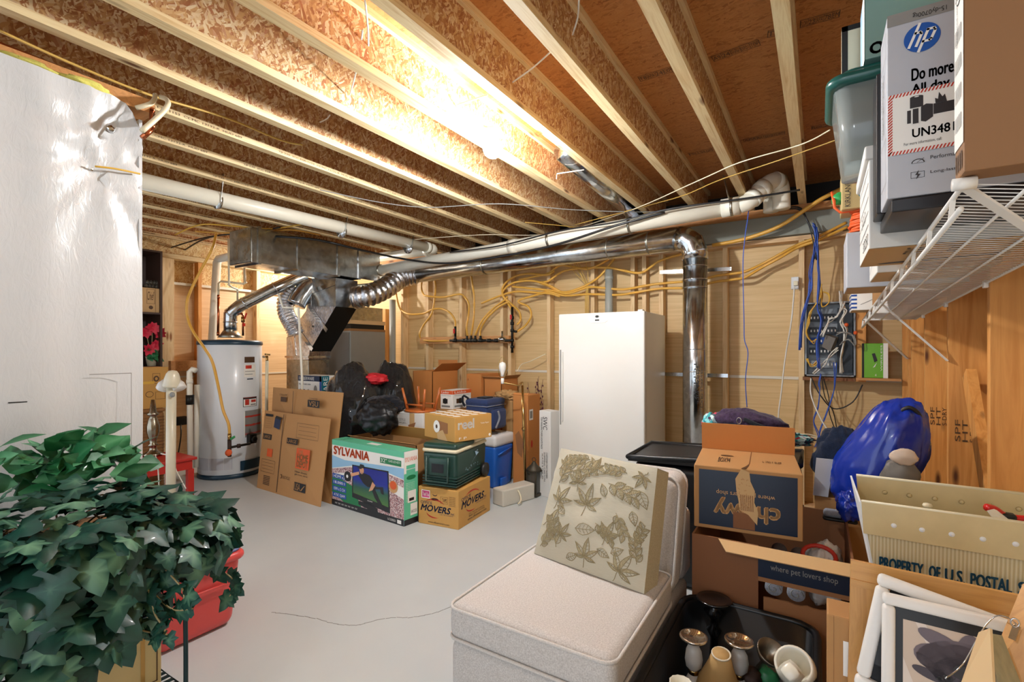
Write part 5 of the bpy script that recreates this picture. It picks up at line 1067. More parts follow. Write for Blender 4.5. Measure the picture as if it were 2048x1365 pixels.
# ---------------------------------------------------------------- wrought iron plant stand with ivy
sx0, sx1, sy0, sy1 = -2.22, -1.93, .10, .86
t = T('plant_stand', 'dark green wrought iron plant stand under the ivy', 'plant stand', ((sx0 + sx1) / 2, .48, 0))
for x in (sx0, sx1):
    for y in (sy0, sy1):
        MB().tube(spline([(x, y, .0), (x, y, .3), (x, y, .52), (x + (.02 if x > -2.1 else -.02), y + .01, .60), (x, y + .02, .66)], 5), .008, 'stand_iron', 8).build('leg', t)
        MB().tube([(x + .03 * math.cos(a_), y + .002, .05 + .03 * math.sin(a_)) for a_ in [R(24 * i) for i in range(15)]], .005, 'stand_iron', 6, closed=True).build('scroll', t)
for z in (.20, .60):
    MB().tube([(sx0, sy0, z), (sx1, sy0, z), (sx1, sy1, z), (sx0, sy1, z)], .007, 'stand_iron', 8, closed=True).build('shelf_frame', t)
    mb = MB(); n = 9
    for i in range(1, n): x = sx0 + (sx1 - sx0) * i / n; mb.bar((x, sy0, z), (x, sy1, z), .012, .006, 'stand_iron')
    mb.build('shelf_slats', t)
for z in (.52, .57): MB().tube([(sx1 + .004, sy0, z), (sx1 + .02, (sy0 + sy1) / 2, z), (sx1 + .004, sy1, z), ((sx0 + sx1) / 2, sy1 + .02, z), (sx0, sy1, z)], .005, 'stand_iron', 6).build('rail', t)
c = Carton('gift_bag', 'shiny gold and brown gift bag on the lower plant stand shelf', 'bag', (-2.19, .56), (-2.02, .56), .26, .30, 'gold_box', z=.212); c.right.frame(.05, .05, .95, .95, .004, 'ink_brown'); c.right.rect(.75, .0, .8, 1, 'mls_gold'); c.right.text('G', .1, .5, .25, .7, 'ink_brown'); c.front.text('GOTT', .1, .6, .8, .75, 'ink_brown'); c.done()
IVY = [(0, 0), (.30, -.16), (.52, .02), (.40, .22), (.58, .42), (.30, .50), (.20, .74), (0, 1.0), (-.20, .74), (-.30, .50), (-.58, .42), (-.40, .22), (-.52, .02), (-.30, -.16)]
def ivyleaf(mb, o, d, nrm, L, mat, lv):
    d = Vector(d).normalized(); n = Vector(nrm); s = d.cross(n)
    if s.length < 1e-3: s = Vector((1, 0, 0))
    s.normalize(); n = s.cross(d).normalized(); o = Vector(o); cen = o + d * (.34 * L) + n * (.07 * L)
    vs = [cen]; lvv = [min(1, lv + .45)]
    for i, (x, y) in enumerate(IVY):
        dr = -.12 * (x * x + (y - .3) ** 2) - (.05 if i % 2 == 0 else 0); vs.append(o + s * (x * L) + d * (y * L) + n * (dr * L)); lvv.append(lv + (.18 if i % 2 == 0 else -.05))
    k = len(IVY); mb.add(vs, [(0, 1 + i, 1 + (i + 1) % k) for i in range(k)], mat, True); mb.lv += [max(0, v) for v in lvv]
rnd = random.Random(21)
def surf(c, rad, u, v):
    d = Vector((math.cos(u) * math.cos(v), math.sin(u) * math.cos(v), math.sin(v))); p = Vector(c) + Vector((d.x * rad[0], d.y * rad[1], d.z * rad[2])); n = Vector((d.x / rad[0], d.y / rad[1], d.z / rad[2])).normalized(); return p, n
t = T('potted_ivy', 'large artificial ivy with lobed dark green leaves spilling from a wicker basket', 'ivy plant', (-2.05, .48, .61))
MB().lathe([(.13, .61), (.17, .70), (.18, .80), (.17, .82)], 'wicker', (-2.05, .62, 0), 26).build('basket', t)
mb = MB(); mb.lv = []; sm = MB()
for c, rad, n, lo in (((-2.05, .50, .74), (.30, .44, .22), 430, -.9), ((-1.98, .86, .74), (.17, .17, .14), 70, -.8), ((-1.95, .05, .70), (.26, .3, .24), 160, -.8), ((-1.95, .36, .58), (.22, .42, .17), 280, -.8), ((-1.98, .50, .84), (.26, .38, .16), 120, -.1)):
    for i in range(n):
        u, v = rnd.uniform(-2.2, 1.8), math.asin(rnd.uniform(math.sin(lo), 1)); p, nn = surf(c, tuple(r * rnd.uniform(.72, 1.08) for r in rad), u, v)
        dn = Vector((0, 0, -1)); d = (dn - nn * dn.dot(nn)); d = d if d.length > .2 else Vector((rnd.uniform(-1, 1), rnd.uniform(-1, 1), 0)); d = d.normalized() + Vector((rnd.uniform(-.6, .6), rnd.uniform(-.6, .6), rnd.uniform(-.2, .5))) + nn * .3
        ivyleaf(mb, p, d, nn + Vector((rnd.uniform(-.4, .4), rnd.uniform(-.5, .3), rnd.uniform(-.2, .5))), rnd.uniform(.06, .115), 'ivy_leaf', rnd.choice([.0, .1, .2, .3, .45, .6]))
trail = [[P(410, 1110, d=1.95), P(440, 1095, d=1.95), P(463, 1075, d=1.95), P(470, 1060, d=1.95)], [P(405, 1100, d=1.95), P(425, 1135, d=1.9), P(455, 1150, d=1.9), P(470, 1170, d=1.9), P(455, 1200, d=1.9)], [P(310, 1120, d=1.65), P(340, 1150, d=1.6), P(365, 1180, d=1.6), P(368, 1205, d=1.6)],
         [P(280, 1140, d=1.6), P(300, 1190, d=1.55), P(310, 1230, d=1.55), P(330, 1262, d=1.55), P(300, 1265, d=1.55)], [P(310, 1190, d=1.6), P(345, 1220, d=1.6), P(385, 1218, d=1.6)], [P(250, 1230, d=1.55), P(280, 1260, d=1.55), P(335, 1270, d=1.55)]]
for tr_ in trail:
    p = spline(tr_, 5); sm.tube(p, .0028, 'stem_pale', 5)
    for i in range(2, len(p), 2): ivyleaf(mb, p[i], (rnd.uniform(-1, 1), rnd.uniform(-.5, .5), rnd.uniform(-1, .2)), (rnd.uniform(.2, 1), -1, .3), rnd.uniform(.045, .075), 'ivy_leaf', rnd.choice([.2, .35, .5]))
for i in range(14):
    a_ = rnd.uniform(0, 6.28); p0 = Vector((-2.05, .55, .8)); q, _n = surf((-2.05, .52, .76), (.27, .42, .2), a_, rnd.uniform(-.1, .6)); sm.tube(spline([p0, p0.lerp(q, .5) + Vector((0, 0, .08)), q], 5), .003, 'stem_brown', 5)
o = mb.build('foliage', t); o['kind'] = 'stuff'; o = sm.build('stems', t); o['kind'] = 'stuff'
t = T('potted_philodendron', 'bright green heart leaved artificial plant rising behind the ivy', 'potted plant', (-2.30, .42, .61))
mb = MB(); mb.lv = []
for c, rad, n in (((-2.26, .42, .99), (.16, .26, .12), 90), ((-2.2, .66, .98), (.13, .15, .13), 70), ((-2.28, .1, .96), (.16, .22, .10), 60)):
    for i in range(n):
        u, v = rnd.uniform(-2.4, 2.2), math.asin(rnd.uniform(-.3, 1)); p, nn = surf(c, tuple(r * rnd.uniform(.6, 1.05) for r in rad), u, v)
        a_ = rnd.uniform(0, 6.28); leafpoly(mb, p, Vector((math.cos(a_), math.sin(a_), rnd.uniform(-.6, .5))) + nn * .6, nn + Vector((rnd.uniform(-.2, .6), -.5, .2)), rnd.uniform(.07, .13), rnd.uniform(.025, .042), 'philo_leaf', .12, rnd.choice([.15, .3, .45, .6]))
o = mb.build('foliage', t); o['kind'] = 'stuff'
MB().lathe([(.08, .61), (.10, .75), (.11, .80)], 'dark_plastic', (-2.27, .42, 0), 20).build('pot', t)
# ================================================================ armless chair and pillow
cx0, cx1, cy0 = -1.17, -.53, 1.41
t = T('slipper_chair', 'armless beige upholstered chair in the foreground', 'chair', ((cx0 + cx1) / 2, 1.9, 0))
MB().rbox(cx0, cy0 + .01, .04, cx1, 2.42, .335, 'chair_fabric', .03, 4).build('seat_base', t)
def pringe(x0, y0, x1, y1, z, r): 
    o = []
    for qx, qy, a0 in ((x1 - r, y1 - r, 0), (x0 + r, y1 - r, 90), (x0 + r, y0 + r, 180), (x1 - r, y0 + r, 270)):
        for i in range(5): a = R(a0 + 22.5 * i); o.append((qx + r * math.cos(a), qy + r * math.sin(a), z))
    return o
sc_ = MB().rbox(cx0 - .006, cy0, .338, cx1 + .006, 2.12, .475, 'chair_fabric', .04, 5).build('seat_cushion', t)
for z in (.462, .352): MB().tube(pringe(cx0 - .006, cy0, cx1 + .006, 2.12, z, .045), .006, 'chair_piping', 8, closed=True).build('piping', sc_)
b0 = MB().rbox(cx0, 2.12, .34, cx1, 2.29, .84, 'chair_fabric', .06, 5)
def lean(mb, z0, k, bulge=0):
    for v in mb.v:
        dz = v.z - z0
        if dz > 0: v.y += dz * k
    return mb
bc = lean(b0, .34, .32).build('back_cushion', t)
for y in (2.135, 2.275): lean(MB().tube([(x, y, z) for x, y_, z in [(a, 0, b) for a, b, _ in pringe(cx0 + .004, .36, cx1 - .004, .835, 0, .06)]], .006, 'chair_piping', 8, closed=True), .34, .32).build('piping', bc)
MB().rbox(cx0, 2.33, .336, cx1, 2.50, .66, 'chair_fabric', .04, 4).build('back_frame', t)
for x in (cx0 + .06, cx1 - .06):
    for y in (cy0 + .07, 2.35): MB().lathe([(.018, 0), (.025, .04)], 'dark_wood', (x, y, 0), 12).build('foot', t)
BL, BR = P(1068, 1107, Z=.478), P(1288, 1189, Z=.478); TL, TR_ = P(1122, 897, d=2.36), P(1315, 937, d=2.0)
nn = -((BR - BL).cross(TL - BL)).normalized(); nn = -nn if nn.y < 0 else nn   # points away from the viewer side
def psurf(a, b, side):
    base = BL * (1 - a) * (1 - b) + BR * a * (1 - b) + TR_ * a * b + TL * (1 - a) * b
    e = (1 - (2 * a - 1) ** 4) * (1 - (2 * b - 1) ** 4); w = noise.noise(Vector((a * 4, b * 3, 1))) * .012 + noise.noise(Vector((a * 2, b * 10, 5))) * .006
    tuft = -.022 * math.exp(-((a - .42) ** 2 + (b - .55) ** 2) * 60)
    th = .055 + .028 * e + w * e + tuft * e
    return base + nn * (.055 - th if side else .055 + th)
t = T('throw_pillow', 'square beige pillow with woven leaf pattern leaning on the chair back', 'pillow', (BL + BR) / 2)
N = 26; vs = []; mb = MB()
for side in (1, 0): vs += [psurf(i / N, j / N, side) for j in range(N + 1) for i in range(N + 1)]
M_ = (N + 1) ** 2; g = lambda i, j, s: s * M_ + j * (N + 1) + i; fs = []
for j in range(N):
    for i in range(N): fs.append((g(i, j, 0), g(i + 1, j, 0), g(i + 1, j + 1, 0), g(i, j + 1, 0))); fs.append((g(i, j, 1), g(i, j + 1, 1), g(i + 1, j + 1, 1), g(i + 1, j, 1)))
mb.add(vs, fs, 'pillow_fabric', True); pf = mb.build('cover', t)
fs = []
for i in range(N):
    for (a, b) in (((i, 0), (i + 1, 0)), ((i, N), (i + 1, N)), ((0, i), (0, i + 1)), ((N, i), (N, i + 1))): fs.append((g(*a, 0), g(*b, 0), g(*b, 1), g(*a, 1)))
mb = MB().add(vs, fs, 'pillow_side', True); mb.build('gusset', t)
art = MB(); rnd = random.Random(4)
def onp(a, b, k=.0012): return psurf(min(1, max(0, a)), min(1, max(0, b)), 1) - nn * k
def motif(ca, cb, size, rot, kind):
    leaves = []
    if kind == 'maple': leaves = [(rot + x, size * s_, .17) for x, s_ in ((0, 1), (48, .85), (-48, .85), (95, .6), (-95, .6))]
    elif kind == 'spray': leaves = [(rot + (40 if i % 2 else -40), size * .38, .3) for i in range(7)]
    else: leaves = [(rot, size, .28)]
    for i, (an, L, w) in enumerate(leaves):
        d = (math.cos(R(an)), math.sin(R(an))); s_ = (-d[1], d[0]); oa, ob = (ca, cb)
        if kind == 'spray': k = size * (.1 + .13 * i); oa += math.cos(R(rot)) * k; ob += math.sin(R(rot)) * k
        pr = [(0, 0), (.2, .75), (.4, 1), (.65, .75), (.85, .3), (1, 0)]
        up = [(oa + d[0] * L * t_ + s_[0] * L * w * q, ob + d[1] * L * t_ + s_[1] * L * w * q) for t_, q in pr]; dn = [(oa + d[0] * L * t_ - s_[0] * L * w * q, ob + d[1] * L * t_ - s_[1] * L * w * q) for t_, q in pr]
        o = up + dn[::-1][1:-1]
        if any(not (-.0 <= x <= 1 and 0 <= y <= 1) for x, y in o): continue
        half = [(oa + d[0] * L * t_, ob + d[1] * L * t_) for t_, q in pr]
        if kind != 'out': 
            v_ = [onp(*q) for q in up] + [onp(*q) for q in half[::-1]]; n_ = len(pr); art.add(v_, [(i, i + 1, 2 * n_ - 2 - i, 2 * n_ - 1 - i) for i in range(n_ - 1)], 'leaf_weave_light', True)
        art.tube([onp(*q) for q in o], .0016, 'leaf_weave', 4, closed=True); art.tube([onp(*q) for q in half], .0013, 'leaf_weave', 4)
        for k in range(1, 5):
            for sg in (1, -1): t_ = k / 5.5; q = .75 * w * L * (1 - abs(t_ - .4)); a_, b_ = oa + d[0] * L * t_, ob + d[1] * L * t_; art.tube([onp(a_, b_), onp(a_ + d[0] * q * .6 + sg * s_[0] * q, b_ + d[1] * q * .6 + sg * s_[1] * q)], .0009, 'leaf_weave', 3)
    if kind != 'out':
        L = size * 1.0; a_, b_ = ca + math.cos(R(rot)) * L * (1 if kind == 'spray' else -.5), cb + math.sin(R(rot)) * L * (1 if kind == 'spray' else -.5)
        if 0 < a_ < 1 and 0 < b_ < 1: art.tube([onp(ca + (a_ - ca) * i / 6, cb + (b_ - cb) * i / 6 + .012 * math.sin(i)) for i in range(7)], .0014, 'leaf_weave', 4)
for m_ in [(.42, .55, .20, 80, 'maple'), (.15, .52, .17, 60, 'maple'), (.5, .12, .17, 85, 'maple'), (.80, .10, .19, 60, 'maple'), (.72, .55, .2, -60, 'spray'), (.22, .12, .28, 110, 'spray'), (.38, .33, .18, 10, 'out'), (.2, .8, .3, 20, 'spray'), (.6, .78, .28, -15, 'spray'),
           (.66, .34, .15, 70, 'maple'), (.88, .78, .16, -60, 'out'), (.08, .30, .13, 20, 'maple'), (.9, .35, .18, 70, 'spray'), (.45, .88, .13, 130, 'maple'), (.1, .85, .12, 40, 'maple'), (.85, .60, .12, -70, 'out'), (.33, .06, .12, 30, 'out'), (.72, .22, .12, 30, 'out'), (.3, .72, .15, 100, 'maple'), (.1, .68, .26, 70, 'spray'), (.55, .42, .2, -30, 'spray'), (.9, .9, .12, -120, 'maple'), (.75, .9, .2, 180, 'spray'), (.05, .08, .2, 60, 'spray'), (.93, .2, .2, 100, 'spray'), (.6, .66, .12, 120, 'out'), (.25, .42, .12, 150, 'out'), (.36, .95, .2, 190, 'spray'), (.6, .22, .12, -20, 'out'), (.25, .24, .13, 60, 'maple')]: motif(*m_)
art.build('leaf_pattern', t)
# ================================================================ cartons on the right
Yb = 2.28
xa, xb, zt = -.48, .115, .60
t = T('open_carton', 'large open pet supply carton carrying the navy carton, flap folded down in front', 'box', ((xa + xb) / 2, 2.55, 0))
mb = MB().box(xa, 2.96, 0, xb, 2.968, .60, 'cardboard_brown'); mb.build('back_panel', t)
MB().box(xb - .008, Yb, 0, xb, 2.96, .60, 'cardboard_brown').build('side_panel', t); MB().box(xa, Yb, 0, xa + .008, 2.96, .60, 'cardboard_dark').build('side_panel', t)
MB().box(xa, Yb, 0, xb, 2.96, .006, 'cardboard').build('bottom_panel', t)
p1 = -.215
MB().box(xa, Yb - .008, 0, p1, Yb, .60, 'cardboard_brown').build('front_panel', t)
MB().sheet((p1, Yb - .008, .475), (xb, Yb - .008, .475), (xb, Yb - .008, .585), (p1, Yb - .008, .585), 'chewy_navy', .005).build('navy_strip', t)
MB().box(p1, Yb - .009, .455, xb, Yb - .002, .476, 'cardboard_dark').build('torn_edge', t)
f = Face((p1, Yb - .014, .475), (1, 0, 0), (0, 0, 1), xb - p1, .11); f.text('where pet lovers shop', .14, .28, .84, .56, 'ink_grey'); f.mb.build('printed_lettering', t)
vs = [(p1 + .02, Yb - .01, 0), (xb, Yb - .01, 0)]; n = 14; rnd = random.Random(3)
top = [(p1 + .02 + (xb - p1 - .02) * i / n, .395 - .05 * i / n * 0 + rnd.uniform(-.004, .004)) for i in range(n + 1)]
MB().prism([(p1 + .02, 0), (xb, 0)] + top[::-1], Yb - .012, Yb - .004, 'cardboard_dark').build('torn_front', t)
fl = MB().sheet((-.37, Yb - .01, .60), (xb - .01, Yb - .01, .60), (xb - .01, Yb - .075, .575), (-.33, Yb - .075, .575), 'cardboard_pale', .004); fl.build('flap', t)
for i, (x, y) in enumerate(((1547, 1178), (1592, 1190))):
    c = P(x, y, Y=Yb + .01); c.y = Yb + .01; mb = MB(); mb.lathe([(.030, 0), (.033, .004), (.033, .35)], 'grey_fabric', c, 24, (0, 1, .12)); tt = T('rolled_towel', ('left' if i == 0 else 'right') + ' grey rolled towel showing in the torn carton opening', 'towel', c); mb.build('roll', tt)
    sp_ = [(c.x + (.028 - .0022 * k_) * math.cos(k_ * .7), c.y - .003, c.z + (.028 - .0022 * k_) * math.sin(k_ * .7)) for k_ in range(12)]; MB().tube(sp_, .002, 'cable_grey', 4).build('spiral_fold', tt)
q = (.02, 2.6, .46); bagblob('red_white_bag', 'white plastic bag with red rings inside the open carton', 'bag', (.02, 2.55, .44), (.08, .16, .12), 'ink_white', 3, None, .2, .15)
f = Face((-.03, 2.42, .46), (1, .2, 0), (0, .6, .8), .12, .12); 
mb = MB().tube([(.0 + .06 * math.cos(a), 2.44 + .05 * math.sin(a) * .8, .545 + .03 * math.sin(a)) for a in [R(20 * i) for i in range(18)]], .009, 'ink_red', 8, closed=True); single(mb, 'red_ring', 'red ring print on the white bag in the open carton', 'ring', (.0, 2.44, .54))
# navy pet supply carton, upside down
A, B = P(1388, 1058, d=2.25), P(1606, 1103, d=2.06); zz = .606
ch = Carton('pet_supply_carton', 'navy and kraft carton with upside down lettering and a torn strip', 'box', (A.x, A.y), (B.x, B.y), .42, .285, 'cardboard', z=zz)
f = ch.front; f.rect(.05, .06, .955, .94, 'chewy_navy', 0)
f.text('chewy', .20, .20, .80, .52, 'ink_tan', 3, bold=.004, rot=2); f.text('where pet lovers shop', .22, .56, .76, .65, 'ink_tan', 3, rot=2)
rnd = random.Random(9); tp = [(.44, 1.0), (.43, .86), (.41, .72), (.43, .55), (.45, .42), (.47, .33)]; tq = [(.60, .22), (.60, .36), (.58, .52), (.585, .66), (.55, .80), (.54, 1.0)]
f.poly([(.455, 1), (.40, .84), (.41, .66), (.43, .5), (.44, .36), (.52, .30), (.60, .16), (.61, .36), (.575, .5), (.58, .68), (.54, .82), (.53, .96)], 'cardboard_pale', 5)
for i in range(7): f.line([(.455 + .018 * i, .36), (.452 + .018 * i, .60)], .003, 'cardboard_brown', 6)
for i in range(40): a_, b_ = rnd.uniform(.43, .56), rnd.uniform(.38, .86); f.line([(a_, b_), (a_ + rnd.uniform(-.02, .02), b_ + rnd.uniform(-.03, .03))], .002, 'cardboard', 7)
f.rect(.38, .07, .58, .32, 'cardboard_brown', 4)
f = ch.right; f.rect(.06, .06, .94, .94, 'chewy_navy'); f.poly([(.40, .35), (.50, .45), (.58, .38), (.60, .52), (.72, .60), (.56, .66), (.50, .78), (.44, .66), (.32, .62), (.42, .52)], 'ink_tan', 1)
f = ch.top; f.line([(.47, 0), (.53, .28), (.55, .98)], .004, 'cardboard_brown'); f.poly([(.45, 0), (.53, .22), (.50, 0)], 'ink_brown', 1); f.text('BOX94', .22, .25, .34, .50, 'ink_black', rot=0); f.text('L 250 1 ELEP', .66, .40, .84, .50, 'ink_brown'); f.disc(.3, .62, .03, .02, 'ink_brown')
ch.flap('b', .14, -8, 'cardboard_orange'); ch.done()
# black totes and clothes behind
a, b = P(1256, 905, Y=2.95), P(1600, 900, Y=2.95)
t = T('storage_tote', 'black plastic tote with curved rim behind the armless chair', 'tote', ((a.x + b.x) / 2, 3.15, 0))
MB().rbox(a.x + .02, 2.97, 0, b.x, 3.45, .73, 'tote_black', .05, 4, .06).build('body', t)
mb = MB(); n = 12; p = [(a.x + (b.x - a.x) * i / n, 2.95, .755 + .06 * (i / n)) for i in range(n + 1)]; mb.tube(p + [(b.x, 3.45, .80), (a.x, 3.45, .76)], .016, 'tote_black', 8, closed=True); mb.build('rim', t)
MB().hexa([(a.x, 2.95, .73), (b.x, 2.95, .76), (b.x, 3.45, .79), (a.x, 3.45, .75), (a.x, 2.95, .752), (b.x, 2.95, .81), (b.x, 3.45, .80), (a.x, 3.45, .76)], 'dark_plastic').build('lid', t)
t = T('black_case', 'small black rounded case beside the base of the round duct', 'case', P(1427, 892, Y=3.2)); q = P(1413, 893, Y=3.2); r_ = P(1452, 875, Y=3.2); MB().rbox(q.x, 3.2, q.z - .1, r_.x, 3.4, r_.z, 'dark_plastic', .03).build('body', t); MB().rbox(q.x + .01, 3.19, q.z - .08, r_.x - .01, 3.205, r_.z - .02, 'tote_black', .02).build('lid', t)
c = P(1427, 848, Y=3.1); bagblob('patterned_pouch', 'teal and pink swirl patterned cloth pouch left of the purple handbag', 'pouch', c, (.062, .05, .065), 'dry_cloth_teal', 4, None, .3, .2, 3)
c = P(1500, 872, Y=3.2); bagblob('patterned_cloth', 'dark teal patterned cloth lying beneath the purple handbag', 'cloth', (c.x + .04, c.y, c.z), (.26, .12, .05), 'dry_cloth_teal', 7, None, .25, .2, 3)
c = P(1500, 846, Y=3.1)
t = T('handbag', 'dark purple snakeskin handbag lying on the patterned cloth', 'handbag', (c.x, c.y, c.z - .07))
def bagfn(p): p.z *= (1.15 - .55 * (p.x + .17) / .34); return p
MB().blob(c, (.19, .09, .085), 'purple_fabric', 2, .15, 2.5, (44, 28), bagfn, .12).build('body', t)
MB().tube(spline([c + Vector((-.02, -.09, .03)), c + Vector((.06, -.11, .0)), c + Vector((.15, -.10, -.03)), c + Vector((.20, -.06, -.05))], 6), .012, 'black_fabric', 8).build('strap', t)
MB().rbox(c.x - .13, c.y - .10, c.z - .06, c.x - .05, c.y - .08, c.z + .0, 'black_fabric', .01).build('buckle_tab', t)
MB().tube([(c.x - .045 + .012 * math.cos(a_), c.y - .10, c.z + .02 + .018 * math.sin(a_)) for a_ in [R(36 * i) for i in range(10)]], .003, 'chrome', 6, closed=True).build('buckle', t)
# white panel, dark backpack, blue dry bag
Y0 = 2.74; a, b = P(1628, 915, Y=Y0), P(1663, 1010, Y=Y0)
sup = Carton('plain_carton', 'plain carton holding the white panel and the dark bags', 'box', (-.02, 2.99), (.50, 2.99), .45, .66, 'cardboard'); sup.done()
t = T('white_board', 'plain white upright board behind the navy carton', 'board', (a.lerp(b, .5).x, 2.99, .66))
q, r_ = P(1628, 916, Y=2.995), P(1663, 1000, Y=2.995); MB().hexa([(q.x - .005, 2.985, .662), (r_.x - .015, 2.985, .662), (r_.x - .015, 3.0, .662), (q.x - .005, 3.0, .662), (q.x + .01, 2.985, q.z), (r_.x + .01, 2.985, q.z), (r_.x + .01, 3.0, q.z), (q.x + .01, 3.0, q.z)], 'grey_box').build('panel', t)
c = P(1690, 950, Y=3.12); bagblob('backpack', 'dark navy backpack slumped behind the white board', 'backpack', (c.x, c.y, .83), (.14, .12, .175), 'navy_black', 6, None, .2, .15, base=-.165)
c = P(1768, 930, Y=3.0)
t = T('dry_bag', 'glossy royal blue rubberised bag leaning on the right wall studs', 'bag', (c.x, c.y, .66))
def dfn(p): p.x += .12 * p.z / .30 + .02; p.x *= (1 - .25 * max(0, p.z) / .3); return p
def crease(p):
    return dfn(p)
MB().blob((c.x - .03, c.y, .90), (.17, .13, .29), 'dry_bag_blue', 11, .10, 1.3, (64, 44), dfn, .17).build('body', t)
q = P(1818, 845, Y=2.93); MB().tube(spline([q + Vector((-.04, 0, .04)), q + Vector((.0, -.01, .07)), q + Vector((.04, 0, .03)), q + Vector((.03, 0, -.03))], 6), .009, 'ink_black', 8).build('handle', t)
q = P(1800, 960, Y=2.82); MB().blob(q, (.07, .03, .10), 'furnace_dark', 5, .2, 2, (24, 16)).build('grey_panel', t); MB().blob(P(1808, 915, Y=2.80), (.05, .012, .038), 'print_pale', 4, .2, 2, (20, 12)).build('clear_window', t)
c = P(1700, 1012, Y=2.85); bagblob('blue_fabric', 'small fold of blue rubberised cloth hanging left of the mail tub', 'cloth', c, (.05, .06, .07), 'dry_bag_blue', 3, None, .3, .3)
q = P(1680, 1028, Y=2.90); t = T('mesh_sandal', 'grey mesh strap shoe lying on top of the open carton contents', 'shoe', q); MB().rbox(q.x - .07, q.y - .03, q.z - .02, q.x + .07, q.y + .04, q.z + .012, 'grey_fabric', .02).build('upper', t); MB().rbox(q.x - .072, q.y - .032, q.z - .036, q.x + .072, q.y + .042, q.z - .02, 'ink_black', .015).build('sole', t)
# ---------------------------------------------------------------- mail tub
YB, YF = 1.99, 1.76; xl, xr = .105, .555; zb_, zf_, z0_ = .998, .972, .66
st = Carton('plain_carton', 'plain carton under the mail tub', 'box', (.11, 1.74), (.55, 1.74), .27, .655, 'cardboard'); st.done()
t = T('mail_tub', 'translucent corrugated plastic mail tub with blue lettering', 'tub', ((xl + xr) / 2, 1.87, z0_))
def wall4(y0a, y1a, x0a, x1a, z0, z1, mat, th=.006): pass
xlb, ylb, yfb = xl + .05, YB - .03, YF + .03
MB().sheet((xr, YF, zf_), (xl, YF, zf_), (xlb, yfb, z0_), (xr - .04, yfb, z0_), 'corrugated_plastic', .005).build('front_wall', t)
MB().sheet((xl, YB, zb_), (xr, YB, zb_), (xr - .04, ylb, z0_), (xlb, ylb, z0_), 'corrugated_plastic', .005).build('back_wall', t)
MB().sheet((xl, YF, zf_), (xl - .012, YB, zb_), (xlb, ylb, z0_), (xlb, yfb, z0_), 'cooler_white', .005).build('side_wall', t)
MB().sheet((xr, YB, zb_), (xr, YF, zf_), (xr - .04, yfb, z0_), (xr - .04, ylb, z0_), 'corrugated_plastic', .005).build('side_wall', t)
MB().box(xlb, yfb, z0_, xr - .04, ylb, z0_ + .006, 'corrugated_plastic').build('bottom', t)
MB().sheet((xl + .005, YF - .004, zf_ - .088), (xr, YF - .004, zf_ - .092), (xr + .0, YF - .006, zf_ + .004), (xl, YF - .006, zf_ + .004), 'band_plastic', .005).build('rim_band', t)
MB().sheet((xl + .005, YB - .008, zb_ - .075), (xr, YB - .008, zb_ - .08), (xr, YB - .006, zb_ + .004), (xl, YB - .006, zb_ + .004), 'band_plastic', .004).build('rim_band', t)
for y, z in ((YF - .006, zf_ + .004), (YB - .006, zb_ + .004)): MB().tube([(xl, y, z), (xr, y, z)], .005, 'cooler_cream', 8).build('rim_edge', t)
mb = MB()
for i in range(7):
    mb.lathe([(.008, 0), (.006, .003), (.0, .004)], 'cooler_white', (xl + .075 + .062 * i, YF - .008, zf_ - .052), 12, (0, -1, 0)); mb.lathe([(.007, 0), (.005, .003), (.0, .004)], 'band_plastic', (xl + .075 + .062 * i, YB - .013, zb_ - .04), 12, (0, -1, 0))
mb.each('rivet', t)
f = quadface((xl + .03, YF + .004, zf_ - .10), (xr + .03, YF + .004, zf_ - .10), (xl + .03, yfb - .012, z0_ + .02), eps=.004)
f.text('PROPERTY', .03, .56, .245, .74, 'ink_usps', 2, bold=.0012); f.text('OF', .275, .56, .325, .74, 'ink_usps', 2, bold=.0012); f.text('U.S.', .350, .56, .438, .74, 'ink_usps', 2, bold=.0012); f.text('POSTAL', .465, .56, .640, .74, 'ink_usps', 2, bold=.0012); f.text('SERVICE', .668, .56, .90, .74, 'ink_usps', 2, bold=.0012)
f.mb.build('printed_lettering', t)
q = P(1855, 1012, Y=1.9); single(MB().lathe([(.0, -.008), (.01, -.006), (.013, 0), (.01, .006), (0, .008)], 'pex_cream', q, 14), 'cream_knob', 'small shiny cream knob poking up in the mail tub', 'knob', q)
q = P(2010, 1030, Y=1.88)
t = T('red_knife', 'red and black tool with a white tag inside the mail tub', 'tool', q); MB().tube(spline([P(1972, 1015, Y=1.86), P(1990, 1020, Y=1.87), P(2015, 1035, Y=1.88), P(2060, 1040, Y=1.88)], 5), .010, 'red_plastic', 8).build('handle', t); MB().rbox(q.x - .01, q.y - .02, q.z - .012, q.x + .02, q.y + .01, q.z + .006, 'ink_black', .005).build('grip', t); MB().sheet(P(1975, 1022, Y=1.84), P(1990, 1018, Y=1.86), P(2018, 1040, Y=1.86), P(1990, 1042, Y=1.84), 'ink_white', .002).build('tag', t)
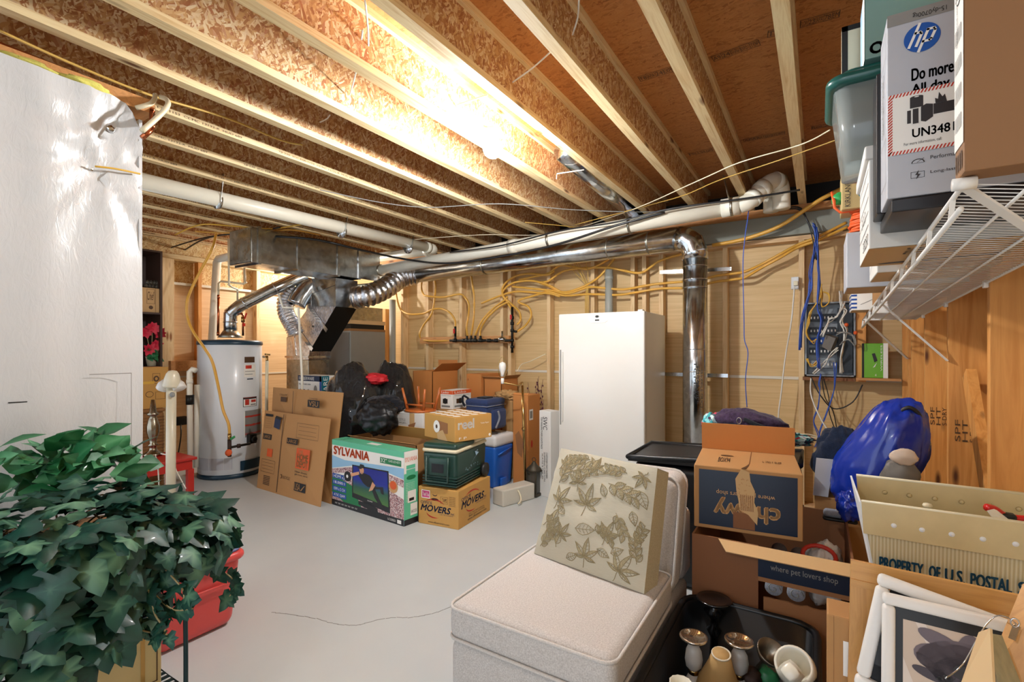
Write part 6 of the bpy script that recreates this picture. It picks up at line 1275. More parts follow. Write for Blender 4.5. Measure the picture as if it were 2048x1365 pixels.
# ================================================================ frames leaning at the right
def quad_frame(label, tl, tr, bl, fw, th, mt, art=None, mat_in='mat_dark', round_=False):
    tl, tr, bl = Vector(tl), Vector(tr), Vector(bl); u = (tr - tl); w = u.length; u.normalize(); v = (tl - bl); v = (v - u * v.dot(u)); h = v.length; v.normalize(); n = u.cross(v)
    M = Matrix(((u.x, -n.x, v.x, 0), (u.y, -n.y, v.y, 0), (u.z, -n.z, v.z, 0), (0, 0, 0, 1))); M = Matrix.Translation(tl - v * h) @ M
    t = T('picture_frame', label, 'picture frame', bl)
    def put(mb): mb.v = [M @ x for x in mb.v]; return mb
    for (x0, z0, x1, z1) in ((0, 0, w, fw), (0, h - fw, w, h), (0, fw, fw, h - fw), (w - fw, fw, w, h - fw)):
        mb = MB(); m_ = mt if isinstance(mt, str) else mt[0 if x1 - x0 > z1 - z0 else 1]
        if round_: mb.rbox(x0, -th, z0, x1, 0, z1, m_, min(.010, fw / 3), 3)
        else: mb.box(x0, -th, z0, x1, 0, z1, m_); mb.box(x0 + (.006 if x0 else .0), -th - .004, z0 + .006, x1 - .006, -th, z0 + .018, m_) if x1 - x0 > z1 - z0 else None
        put(mb).build('frame_rail', t)
    put(MB().box(fw, -.006, fw, w - fw, 0, h - fw, mat_in)).build('backing', t)
    if art: f = Face((fw, -.0075, fw), (1, 0, 0), (0, 0, 1), w - 2 * fw, h - 2 * fw); art(f); put(f.mb).build('artwork', t)
    return t
st = Carton('plain_carton', 'plain carton under the leaning picture frames', 'box', (.09, 1.34), (.50, 1.34), .28, .34, 'cardboard_dark'); st.done()
quad_frame('large golden oak picture frame standing before the mail tub', P(1701, 1118, Y=1.53), P(2052, 1192, Y=1.53), P(1689, 1420, Y=1.48), .062, .020, ('frame_gold_x', 'frame_gold_z'), mat_in='frame_gold_x')
def flower(f):
    f.rect(0, 0, 1, 1, 'frame_black'); f.rect(.08, 0, .97, .88, 'print_pale', 1); f.poly([(.08, 0), (.3, 0), (.08, .5)], 'print_pale2', 2); f.poly([(.2, .88), (.3, .88), (.55, .4), (.48, .38)], 'print_pale2', 2)
    for (a, b, rx, ry, rot, m_) in ((.46, .74, .045, .016, -22, 'petal_grey'), (.53, .62, .06, .032, 20, 'petal_grey'), (.46, .56, .05, .03, -10, 'petal_grey'), (.68, .72, .018, .035, -15, 'petal_grey'), (.70, .56, .05, .036, -40, 'petal_grey'), (.57, .49, .04, .028, 30, 'petal_grey_dark'), (.38, .46, .04, .010, -40, 'petal_grey_dark'), (.33, .40, .03, .010, -15, 'petal_grey_dark')): f.disc(a, b, rx, ry, m_, 3, 20, rot=rot)
    f.disc(.63, .50, .015, .015, 'ink_dark', 5); rr = random.Random(8)
    for i in range(60): a_, r_ = rr.uniform(0, 6.28), rr.uniform(0, .05); f.disc(.48 + r_ * math.cos(a_) * 2, .33 + r_ * math.sin(a_) * 2, .003, .003, 'ink_dark', 6, 6)
    for i in range(8): f.line([(.48, .33), (.42 + .03 * i, .39 + .02 * (i % 3))], .0015, 'ink_dark', 5)
quad_frame('black frame wrapped in white foam, tilted behind the flower print', P(1757, 1143, Y=1.46), P(2030, 1243, Y=1.44), P(1698, 1360, Y=1.42), .028, .026, 'foam_white', lambda f: f.frame(0, 0, 1, 1, .035, 'frame_black'), round_=True)
quad_frame('foam wrapped black frame with a grey flower print, frontmost', P(1763, 1181, Y=1.41), P(2036, 1243, Y=1.41), P(1762, 1420, Y=1.37), .024, .026, 'foam_white', flower, round_=True)
# wooden canvas back with hook and wire, near right
a0, b0, c0, d0 = P(1960, 1400, d=.80), P(2100, 1400, d=.80), P(2120, 1120, d=.86), P(2053, 1160, d=.86)
t = T('pine_art_board', 'smooth pine board back with a metal hanger at the lower right', 'art board', a0.lerp(b0, .5)); MB().sheet(P(1965, 1375, d=.92), P(2110, 1375, d=.86), P(2130, 1150, d=.90), P(2048, 1172, d=.95), 'frame_gold_z', .012).build('board', t)
q = P(2030, 1270, d=.90); MB().bar(P(2024, 1280, d=.895), P(2034, 1252, d=.90), .010, .003, 'chrome').build('hanger', t); MB().tube([q + Vector((.006 * math.cos(a), 0, .022 + .008 * math.sin(a))) for a in [R(40 * i) for i in range(9)]], .0014, 'chrome', 6, closed=True).build('ring', t)
MB().tube(spline([P(2034, 1250, d=.9), P(2015, 1236, d=.92), P(1990, 1234, d=.95), P(1962, 1265, d=.95), P(1925, 1330, d=.95), P(1890, 1358, d=.95)], 6), .0012, 'chrome', 5).build('wire', t)
t = T('canvas', 'small canvas with weathered grey wooden edge at the bottom right', 'canvas', P(1990, 1370, d=.80))
MB().sheet(P(1925, 1375, d=.86), P(1992, 1385, d=.80), P(1985, 1260, d=.84), P(1962, 1268, d=.88), 'canvas', .004).build('face', t)
MB().sheet(P(1992, 1385, d=.80), P(2040, 1385, d=.86), P(1996, 1272, d=.90), P(1963, 1266, d=.875), 'weathered', .006).build('edge', t)
# upright brown carton left of the frames
q, r_ = P(1656, 1228, Y=1.58), P(1690, 1228, Y=1.58)
q = P(1654, 1228, Y=1.50); c = Carton('carton', 'tall cardboard carton squeezed between the black tote and the picture frames', 'box', (q.x, 1.50), (.075, 1.50), .10, q.z, 'cardboard'); f = c.front; f.rect(.60, .80, .95, .92, 'ink_white'); f.rect(.25, 0, .26, 1, 'cardboard_brown'); f.text('24', .35, .4, .8, .62, 'ink_brown'); c.done()
# ---------------------------------------------------------------- black tote with candle holders
tx0, tx1, ty0, ty1, tz = -.505, .005, 1.30, 2.245, .34
t = T('storage_tote', 'open black plastic tote full of candle holders beside the chair', 'tote', ((tx0 + tx1) / 2, (ty0 + ty1) / 2, 0))
mb = MB(); th = .006
def shell(mb, x0, y0, x1, y1, z0, z1, r, mat, taper, th):
    n = 5
    def ring(z, k, ins): return [((x0 + x1) / 2 + ((p[0] - (x0 + x1) / 2) * k), (y0 + y1) / 2 + ((p[1] - (y0 + y1) / 2) * k), z) for p in pringe(x0 + ins, y0 + ins, x1 - ins, y1 - ins, z, r)]
    rs = [ring(z0, 1 - taper, 0), ring(z1, 1, 0), ring(z1, 1, th), ring(z0 + th, 1 - taper, th)]; m_ = len(rs[0]); vs = [v for r_ in rs for v in r_]
    fs = [(j * m_ + i, j * m_ + (i + 1) % m_, (j + 1) * m_ + (i + 1) % m_, (j + 1) * m_ + i) for j in range(3) for i in range(m_)]; fs.append(tuple(range(m_ - 1, -1, -1))); fs.append(tuple(range(3 * m_, 4 * m_)))
    return mb.add(vs, fs, mat, True)
shell(mb, tx0 + .02, ty0 + .02, tx1 - .02, ty1 - .02, .002, tz, .08, 'tote_black', .06, th); mb.build('body', t)
MB().tube(pringe(tx0 + .01, ty0 + .01, tx1 - .01, ty1 - .01, tz, .085), .014, 'tote_black', 8, closed=True).build('rim', t)
MB().rbox(tx1 - .03, ty0 + .1, tz - .01, tx1 + .004, ty0 + .40, tz + .03, 'dark_plastic', .01).build('latch', t)
def stick(name, label, px_, py_, d_, zt_, prof, mat, grp=None, parts=None):
    q = P(px_, py_, d=d_); zt_ = q.z; t = T(name, label, 'candle holder', (q.x, q.y, .012), group=grp); return t, q
def candle(px_, py_, d_, label, dark=False):
    q = P(px_, py_, d=d_); z = q.z; t = T('candle_holder', label, 'candle holder', (q.x, q.y, .012), group='candle holders in the black tote')
    c = (q.x, q.y, 0)
    if not dark:
        MB().lathe([(.045, z - .012), (.050, z - .006), (.048, z), (.041, z), (.038, z - .006), (.0, z - .006)], 'mercury', c, 30).build('dish', t)
        MB().lathe([(.014, z - .03), (.018, z - .012)], 'brass', c, 20).build('neck', t)
        MB().lathe([(.015, z - .125), (.026, z - .11), (.031, z - .08), (.027, z - .05), (.016, z - .03)], 'glass_clear', c, 10, flute=5, fa=.05).build('glass_stem', t)
        MB().lathe([(.018, z - .137), (.014, z - .13), (.018, z - .124)], 'brass', c, 20).build('collar', t)
        MB().lathe([(.045, .014), (.05, .02), (.032, max(.03, z - .20)), (.028, z - .16), (.016, z - .137)], 'glass_clear', c, 10).build('foot', t)
    else:
        MB().lathe([(.065, z - .01), (.070, z - .002), (.066, z + .002), (.05, z - .004), (.0, z - .006)], 'glossy_black', c, 32).build('dish', t)
        MB().lathe([(.055, .014), (.05, .03), (.02, .06), (.016, z - .16), (.03, z - .13), (.014, z - .11), (.022, z - .08), (.04, z - .05), (.016, z - .03), (.02, z - .01)], 'glossy_black', c, 26).build('stem', t)
    return t
candle(1428, 1198, 2.05, 'wide glossy black candle holder at the back of the black tote', True)
candle(1387, 1272, 1.78, 'gold rimmed crystal candle holder, left of the pair')
candle(1478, 1280, 1.76, 'gold rimmed crystal candle holder, right of the pair')
q = P(1440, 1335, d=1.72); t = T('lamp_shade', 'small tan bell shaped lamp shade lying between the crystal holders', 'lamp shade', q)
MB().lathe([(.085, -.09), (.062, -.04), (.042, .02), (.030, .07)], 'shade_tan', q + Vector((0, 0, -.01)), 24, (.1, -.25, 1)).build('shade', t); MB().tube([q + Vector((0, 0, -.01)) + Vector((.1, -.25, 1)).normalized() * .07 + Vector((.03 * math.cos(a), .03 * math.sin(a), .006 * math.sin(a))) for a in [R(20 * i) for i in range(18)]], .003, 'shade_in', 6, closed=True).build('rim', t)
q = P(1530, 1320, d=1.75); t = T('candle_holder', 'tilted pewter candlestick lying in the black tote', 'candle holder', q, group='candle holders in the black tote')
ax = (.25, -.25, .5); MB().lathe([(.012, -.12), (.02, -.10), (.008, -.08), (.008, -.02), (.02, .0), (.042, .035), (.05, .06), (.047, .06), (.03, .02), (.0, .012)], 'pewter', q, 26, ax).build('body', t)
q = P(1590, 1335, d=1.62); t = T('ceramic_bowl', 'cream ceramic ribbed vase lying at the right of the black tote', 'vase', q)
MB().lathe([(.0, -.06), (.05, -.05), (.062, -.01), (.058, .03), (.05, .035), (.045, .0), (.0, -.03)], 'ceramic_white', q, 28, (-.1, -.7, .6)).build('bowl', t)
for i in range(4): MB().lathe([(.032 - .003 * i, 0), (.036 - .003 * i, .006), (.030 - .003 * i, .012)], 'ceramic_white', q + Vector((-.01, -.045 - .012 * i, -.0 + .008 * i)), 12, (-.1, -.7, .6), flute=4, fa=.12).build('ribbed_tier', t)
q = P(1362, 1365, d=1.58); t = T('votive_cup', 'white ribbed ceramic cup at the bottom of the black tote', 'cup', q); MB().lathe([(.02, -.08), (.035, -.02), (.036, .0), (.032, .0), (.03, -.02), (.0, -.03)], 'ceramic_white', q, 24, flute=12, fa=.03).build('cup', t)
for i, (x, y, m_) in enumerate(((1500, 1352, 'iron_rust'), (1535, 1350, 'leaf_mid'), (1555, 1330, 'stem_brown'))):
    q = P(x, y, d=1.78); single(MB().blob(q, (.04, .04, .03), m_, i, .3, 2, (18, 12)), 'small_ornament', ('reddish brown', 'dark green', 'olive brown')[i] + ' small ornament at the bottom of the black tote', 'ornament', q)
# ================================================================ wire shelf and its load
NY, FY = 1.44, 4.35
def SH(x, y):
    k = (x - .27) / .30; return (1.785 - .052 * (y - NY)) * (1 - k) + (1.725 - .032 * (y - NY)) * k
t = T('wire_shelf', 'white coated wire shelf on the right wall, loaded with boxes', 'wire shelf', (.57, 2.9, 1.7))
def rail(x, dz, r, mat='white_paint'): return MB().tube([(x, y, SH(x, y) + dz) for y in (NY, 2.4, 3.4, FY)], r, mat, 8)
rail(.27, 0, .006).build('front_rail', t); rail(.265, -.055, .0065).build('lip_rail', t); rail(.565, 0, .005).build('back_rail', t)
for x in (.37, .47): rail(x, -.006, .004).build('cross_rod', t)
mb = MB(); n = 112
for i in range(n + 1): y = NY + (FY - NY) * i / n; mb.tube([(.27, y, SH(.27, y)), (.567, y, SH(.567, y))], .0014, 'white_paint', 5)
mb.build('deck_wires', t)
mb = MB()
for i in range(11): y = NY + .10 + i * .28; mb.bar((.27, y, SH(.27, y)), (.265, y, SH(.27, y) - .055), .010, .006, 'white_paint', up=(0, 1, 0))
mb.each('lip_strut', t)
def brace(p, q, w=.016): MB().bar(p, q, w, .006, 'white_paint', up=(0, 0, 1)).build('support_brace', t)
brace(Vector((.27, NY + .01, SH(.27, NY))), Vector((.57, 1.72, 1.59)), .022); MB().tube([(.25, NY - .004, SH(.27, NY)), (.29, NY - .004, SH(.27, NY))], .014, 'white_paint', 12).build('brace_clip', t)
brace(Vector((.27, P(1740, 615, X=.27).y - .5, SH(.27, 3.2) - .01)), P(1895, 722, X=.565)); brace(Vector((.27, 4.2, SH(.27, 4.2) - .01)), P(1815, 718, X=.565))
for y in (2.65, 3.37, 4.03): MB().rbox(.555, y - .01, SH(.565, y) - .02, .57, y + .02, SH(.565, y) + .01, 'white_paint', .003).build('wall_clip', t)
GS = 'boxes stored on the wire shelf'
def sbox(name, label, x0, y0, x1, y1, z0, z1, mat, **kw):
    c = Carton(name, label, 'box', (x0, y0), (x1, y0), y1 - y0, z1 - z0, mat, z=z0, group=GS, **kw)
    if mat in ('cardboard_white', 'grey_box', 'ink_white') and y0 > 1.9: Face((x0, y1, z0), (1, 0, 0), (0, -1, 0), x1 - x0, y1 - y0, mb=c.art, eps=.0006).rect(.01, .01, .99, .99, 'cardboard_pale')
    return c
c = sbox('carton', 'flat black carton under the laptop carton on the wire shelf', .17, 1.70, .56, 2.0, 1.80, 1.836, 'sylvania_black'); c.done()
c = sbox('laptop_carton', 'white laptop carton with round blue logo standing on the wire shelf', .16, 1.70, .50, 1.865, 1.838, 2.345, 'grey_box')
f = c.front; fz = lambda z: (z - 1.838) / .507; fx = lambda x: (x - .16) / .34; f.rect(0, .935, 1, 1, 'ink_grey'); lx, lz, lr = .2345, 2.262, .0385
f.disc(fx(lx), fz(lz), lr, lr, 'hp_blue', 1, 40)
def hl(pts, th_=.0062): f.line([(fx(lx + a * lr), fz(lz + b * lr)) for a, b in pts], th_, 'ink_white', 3)
hl([(-.12, .98), (-.72, -.55)]); hl([(-.36, .36), (-.08, .38), (-.02, .26), (-.32, -.55)]); hl([(.34, .45), (-.20, -.98)]); hl([(.30, .44), (.66, .44), (.72, .30), (.50, -.24), (.40, -.33), (.04, -.33)])
f.text('Do more.', fx(.213), fz(2.150), fx(.303), fz(2.182), 'ink_black', bold=.0008); f.text('All day.', fx(.213), fz(2.107), fx(.295), fz(2.139), 'ink_black', bold=.0008)
z0_, z1_ = 1.955, 2.122; f.rect(.005, fz(z0_), 1, fz(z1_), 'ink_white', 3); n_ = 44
for i in range(n_):
    a_ = .005 + .99 * i / n_; q_ = .011
    for zz_ in (z0_, z1_ - .010): f.poly([(a_, fz(zz_)), (a_ + q_, fz(zz_)), (min(1, a_ + q_ + .014), fz(zz_ + .010)), (a_ + .014, fz(zz_ + .010))], 'ink_red', 4)
for i in range(20): b_ = z0_ + (z1_ - z0_ - .012) * i / 20; f.poly([(.005, fz(b_)), (.034, fz(b_ + .009)), (.034, fz(b_ + .0135)), (.005, fz(b_ + .0045))], 'ink_red', 4)
def fr(x0, z0, x1, z1, m_, l): f.rect(fx(x0), fz(z0), fx(x1), fz(z1), m_, l)
fr(.209, 2.075, .237, 2.103, 'ink_dark', 4); f.disc(fx(.223), fz(2.103), .014, .004, 'ink_dark', 5); f.disc(fx(.223), fz(2.104), .005, .0015, 'ink_white', 6)
fr(.203, 2.035, .211, 2.070, 'ink_dark', 5); fr(.215, 2.032, .227, 2.072, 'ink_dark', 5); f.frame(fx(.213), fz(2.030), fx(.229), fz(2.074), .001, 'ink_white', 6)
f.poly([(fx(a), fz(b)) for a, b in ((.232, 2.036), (.242, 2.032), (.257, 2.042), (.257, 2.076), (.243, 2.080), (.232, 2.074))], 'ink_dark', 5); fr(.258, 2.048, .34, 2.076, 'ink_dark', 4)
f.poly([(fx(a), fz(b)) for a, b in ((.262, 2.076), (.261, 2.090), (.267, 2.086), (.269, 2.104), (.276, 2.090), (.281, 2.096), (.285, 2.076))], 'ink_dark', 5)
f.text('UN3481', fx(.214), fz(1.995), fx(.300), fz(2.018), 'ink_black', 5, bold=.0005); f.text('For more information, call:', fx(.196), fz(1.975), fx(.275), fz(1.984), 'ink_black', 5)
f.disc(fx(.226), fz(1.925), .014, .011, 'ink_dark', 3, 20, 0, 180); f.disc(fx(.226), fz(1.925), .0115, .0085, 'grey_box', 4, 20, 0, 180); f.line([(fx(.224), fz(1.926)), (fx(.238), fz(1.936))], .001, 'ink_dark', 5); f.text('Performance', fx(.252), fz(1.930), fx(.32), fz(1.940), 'ink_dark')
f.frame(fx(.211), fz(1.885), fx(.240), fz(1.902), .001, 'ink_dark'); f.poly([(fx(.228), fz(1.906)), (fx(.220), fz(1.893)), (fx(.225), fz(1.893)), (fx(.222), fz(1.881)), (fx(.232), fz(1.895)), (fx(.226), fz(1.895))], 'ink_dark', 2); f.text('Long-lasting', fx(.252), fz(1.890), fx(.32), fz(1.900), 'ink_dark'); f.text('15-dy0700tg', fx(.215), fz(2.318), fx(.285), fz(2.334), 'ink_black', 2, rot=2)
f = c.left; f.frame(.1, .8, .9, .93, .002, 'ink_grey'); f.frame(.1, .1, .9, .35, .002, 'ink_grey'); f.text('SERIAL CARTON INFO', .3, .4, .6, .75, 'ink_grey', rot=1); c.done()
c = sbox('black_carton', 'black carton standing behind the laptop carton', .15, 1.868, .56, 1.99, 1.838, 2.27, 'sylvania_black'); c.done()
c = sbox('file_box', 'white lidded file box with ruled lines behind the black carton', .14, 2.0, .56, 2.42, 1.755, 2.085, 'cardboard_white')
f = c.left
for i in range(5): f.line([(.02, .25 + .14 * i), (.98, .25 + .14 * i)], .003, 'ink_black')
for i in range(3): f.line([(.3 + .2 * i, .67), (.3 + .2 * i, .81)], .002, 'ink_grey')
f.text('33250', .45, .06, .95, .18, 'ink_black'); f.disc(.6, .93, .03, .012, 'ink_black', 1); f.text('3 0 2', .3, .36, .7, .48, 'ink_grey')
f = Face(c.A + Vector((0, .42, 0)), (1, 0, 0), (0, -1, 0), .42, .42, mb=c.art); f.rect(0, 0, 1, 1, 'cardboard_pale'); f.text('Easy carton folds', .5, .55, .62, .9, 'ink_black', rot=1); f.text('STORAGE', .25, .6, .4, .9, 'ink_black', rot=1); f.poly([(.15, .1), (.9, .2), (.95, .35), (.9, .3), (.2, .2), (.12, .15)], 'ink_dark', 1)
c.done(); MB().rbox(.128, 1.99, 2.05, .565, 2.43, 2.095, 'cardboard_white', .006).build('lid', c.t)
t = T('clear_tote', 'clear plastic tote with dark green lid overhanging the wire shelf', 'tote', (.26, 2.25, 2.097))
shell(MB(), .045, 2.10, .50, 2.45, 2.098, 2.36, .05, 'tote_clear', .14, .004).build('body', t); MB().rbox(.02, 2.07, 2.36, .52, 2.48, 2.40, 'lid_green', .06, 5).build('lid', t); MB().rbox(.06, 2.11, 2.40, .48, 2.44, 2.425, 'lid_green', .05, 5).build('lid_crown', t)
MB().rbox(.10, 2.14, 2.19, .46, 2.40, 2.31, 'steel_black', .02).build('contents_label', t); f = Face((.072, 2.36, 2.2), (0, -1, 0), (0, 0, 1), .22, .10); f.rect(0, 0, 1, 1, 'ink_dark'); f.text('LET KNOW', .55, .1, .75, .9, 'ink_white', 2, rot=3); f.text('CONTAINED', .38, .1, .48, .9, 'ink_white', 2, rot=3); f.mb.build('label_sheet', t)
MB().blob((.25, 2.25, 2.14), (.15, .12, .035), 'cooler_cream', 3, .3, 3, (24, 14)).build('stored_cloth', t)
c = sbox('framed_carton', 'cream carton with heavy black edges on top of the clear tote', .075, 2.30, .30, 2.34, 2.43, 2.68, 'cooler_cream'); f = c.front; f.frame(0, 0, 1, 1, .02, 'ink_black', 1); f.text('LOT', .3, .15, .7, .85, 'ink_black', 2, rot=3); c.done()
c = sbox('teal_carton', 'pale teal carton with black letters on top of the clear tote', .135, 2.09, .50, 2.28, 2.43, 2.68, 'teal_box'); c.front.text('OO', .04, .05, .25, .2, 'ink_black', bold=.002); c.left.rect(0, 0, .5, 1, 'ink_ltblue'); c.left.rect(.5, 0, 1, 1, 'ink_white'); c.done()
c = sbox('computer_carton', 'large brown and white computer carton at the near end of the wire shelf', .262, 1.395, .62, 1.475, 1.80, 2.45, 'cardboard_mid')
f = c.left; f.rect(0, .10, 1, 1, 'ink_white'); f.disc(.5, .62, .022, .022, 'ink_black', 1); f.disc(.5, .62, .019, .019, 'ink_white', 2); f.text('DELL', .25, .605, .75, .635, 'ink_black', 3); f.rect(.1, .70, .9, .82, 'ink_brown', 1); f.line([(.85, .66), (.9, .80), (.5, .90)], .01, 'ink_red', 3)
for i in range(4):
    for k in range(8): f.rect(.12 + .09 * k, .16 + .10 * i, .16 + .09 * k + .02 * (k % 2), .21 + .10 * i, 'ink_grey', 2)
f.text('Integrated with', .3, .45, .45, .6, 'ink_grey', 2, rot=1)
for k in range(4): f.rect(.15 + .2 * k, .02, .25 + .2 * k, .08, 'ink_brown', 1)
c.done()
c = sbox('carton', 'white carton with brown edge lying behind the file box', .20, 2.48, .56, 2.82, 1.735, 1.88, 'cardboard_white'); c.left.line([(.1, .2), (.9, .8)], .003, 'ink_black'); c.left.line([(.1, .5), (.6, .9)], .003, 'ink_black'); c.done()
c = sbox('brown_carton', 'small brown carton squeezed before the shelf wall clips', .29, 2.425, .56, 2.475, 1.735, 1.90, 'cardboard'); c.done()
q = P(1693, 580, Y=2.88); c = sbox('grey_carton', 'pale grey carton with a red leaf picture on the wire shelf', q.x, 2.88, .56, 3.2, q.z + .008, P(1693, 466, Y=2.88).z, 'grey_box'); f = c.front; f.rect(.30, .18, .80, .62, 'ink_dark'); f.rect(.38, .26, .80, .62, 'print_pale2', 1); f.disc(.50, .52, .03, .015, 'red_leaf', 3); f.disc(.56, .54, .02, .012, 'red_leaf', 3, rot=30); gz = c.h + q.z + .008; gx = q.x; c.done()
c = sbox('brown_carton', 'long flat brown carton between the grey carton and the shelf end', .285, 3.24, .56, 3.82, 1.695, 1.78, 'cardboard'); c.done()
q = P(1703, 625, Y=3.85); c = sbox('carton', 'small white carton with blue stripes at the far end of the wire shelf', q.x, 3.85, .42, 4.1, q.z + .012, P(1703, 585, Y=3.85).z, 'ink_white'); [c.left.rect(.0, .1 + .22 * i, 1, .2 + .22 * i, 'ink_blue') for i in range(4)]; [c.front.rect(0, .1 + .22 * i, .12, .2 + .22 * i, 'ink_blue') for i in range(4)]; c.front.line([(.2, .3), (.7, .8)], .003, 'ink_grey', 1); c.done()
mb = MB(); rnd = random.Random(2); pts = []
for i in range(70): a_ = i * .9; pts.append((gx + .09 + (.06 + .02 * rnd.random()) * math.cos(a_), 2.98 + .06 * math.sin(a_), gz + .012 + .0017 * i + rnd.uniform(-.004, .004)))
pts += [P(1680, 425, Y=2.95), P(1668, 402, Y=2.95), P(1664, 385, Y=3.0)]
t = T('extension_cord', 'orange extension cord coiled on top of the grey carton', 'cord', (gx + .09, 2.98, gz)); MB().tube(spline(pts, 2), .007, 'ink_orange', 6).build('coil', t)
q = P(1676, 398, Y=2.98); single(MB().blob(q, (.03, .03, .03), 'green_plastic', 2, .3, 2, (16, 10)), 'green_wrap', 'crumpled green plastic just left of the tan gift carton', 'plastic', q)
q, r_ = P(1683, 420, Y=2.9), P(1719, 336, Y=2.9); c = sbox('gift_carton', 'tan gift carton with dark lettering atop the orange cord', q.x, 2.90, r_.x + .03, 3.1, q.z, r_.z, 'gold_box'); f = c.front; f.text("KIRKLAND'S", .12, .06, .36, .80, 'ink_dark', rot=1); f.poly([(.6, .4), (.9, .5), (.95, .35), (.7, .28)], 'ink_teal'); c.done()
# ================================================================ cable panel and wires
q, r_ = P(1610, 752, Y=4.98), P(1711, 602, Y=4.98)
t = T('wiring_panel', 'open grey metal wiring panel full of network gear on the back wall', 'wiring panel', ((q.x + r_.x) / 2, 5.05, q.z))
MB().box(q.x, 5.11, q.z, r_.x, 5.13, r_.z, 'panel_grey').build('back_plate', t)
for b_ in ((q.x, 4.98, q.z, q.x + .012, 5.11, r_.z), (r_.x - .012, 4.98, q.z, r_.x, 5.11, r_.z), (q.x, 4.98, q.z, r_.x, 5.11, q.z + .012), (q.x, 4.98, r_.z - .012, r_.x, 5.11, r_.z)): MB().box(*b_, 'panel_grey').build('side_wall', t)
w_ = r_.x - q.x; h_ = r_.z - q.z
for i, (fz, m_) in enumerate(((.80, 'breaker'), (.62, 'breaker'), (.48, 'ink_blue'), (.34, 'breaker'), (.16, 'panel_grey'))):
    m0 = MB().box(q.x + .03, 5.04, q.z + h_ * fz - .03, q.x + w_ * .62, 5.11, q.z + h_ * fz + .03, m_).build('module', t); mb = MB()
    for k in range(8): mb.box(q.x + .04 + k * w_ * .07, 5.035, q.z + h_ * fz - .012, q.x + .05 + k * w_ * .07, 5.04, q.z + h_ * fz + .008, 'ink_white')
    mb.build('port_row', m0)
MB().box(q.x + w_ * .66, 5.05, q.z + .03, q.x + w_ * .95, 5.11, q.z + h_ - .05, 'breaker').build('power_strip', t)
c = P(1660, 682, Y=4.93); MB().hexa([Vector(c) + Vector(v) for v in ((-.06, -.02, -.05), (.0, -.02, -.09), (.03, .03, -.08), (-.04, .03, -.04), (-.03, -.02, .05), (.04, -.02, .02), (.06, .03, .03), (-.01, .03, .06))], 'furnace_dark').build('power_adapter', t)
single(MB().box(P(1712, 0, Y=5.0).x, 5.0, q.z - .04, P(1732, 0, Y=5.0).x, 5.09, 2.2, 'amber_z'), 'wall_blocking', 'vertical wood blocking right of the wiring panel', 'wood block', (P(1720, 0, Y=5).x, 5.04, q.z))
bz = P(1750, 757, Y=4.95).z; single(MB().box(P(1712, 0, Y=4.95).x, 4.93, bz - .02, .555, 5.06, bz, 'amber_x'), 'small_shelf', 'short wooden shelf board holding the green box', 'shelf', (.45, 5.0, bz))
single(MB().box(P(1605, 0, Y=4.95).x, 5.0, bz - .035, P(1711, 0, Y=4.95).x, 5.1, bz - .005, 'cardboard_brown'), 'panel_ledge', 'dark wooden ledge under the wiring panel', 'ledge', (.08, 5.05, bz - .03))
c = Carton('electronics_box', 'bright green electronics box with white edge on the short wooden shelf', 'box', (P(1724, 0, Y=4.97).x, 4.97), (P(1776, 0, Y=4.97).x, 4.97), .05, P(1750, 687, Y=4.97).z - bz - .002, 'box_green', z=bz + .001)
f = c.front; f.rect(0, 0, .08, 1, 'ink_black'); f.rect(.82, 0, 1, 1, 'ink_white'); f.poly([(.38, .7), (.5, .72), (.6, .5), (.48, .45)], 'ink_dark', 2); f.poly([(.42, .3), (.58, .45), (.5, .32)], 'ink_white', 2); f.text('WIRELESS', .72, .2, .78, .95, 'ink_white', 2, rot=1); f.text('4', .5, .05, .56, .12, 'ink_white', 2); c.done()
q = P(1590, 568, Y=5.02); t = T('wall_outlet', 'white outlet with a plugged in adapter on the stud left of the panel', 'outlet', q); MB().rbox(q.x - .03, 5.0, q.z - .05, q.x + .03, 5.045, q.z + .06, 'cooler_white', .006).build('box', t); MB().rbox(q.x - .01, 4.97, q.z - .02, q.x + .025, 5.0, q.z + .02, 'pex_cream', .005).build('plug', t)
def p4(l, Y=4.95): return [P(1580 + x / 3.69, 330 + y / 3.69, Y=Y) for x, y in l]
def p6(l, Y=4.9): return [P(1580 + x / 6.83, 580 + y / 6.83, Y=Y) for x, y in l]
pipe_thing('power_cord', 'white cord dropping from the outlet left of the wiring panel', 'cord', [P(1589, 572, Y=4.96), P(1583, 640, Y=4.95), P(1570, 720, Y=4.95), P(1562, 790, Y=4.95), P(1557, 830, Y=4.95), P(1555, 900, Y=4.95)], .006, 'cable_white', k=6, n=6)
pipe_thing('network_cable', 'single pale blue cable hanging down alone right of the round duct', 'cable', [P(1500, 395, Y=4.4), P(1495, 440, Y=4.4), P(1490, 475, Y=4.4), P(1486, 530, Y=4.4), P(1488, 640, Y=4.4), P(1489, 680, Y=4.4), P(1496, 707, Y=4.4), P(1491, 760, Y=4.4), P(1494, 815, Y=4.4)], .004, 'cable_blue', k=6, n=6)
rnd = random.Random(77)
def bundle(label, grp, base, n, spread, mat, r, Y=4.92, f=p4):
    for i in range(n):
        pts = [(x + rnd.uniform(-spread, spread), y + rnd.uniform(-spread, spread)) for x, y in base]
        pipe_thing('network_cable', label, 'cable', f(pts, Y - .02 * rnd.random() * 3), r, mat, k=4, n=5, grp=grp)
bundle('blue network cable hanging in a bundle from the joists to the panel', 'blue cables down the left of the panel', [(175, 440), (200, 520), (185, 640), (150, 800), (150, 900), (125, 1000), (100, 1100), (85, 1200), (75, 1360)], 6, 12, 'cable_blue', .0042)
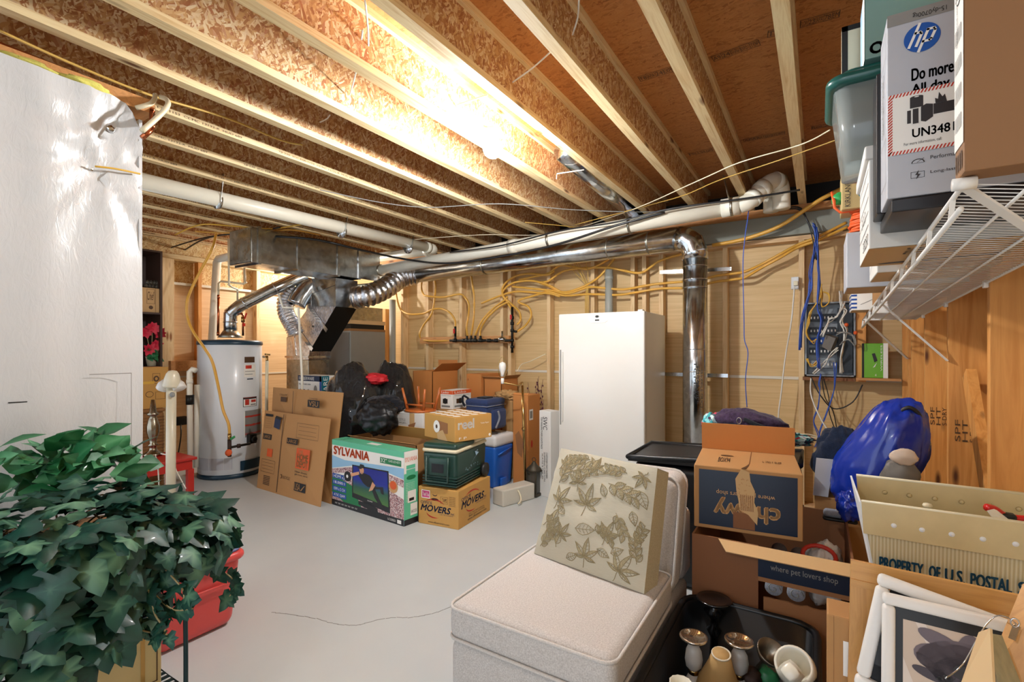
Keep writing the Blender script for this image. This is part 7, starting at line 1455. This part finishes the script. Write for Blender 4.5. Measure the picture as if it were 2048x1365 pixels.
bundle('blue network cable draped across the middle of the wiring panel', 'blue cables across the panel', [(190, 470), (200, 600), (205, 750), (215, 900), (210, 1050), (230, 1150), (205, 1300), (215, 1500)], 6, 12, 'cable_blue', .0042)
bundle('blue cable trailing below the wiring panel', 'blue cables below the panel', [(430, 1150), (400, 1300), (400, 1360), (380, 1600), (330, 1800), (390, 2000), (350, 2150)], 2, 20, 'cable_blue', .004, f=lambda l, Y: [P(1580 + x / 6.83, 580 + y / 6.83, Y=Y) for x, y in l])
bundle('blue cable hanging under the right half of the wiring panel', 'blue cables under the right half', [(620, 1000), (610, 1200), (590, 1400), (480, 1700), (400, 1950), (420, 2200)], 2, 20, 'cable_blue', .004, f=p6)
bundle('yellow network cable looping in front of the wiring panel', 'yellow cables over the panel', [(430, -60), (420, 60), (360, 180), (280, 320), (250, 460), (220, 600), (300, 720), (360, 680)], 4, 22, 'cable_yellow', .0042, f=p6)
bundle('yellow cable ring coiled above the wiring panel', 'yellow cable rings', [(420, 20), (520, 60), (530, 170), (450, 240), (420, 180), (440, 60), (400, -100)], 2, 10, 'cable_yellow', .0045, f=p6)
bundle('yellow cable arc low in the wiring panel', 'yellow arcs low in the panel', [(230, 950), (270, 1030), (340, 1020), (390, 940)], 3, 16, 'cable_yellow', .0042, f=p6)
bundle('white cable fanning down the right of the wiring panel', 'white cables in the panel', [(700, 40), (720, 200), (760, 300), (700, 420), (760, 560), (700, 800), (690, 950), (700, 1130)], 5, 28, 'cable_white', .0045, f=p6)
bundle('white cable swept diagonally across the wiring panel', 'white cables swept across the panel', [(730, 180), (650, 350), (550, 410), (500, 480), (430, 640)], 3, 22, 'cable_white', .0045, f=p6)
bundle('white cable curving out of the lower wiring panel', 'white cables leaving the panel', [(640, 800), (560, 900), (480, 1000), (330, 1130)], 3, 24, 'cable_white', .0045, f=p6)
bundle('grey cable tangled around the power adapter in the panel', 'grey tangled cables', [(650, 600), (750, 560), (860, 640), (880, 780), (780, 700), (700, 740)], 3, 30, 'cable_grey', .004, f=p6)
for x, y in ((770, 480), (895, 590)): q = p6([(x, y)], 4.86)[0]; single(MB().lathe([(.0, -.015), (.014, -.008), (.014, .01), (0, .018)], 'ink_orange', q, 12), 'wire_nut', ('upper' if y < 500 else 'lower') + ' orange wire connector right of the panel adapter', 'connector', q)
bundle('black cable arching in the gap above the wiring panel', 'black cables above the panel', [(-100, 330), (0, 320), (80, 330), (140, 420), (180, 560), (190, 700)], 4, 12, 'cable_black', .005)
pipe_thing('black_cable', 'black cable loop hanging under the wiring panel', 'cable', [P(1622, 755, Y=4.93), P(1640, 790, Y=4.9), P(1668, 818, Y=4.9), P(1705, 805, Y=4.9), P(1725, 770, Y=4.93)], .005, 'cable_black', k=6, n=6)
pipe_thing('coax_cable', 'cream cable swooping from the panel down towards the blue bag', 'cable', [P(1622, 757, Y=4.93), P(1622, 790, Y=4.9), P(1640, 835, Y=4.85), P(1665, 872, Y=4.8), P(1700, 900, Y=4.75), P(1712, 920, Y=4.7)], .006, 'cable_white', k=6, n=6)
bundle('pale cable running level along the wall behind the dark backpack', 'pale cables low on the wall', [(30, 2010), (250, 2010), (450, 2060), (700, 2060), (1000, 2080)], 3, 16, 'pex_cream', .005, f=lambda l, Y: p6([(x, y - 20) for x, y in l], 5.0))
bundle('dark cable sagging in front of the tan board under the panel', 'dark cables under the panel', [(470, 1180), (520, 1500), (560, 1700), (620, 2000)], 2, 40, 'cable_black', .004, f=lambda l, Y: p6(l, 5.0))
# wires along and under the joists
pipe_thing('black_cable', 'thick black cable sagging from the trunk duct along the long drain pipe', 'cable', [P(470, 470, Z=2.62), P(620, 478, Z=2.55), P(720, 500, Z=2.5), P(800, 517, Y=4.2), P(880, 527, Y=4.2), P(960, 520, Y=4.2), P(1100, 493, Y=4.2), P(1230, 452, Y=4.2), P(1330, 425, Y=4.25)], .012, 'cable_black', k=7, n=8)
pipe_thing('black_cable', 'second black cable alongside the long drain pipe', 'cable', [P(900, 505, Y=4.25), P(1000, 492, Y=4.22), P(1120, 462, Y=4.2), P(1230, 445, Y=4.2), P(1340, 418, Y=4.2), P(1500, 396, Y=4.25), P(1600, 380, Y=4.3)], .008, 'cable_black', k=7, n=6)
for l, m_, r_, d in [([(284, 520), (330, 500), (400, 478), (450, 470), (520, 462), (560, 455)], 'cable_black', .008, 'black cable sweeping in from behind the plastic wall edge, upper'),
                  ([(284, 545), (330, 530), (370, 500), (420, 475), (500, 468), (600, 480)], 'cable_black', .009, 'black cable sweeping in from behind the plastic wall edge, lower'),
                  ([(350, 470), (400, 450), (460, 452), (540, 458), (610, 448)], 'cable_yellow', .007, 'yellow cable crossing under the joists near the trunk duct'),
                  ([(390, 463), (440, 466), (520, 466), (580, 460), (640, 470)], 'csst_yellow', .008, 'thicker yellow cable below the thin one near the trunk duct')]:
    pipe_thing('ceiling_cable', d, 'cable', [P(x, y, Z=2.655) for x, y in l], r_, m_, k=6, n=6)
for l, m_, d in [([(640, 380), (760, 405), (860, 415), (1000, 408), (1150, 420), (1300, 424), (1380, 415)], 'cable_grey', 'thin grey wire crossing all joists below the lit bulb'),
              ([(820, 480), (960, 470), (1100, 468), (1250, 425), (1400, 360), (1480, 325), (1600, 290), (1660, 260)], 'pex_cream', 'thin white wire rising to the right under the joists'),
              ([(1150, 450), (1300, 410), (1370, 390), (1440, 360), (1560, 320), (1700, 270)], 'romex_yellow', 'yellow cable rising to the right under the joists'),
              ([(1050, 445), (1150, 455), (1220, 470), (1260, 462)], 'romex_yellow', 'short yellow cable sagging near the ends of the joists')]:
    pipe_thing('ceiling_cable', d, 'cable', [P(x, y, Z=2.672) for x, y in l], .004, m_, k=6, n=6)
pipe_thing('ceiling_cable', 'yellow cable running along the joist above the copper pipe', 'cable', [P(0, 62, Z=2.67), P(150, 130, Z=2.67), P(300, 190, Z=2.67), P(450, 235, Z=2.72), P(560, 280, Z=2.74), P(605, 290, Z=2.74)], .006, 'romex_yellow', k=6, n=6)
for x, y, x2, y2 in ((700, 190, 725, 60), (735, 140, 730, 0), (640, 245, 660, 230), (1145, 70, 1158, 0), (1025, 165, 1100, 105)):
    pipe_thing('stub_cable', 'short white cable stub poking through a joist web', 'cable', [P(x, y, Z=2.80), P((x + x2) / 2 + 4, (y + y2) / 2, Z=2.83), P(x2, y2, Z=2.83)], .004, 'cable_white', k=4, n=6, grp='white cable stubs in the joist webs')
t = T('cable_bracket', 'small white wire bracket standing off a joist right of the bulb', 'bracket', P(1140, 348, Z=2.67)); MB().tube([P(1113, 358, Z=2.62), P(1114, 348, Z=2.66), P(1168, 340, Z=2.67)], .004, 'white_paint', 6).build('wire', t)
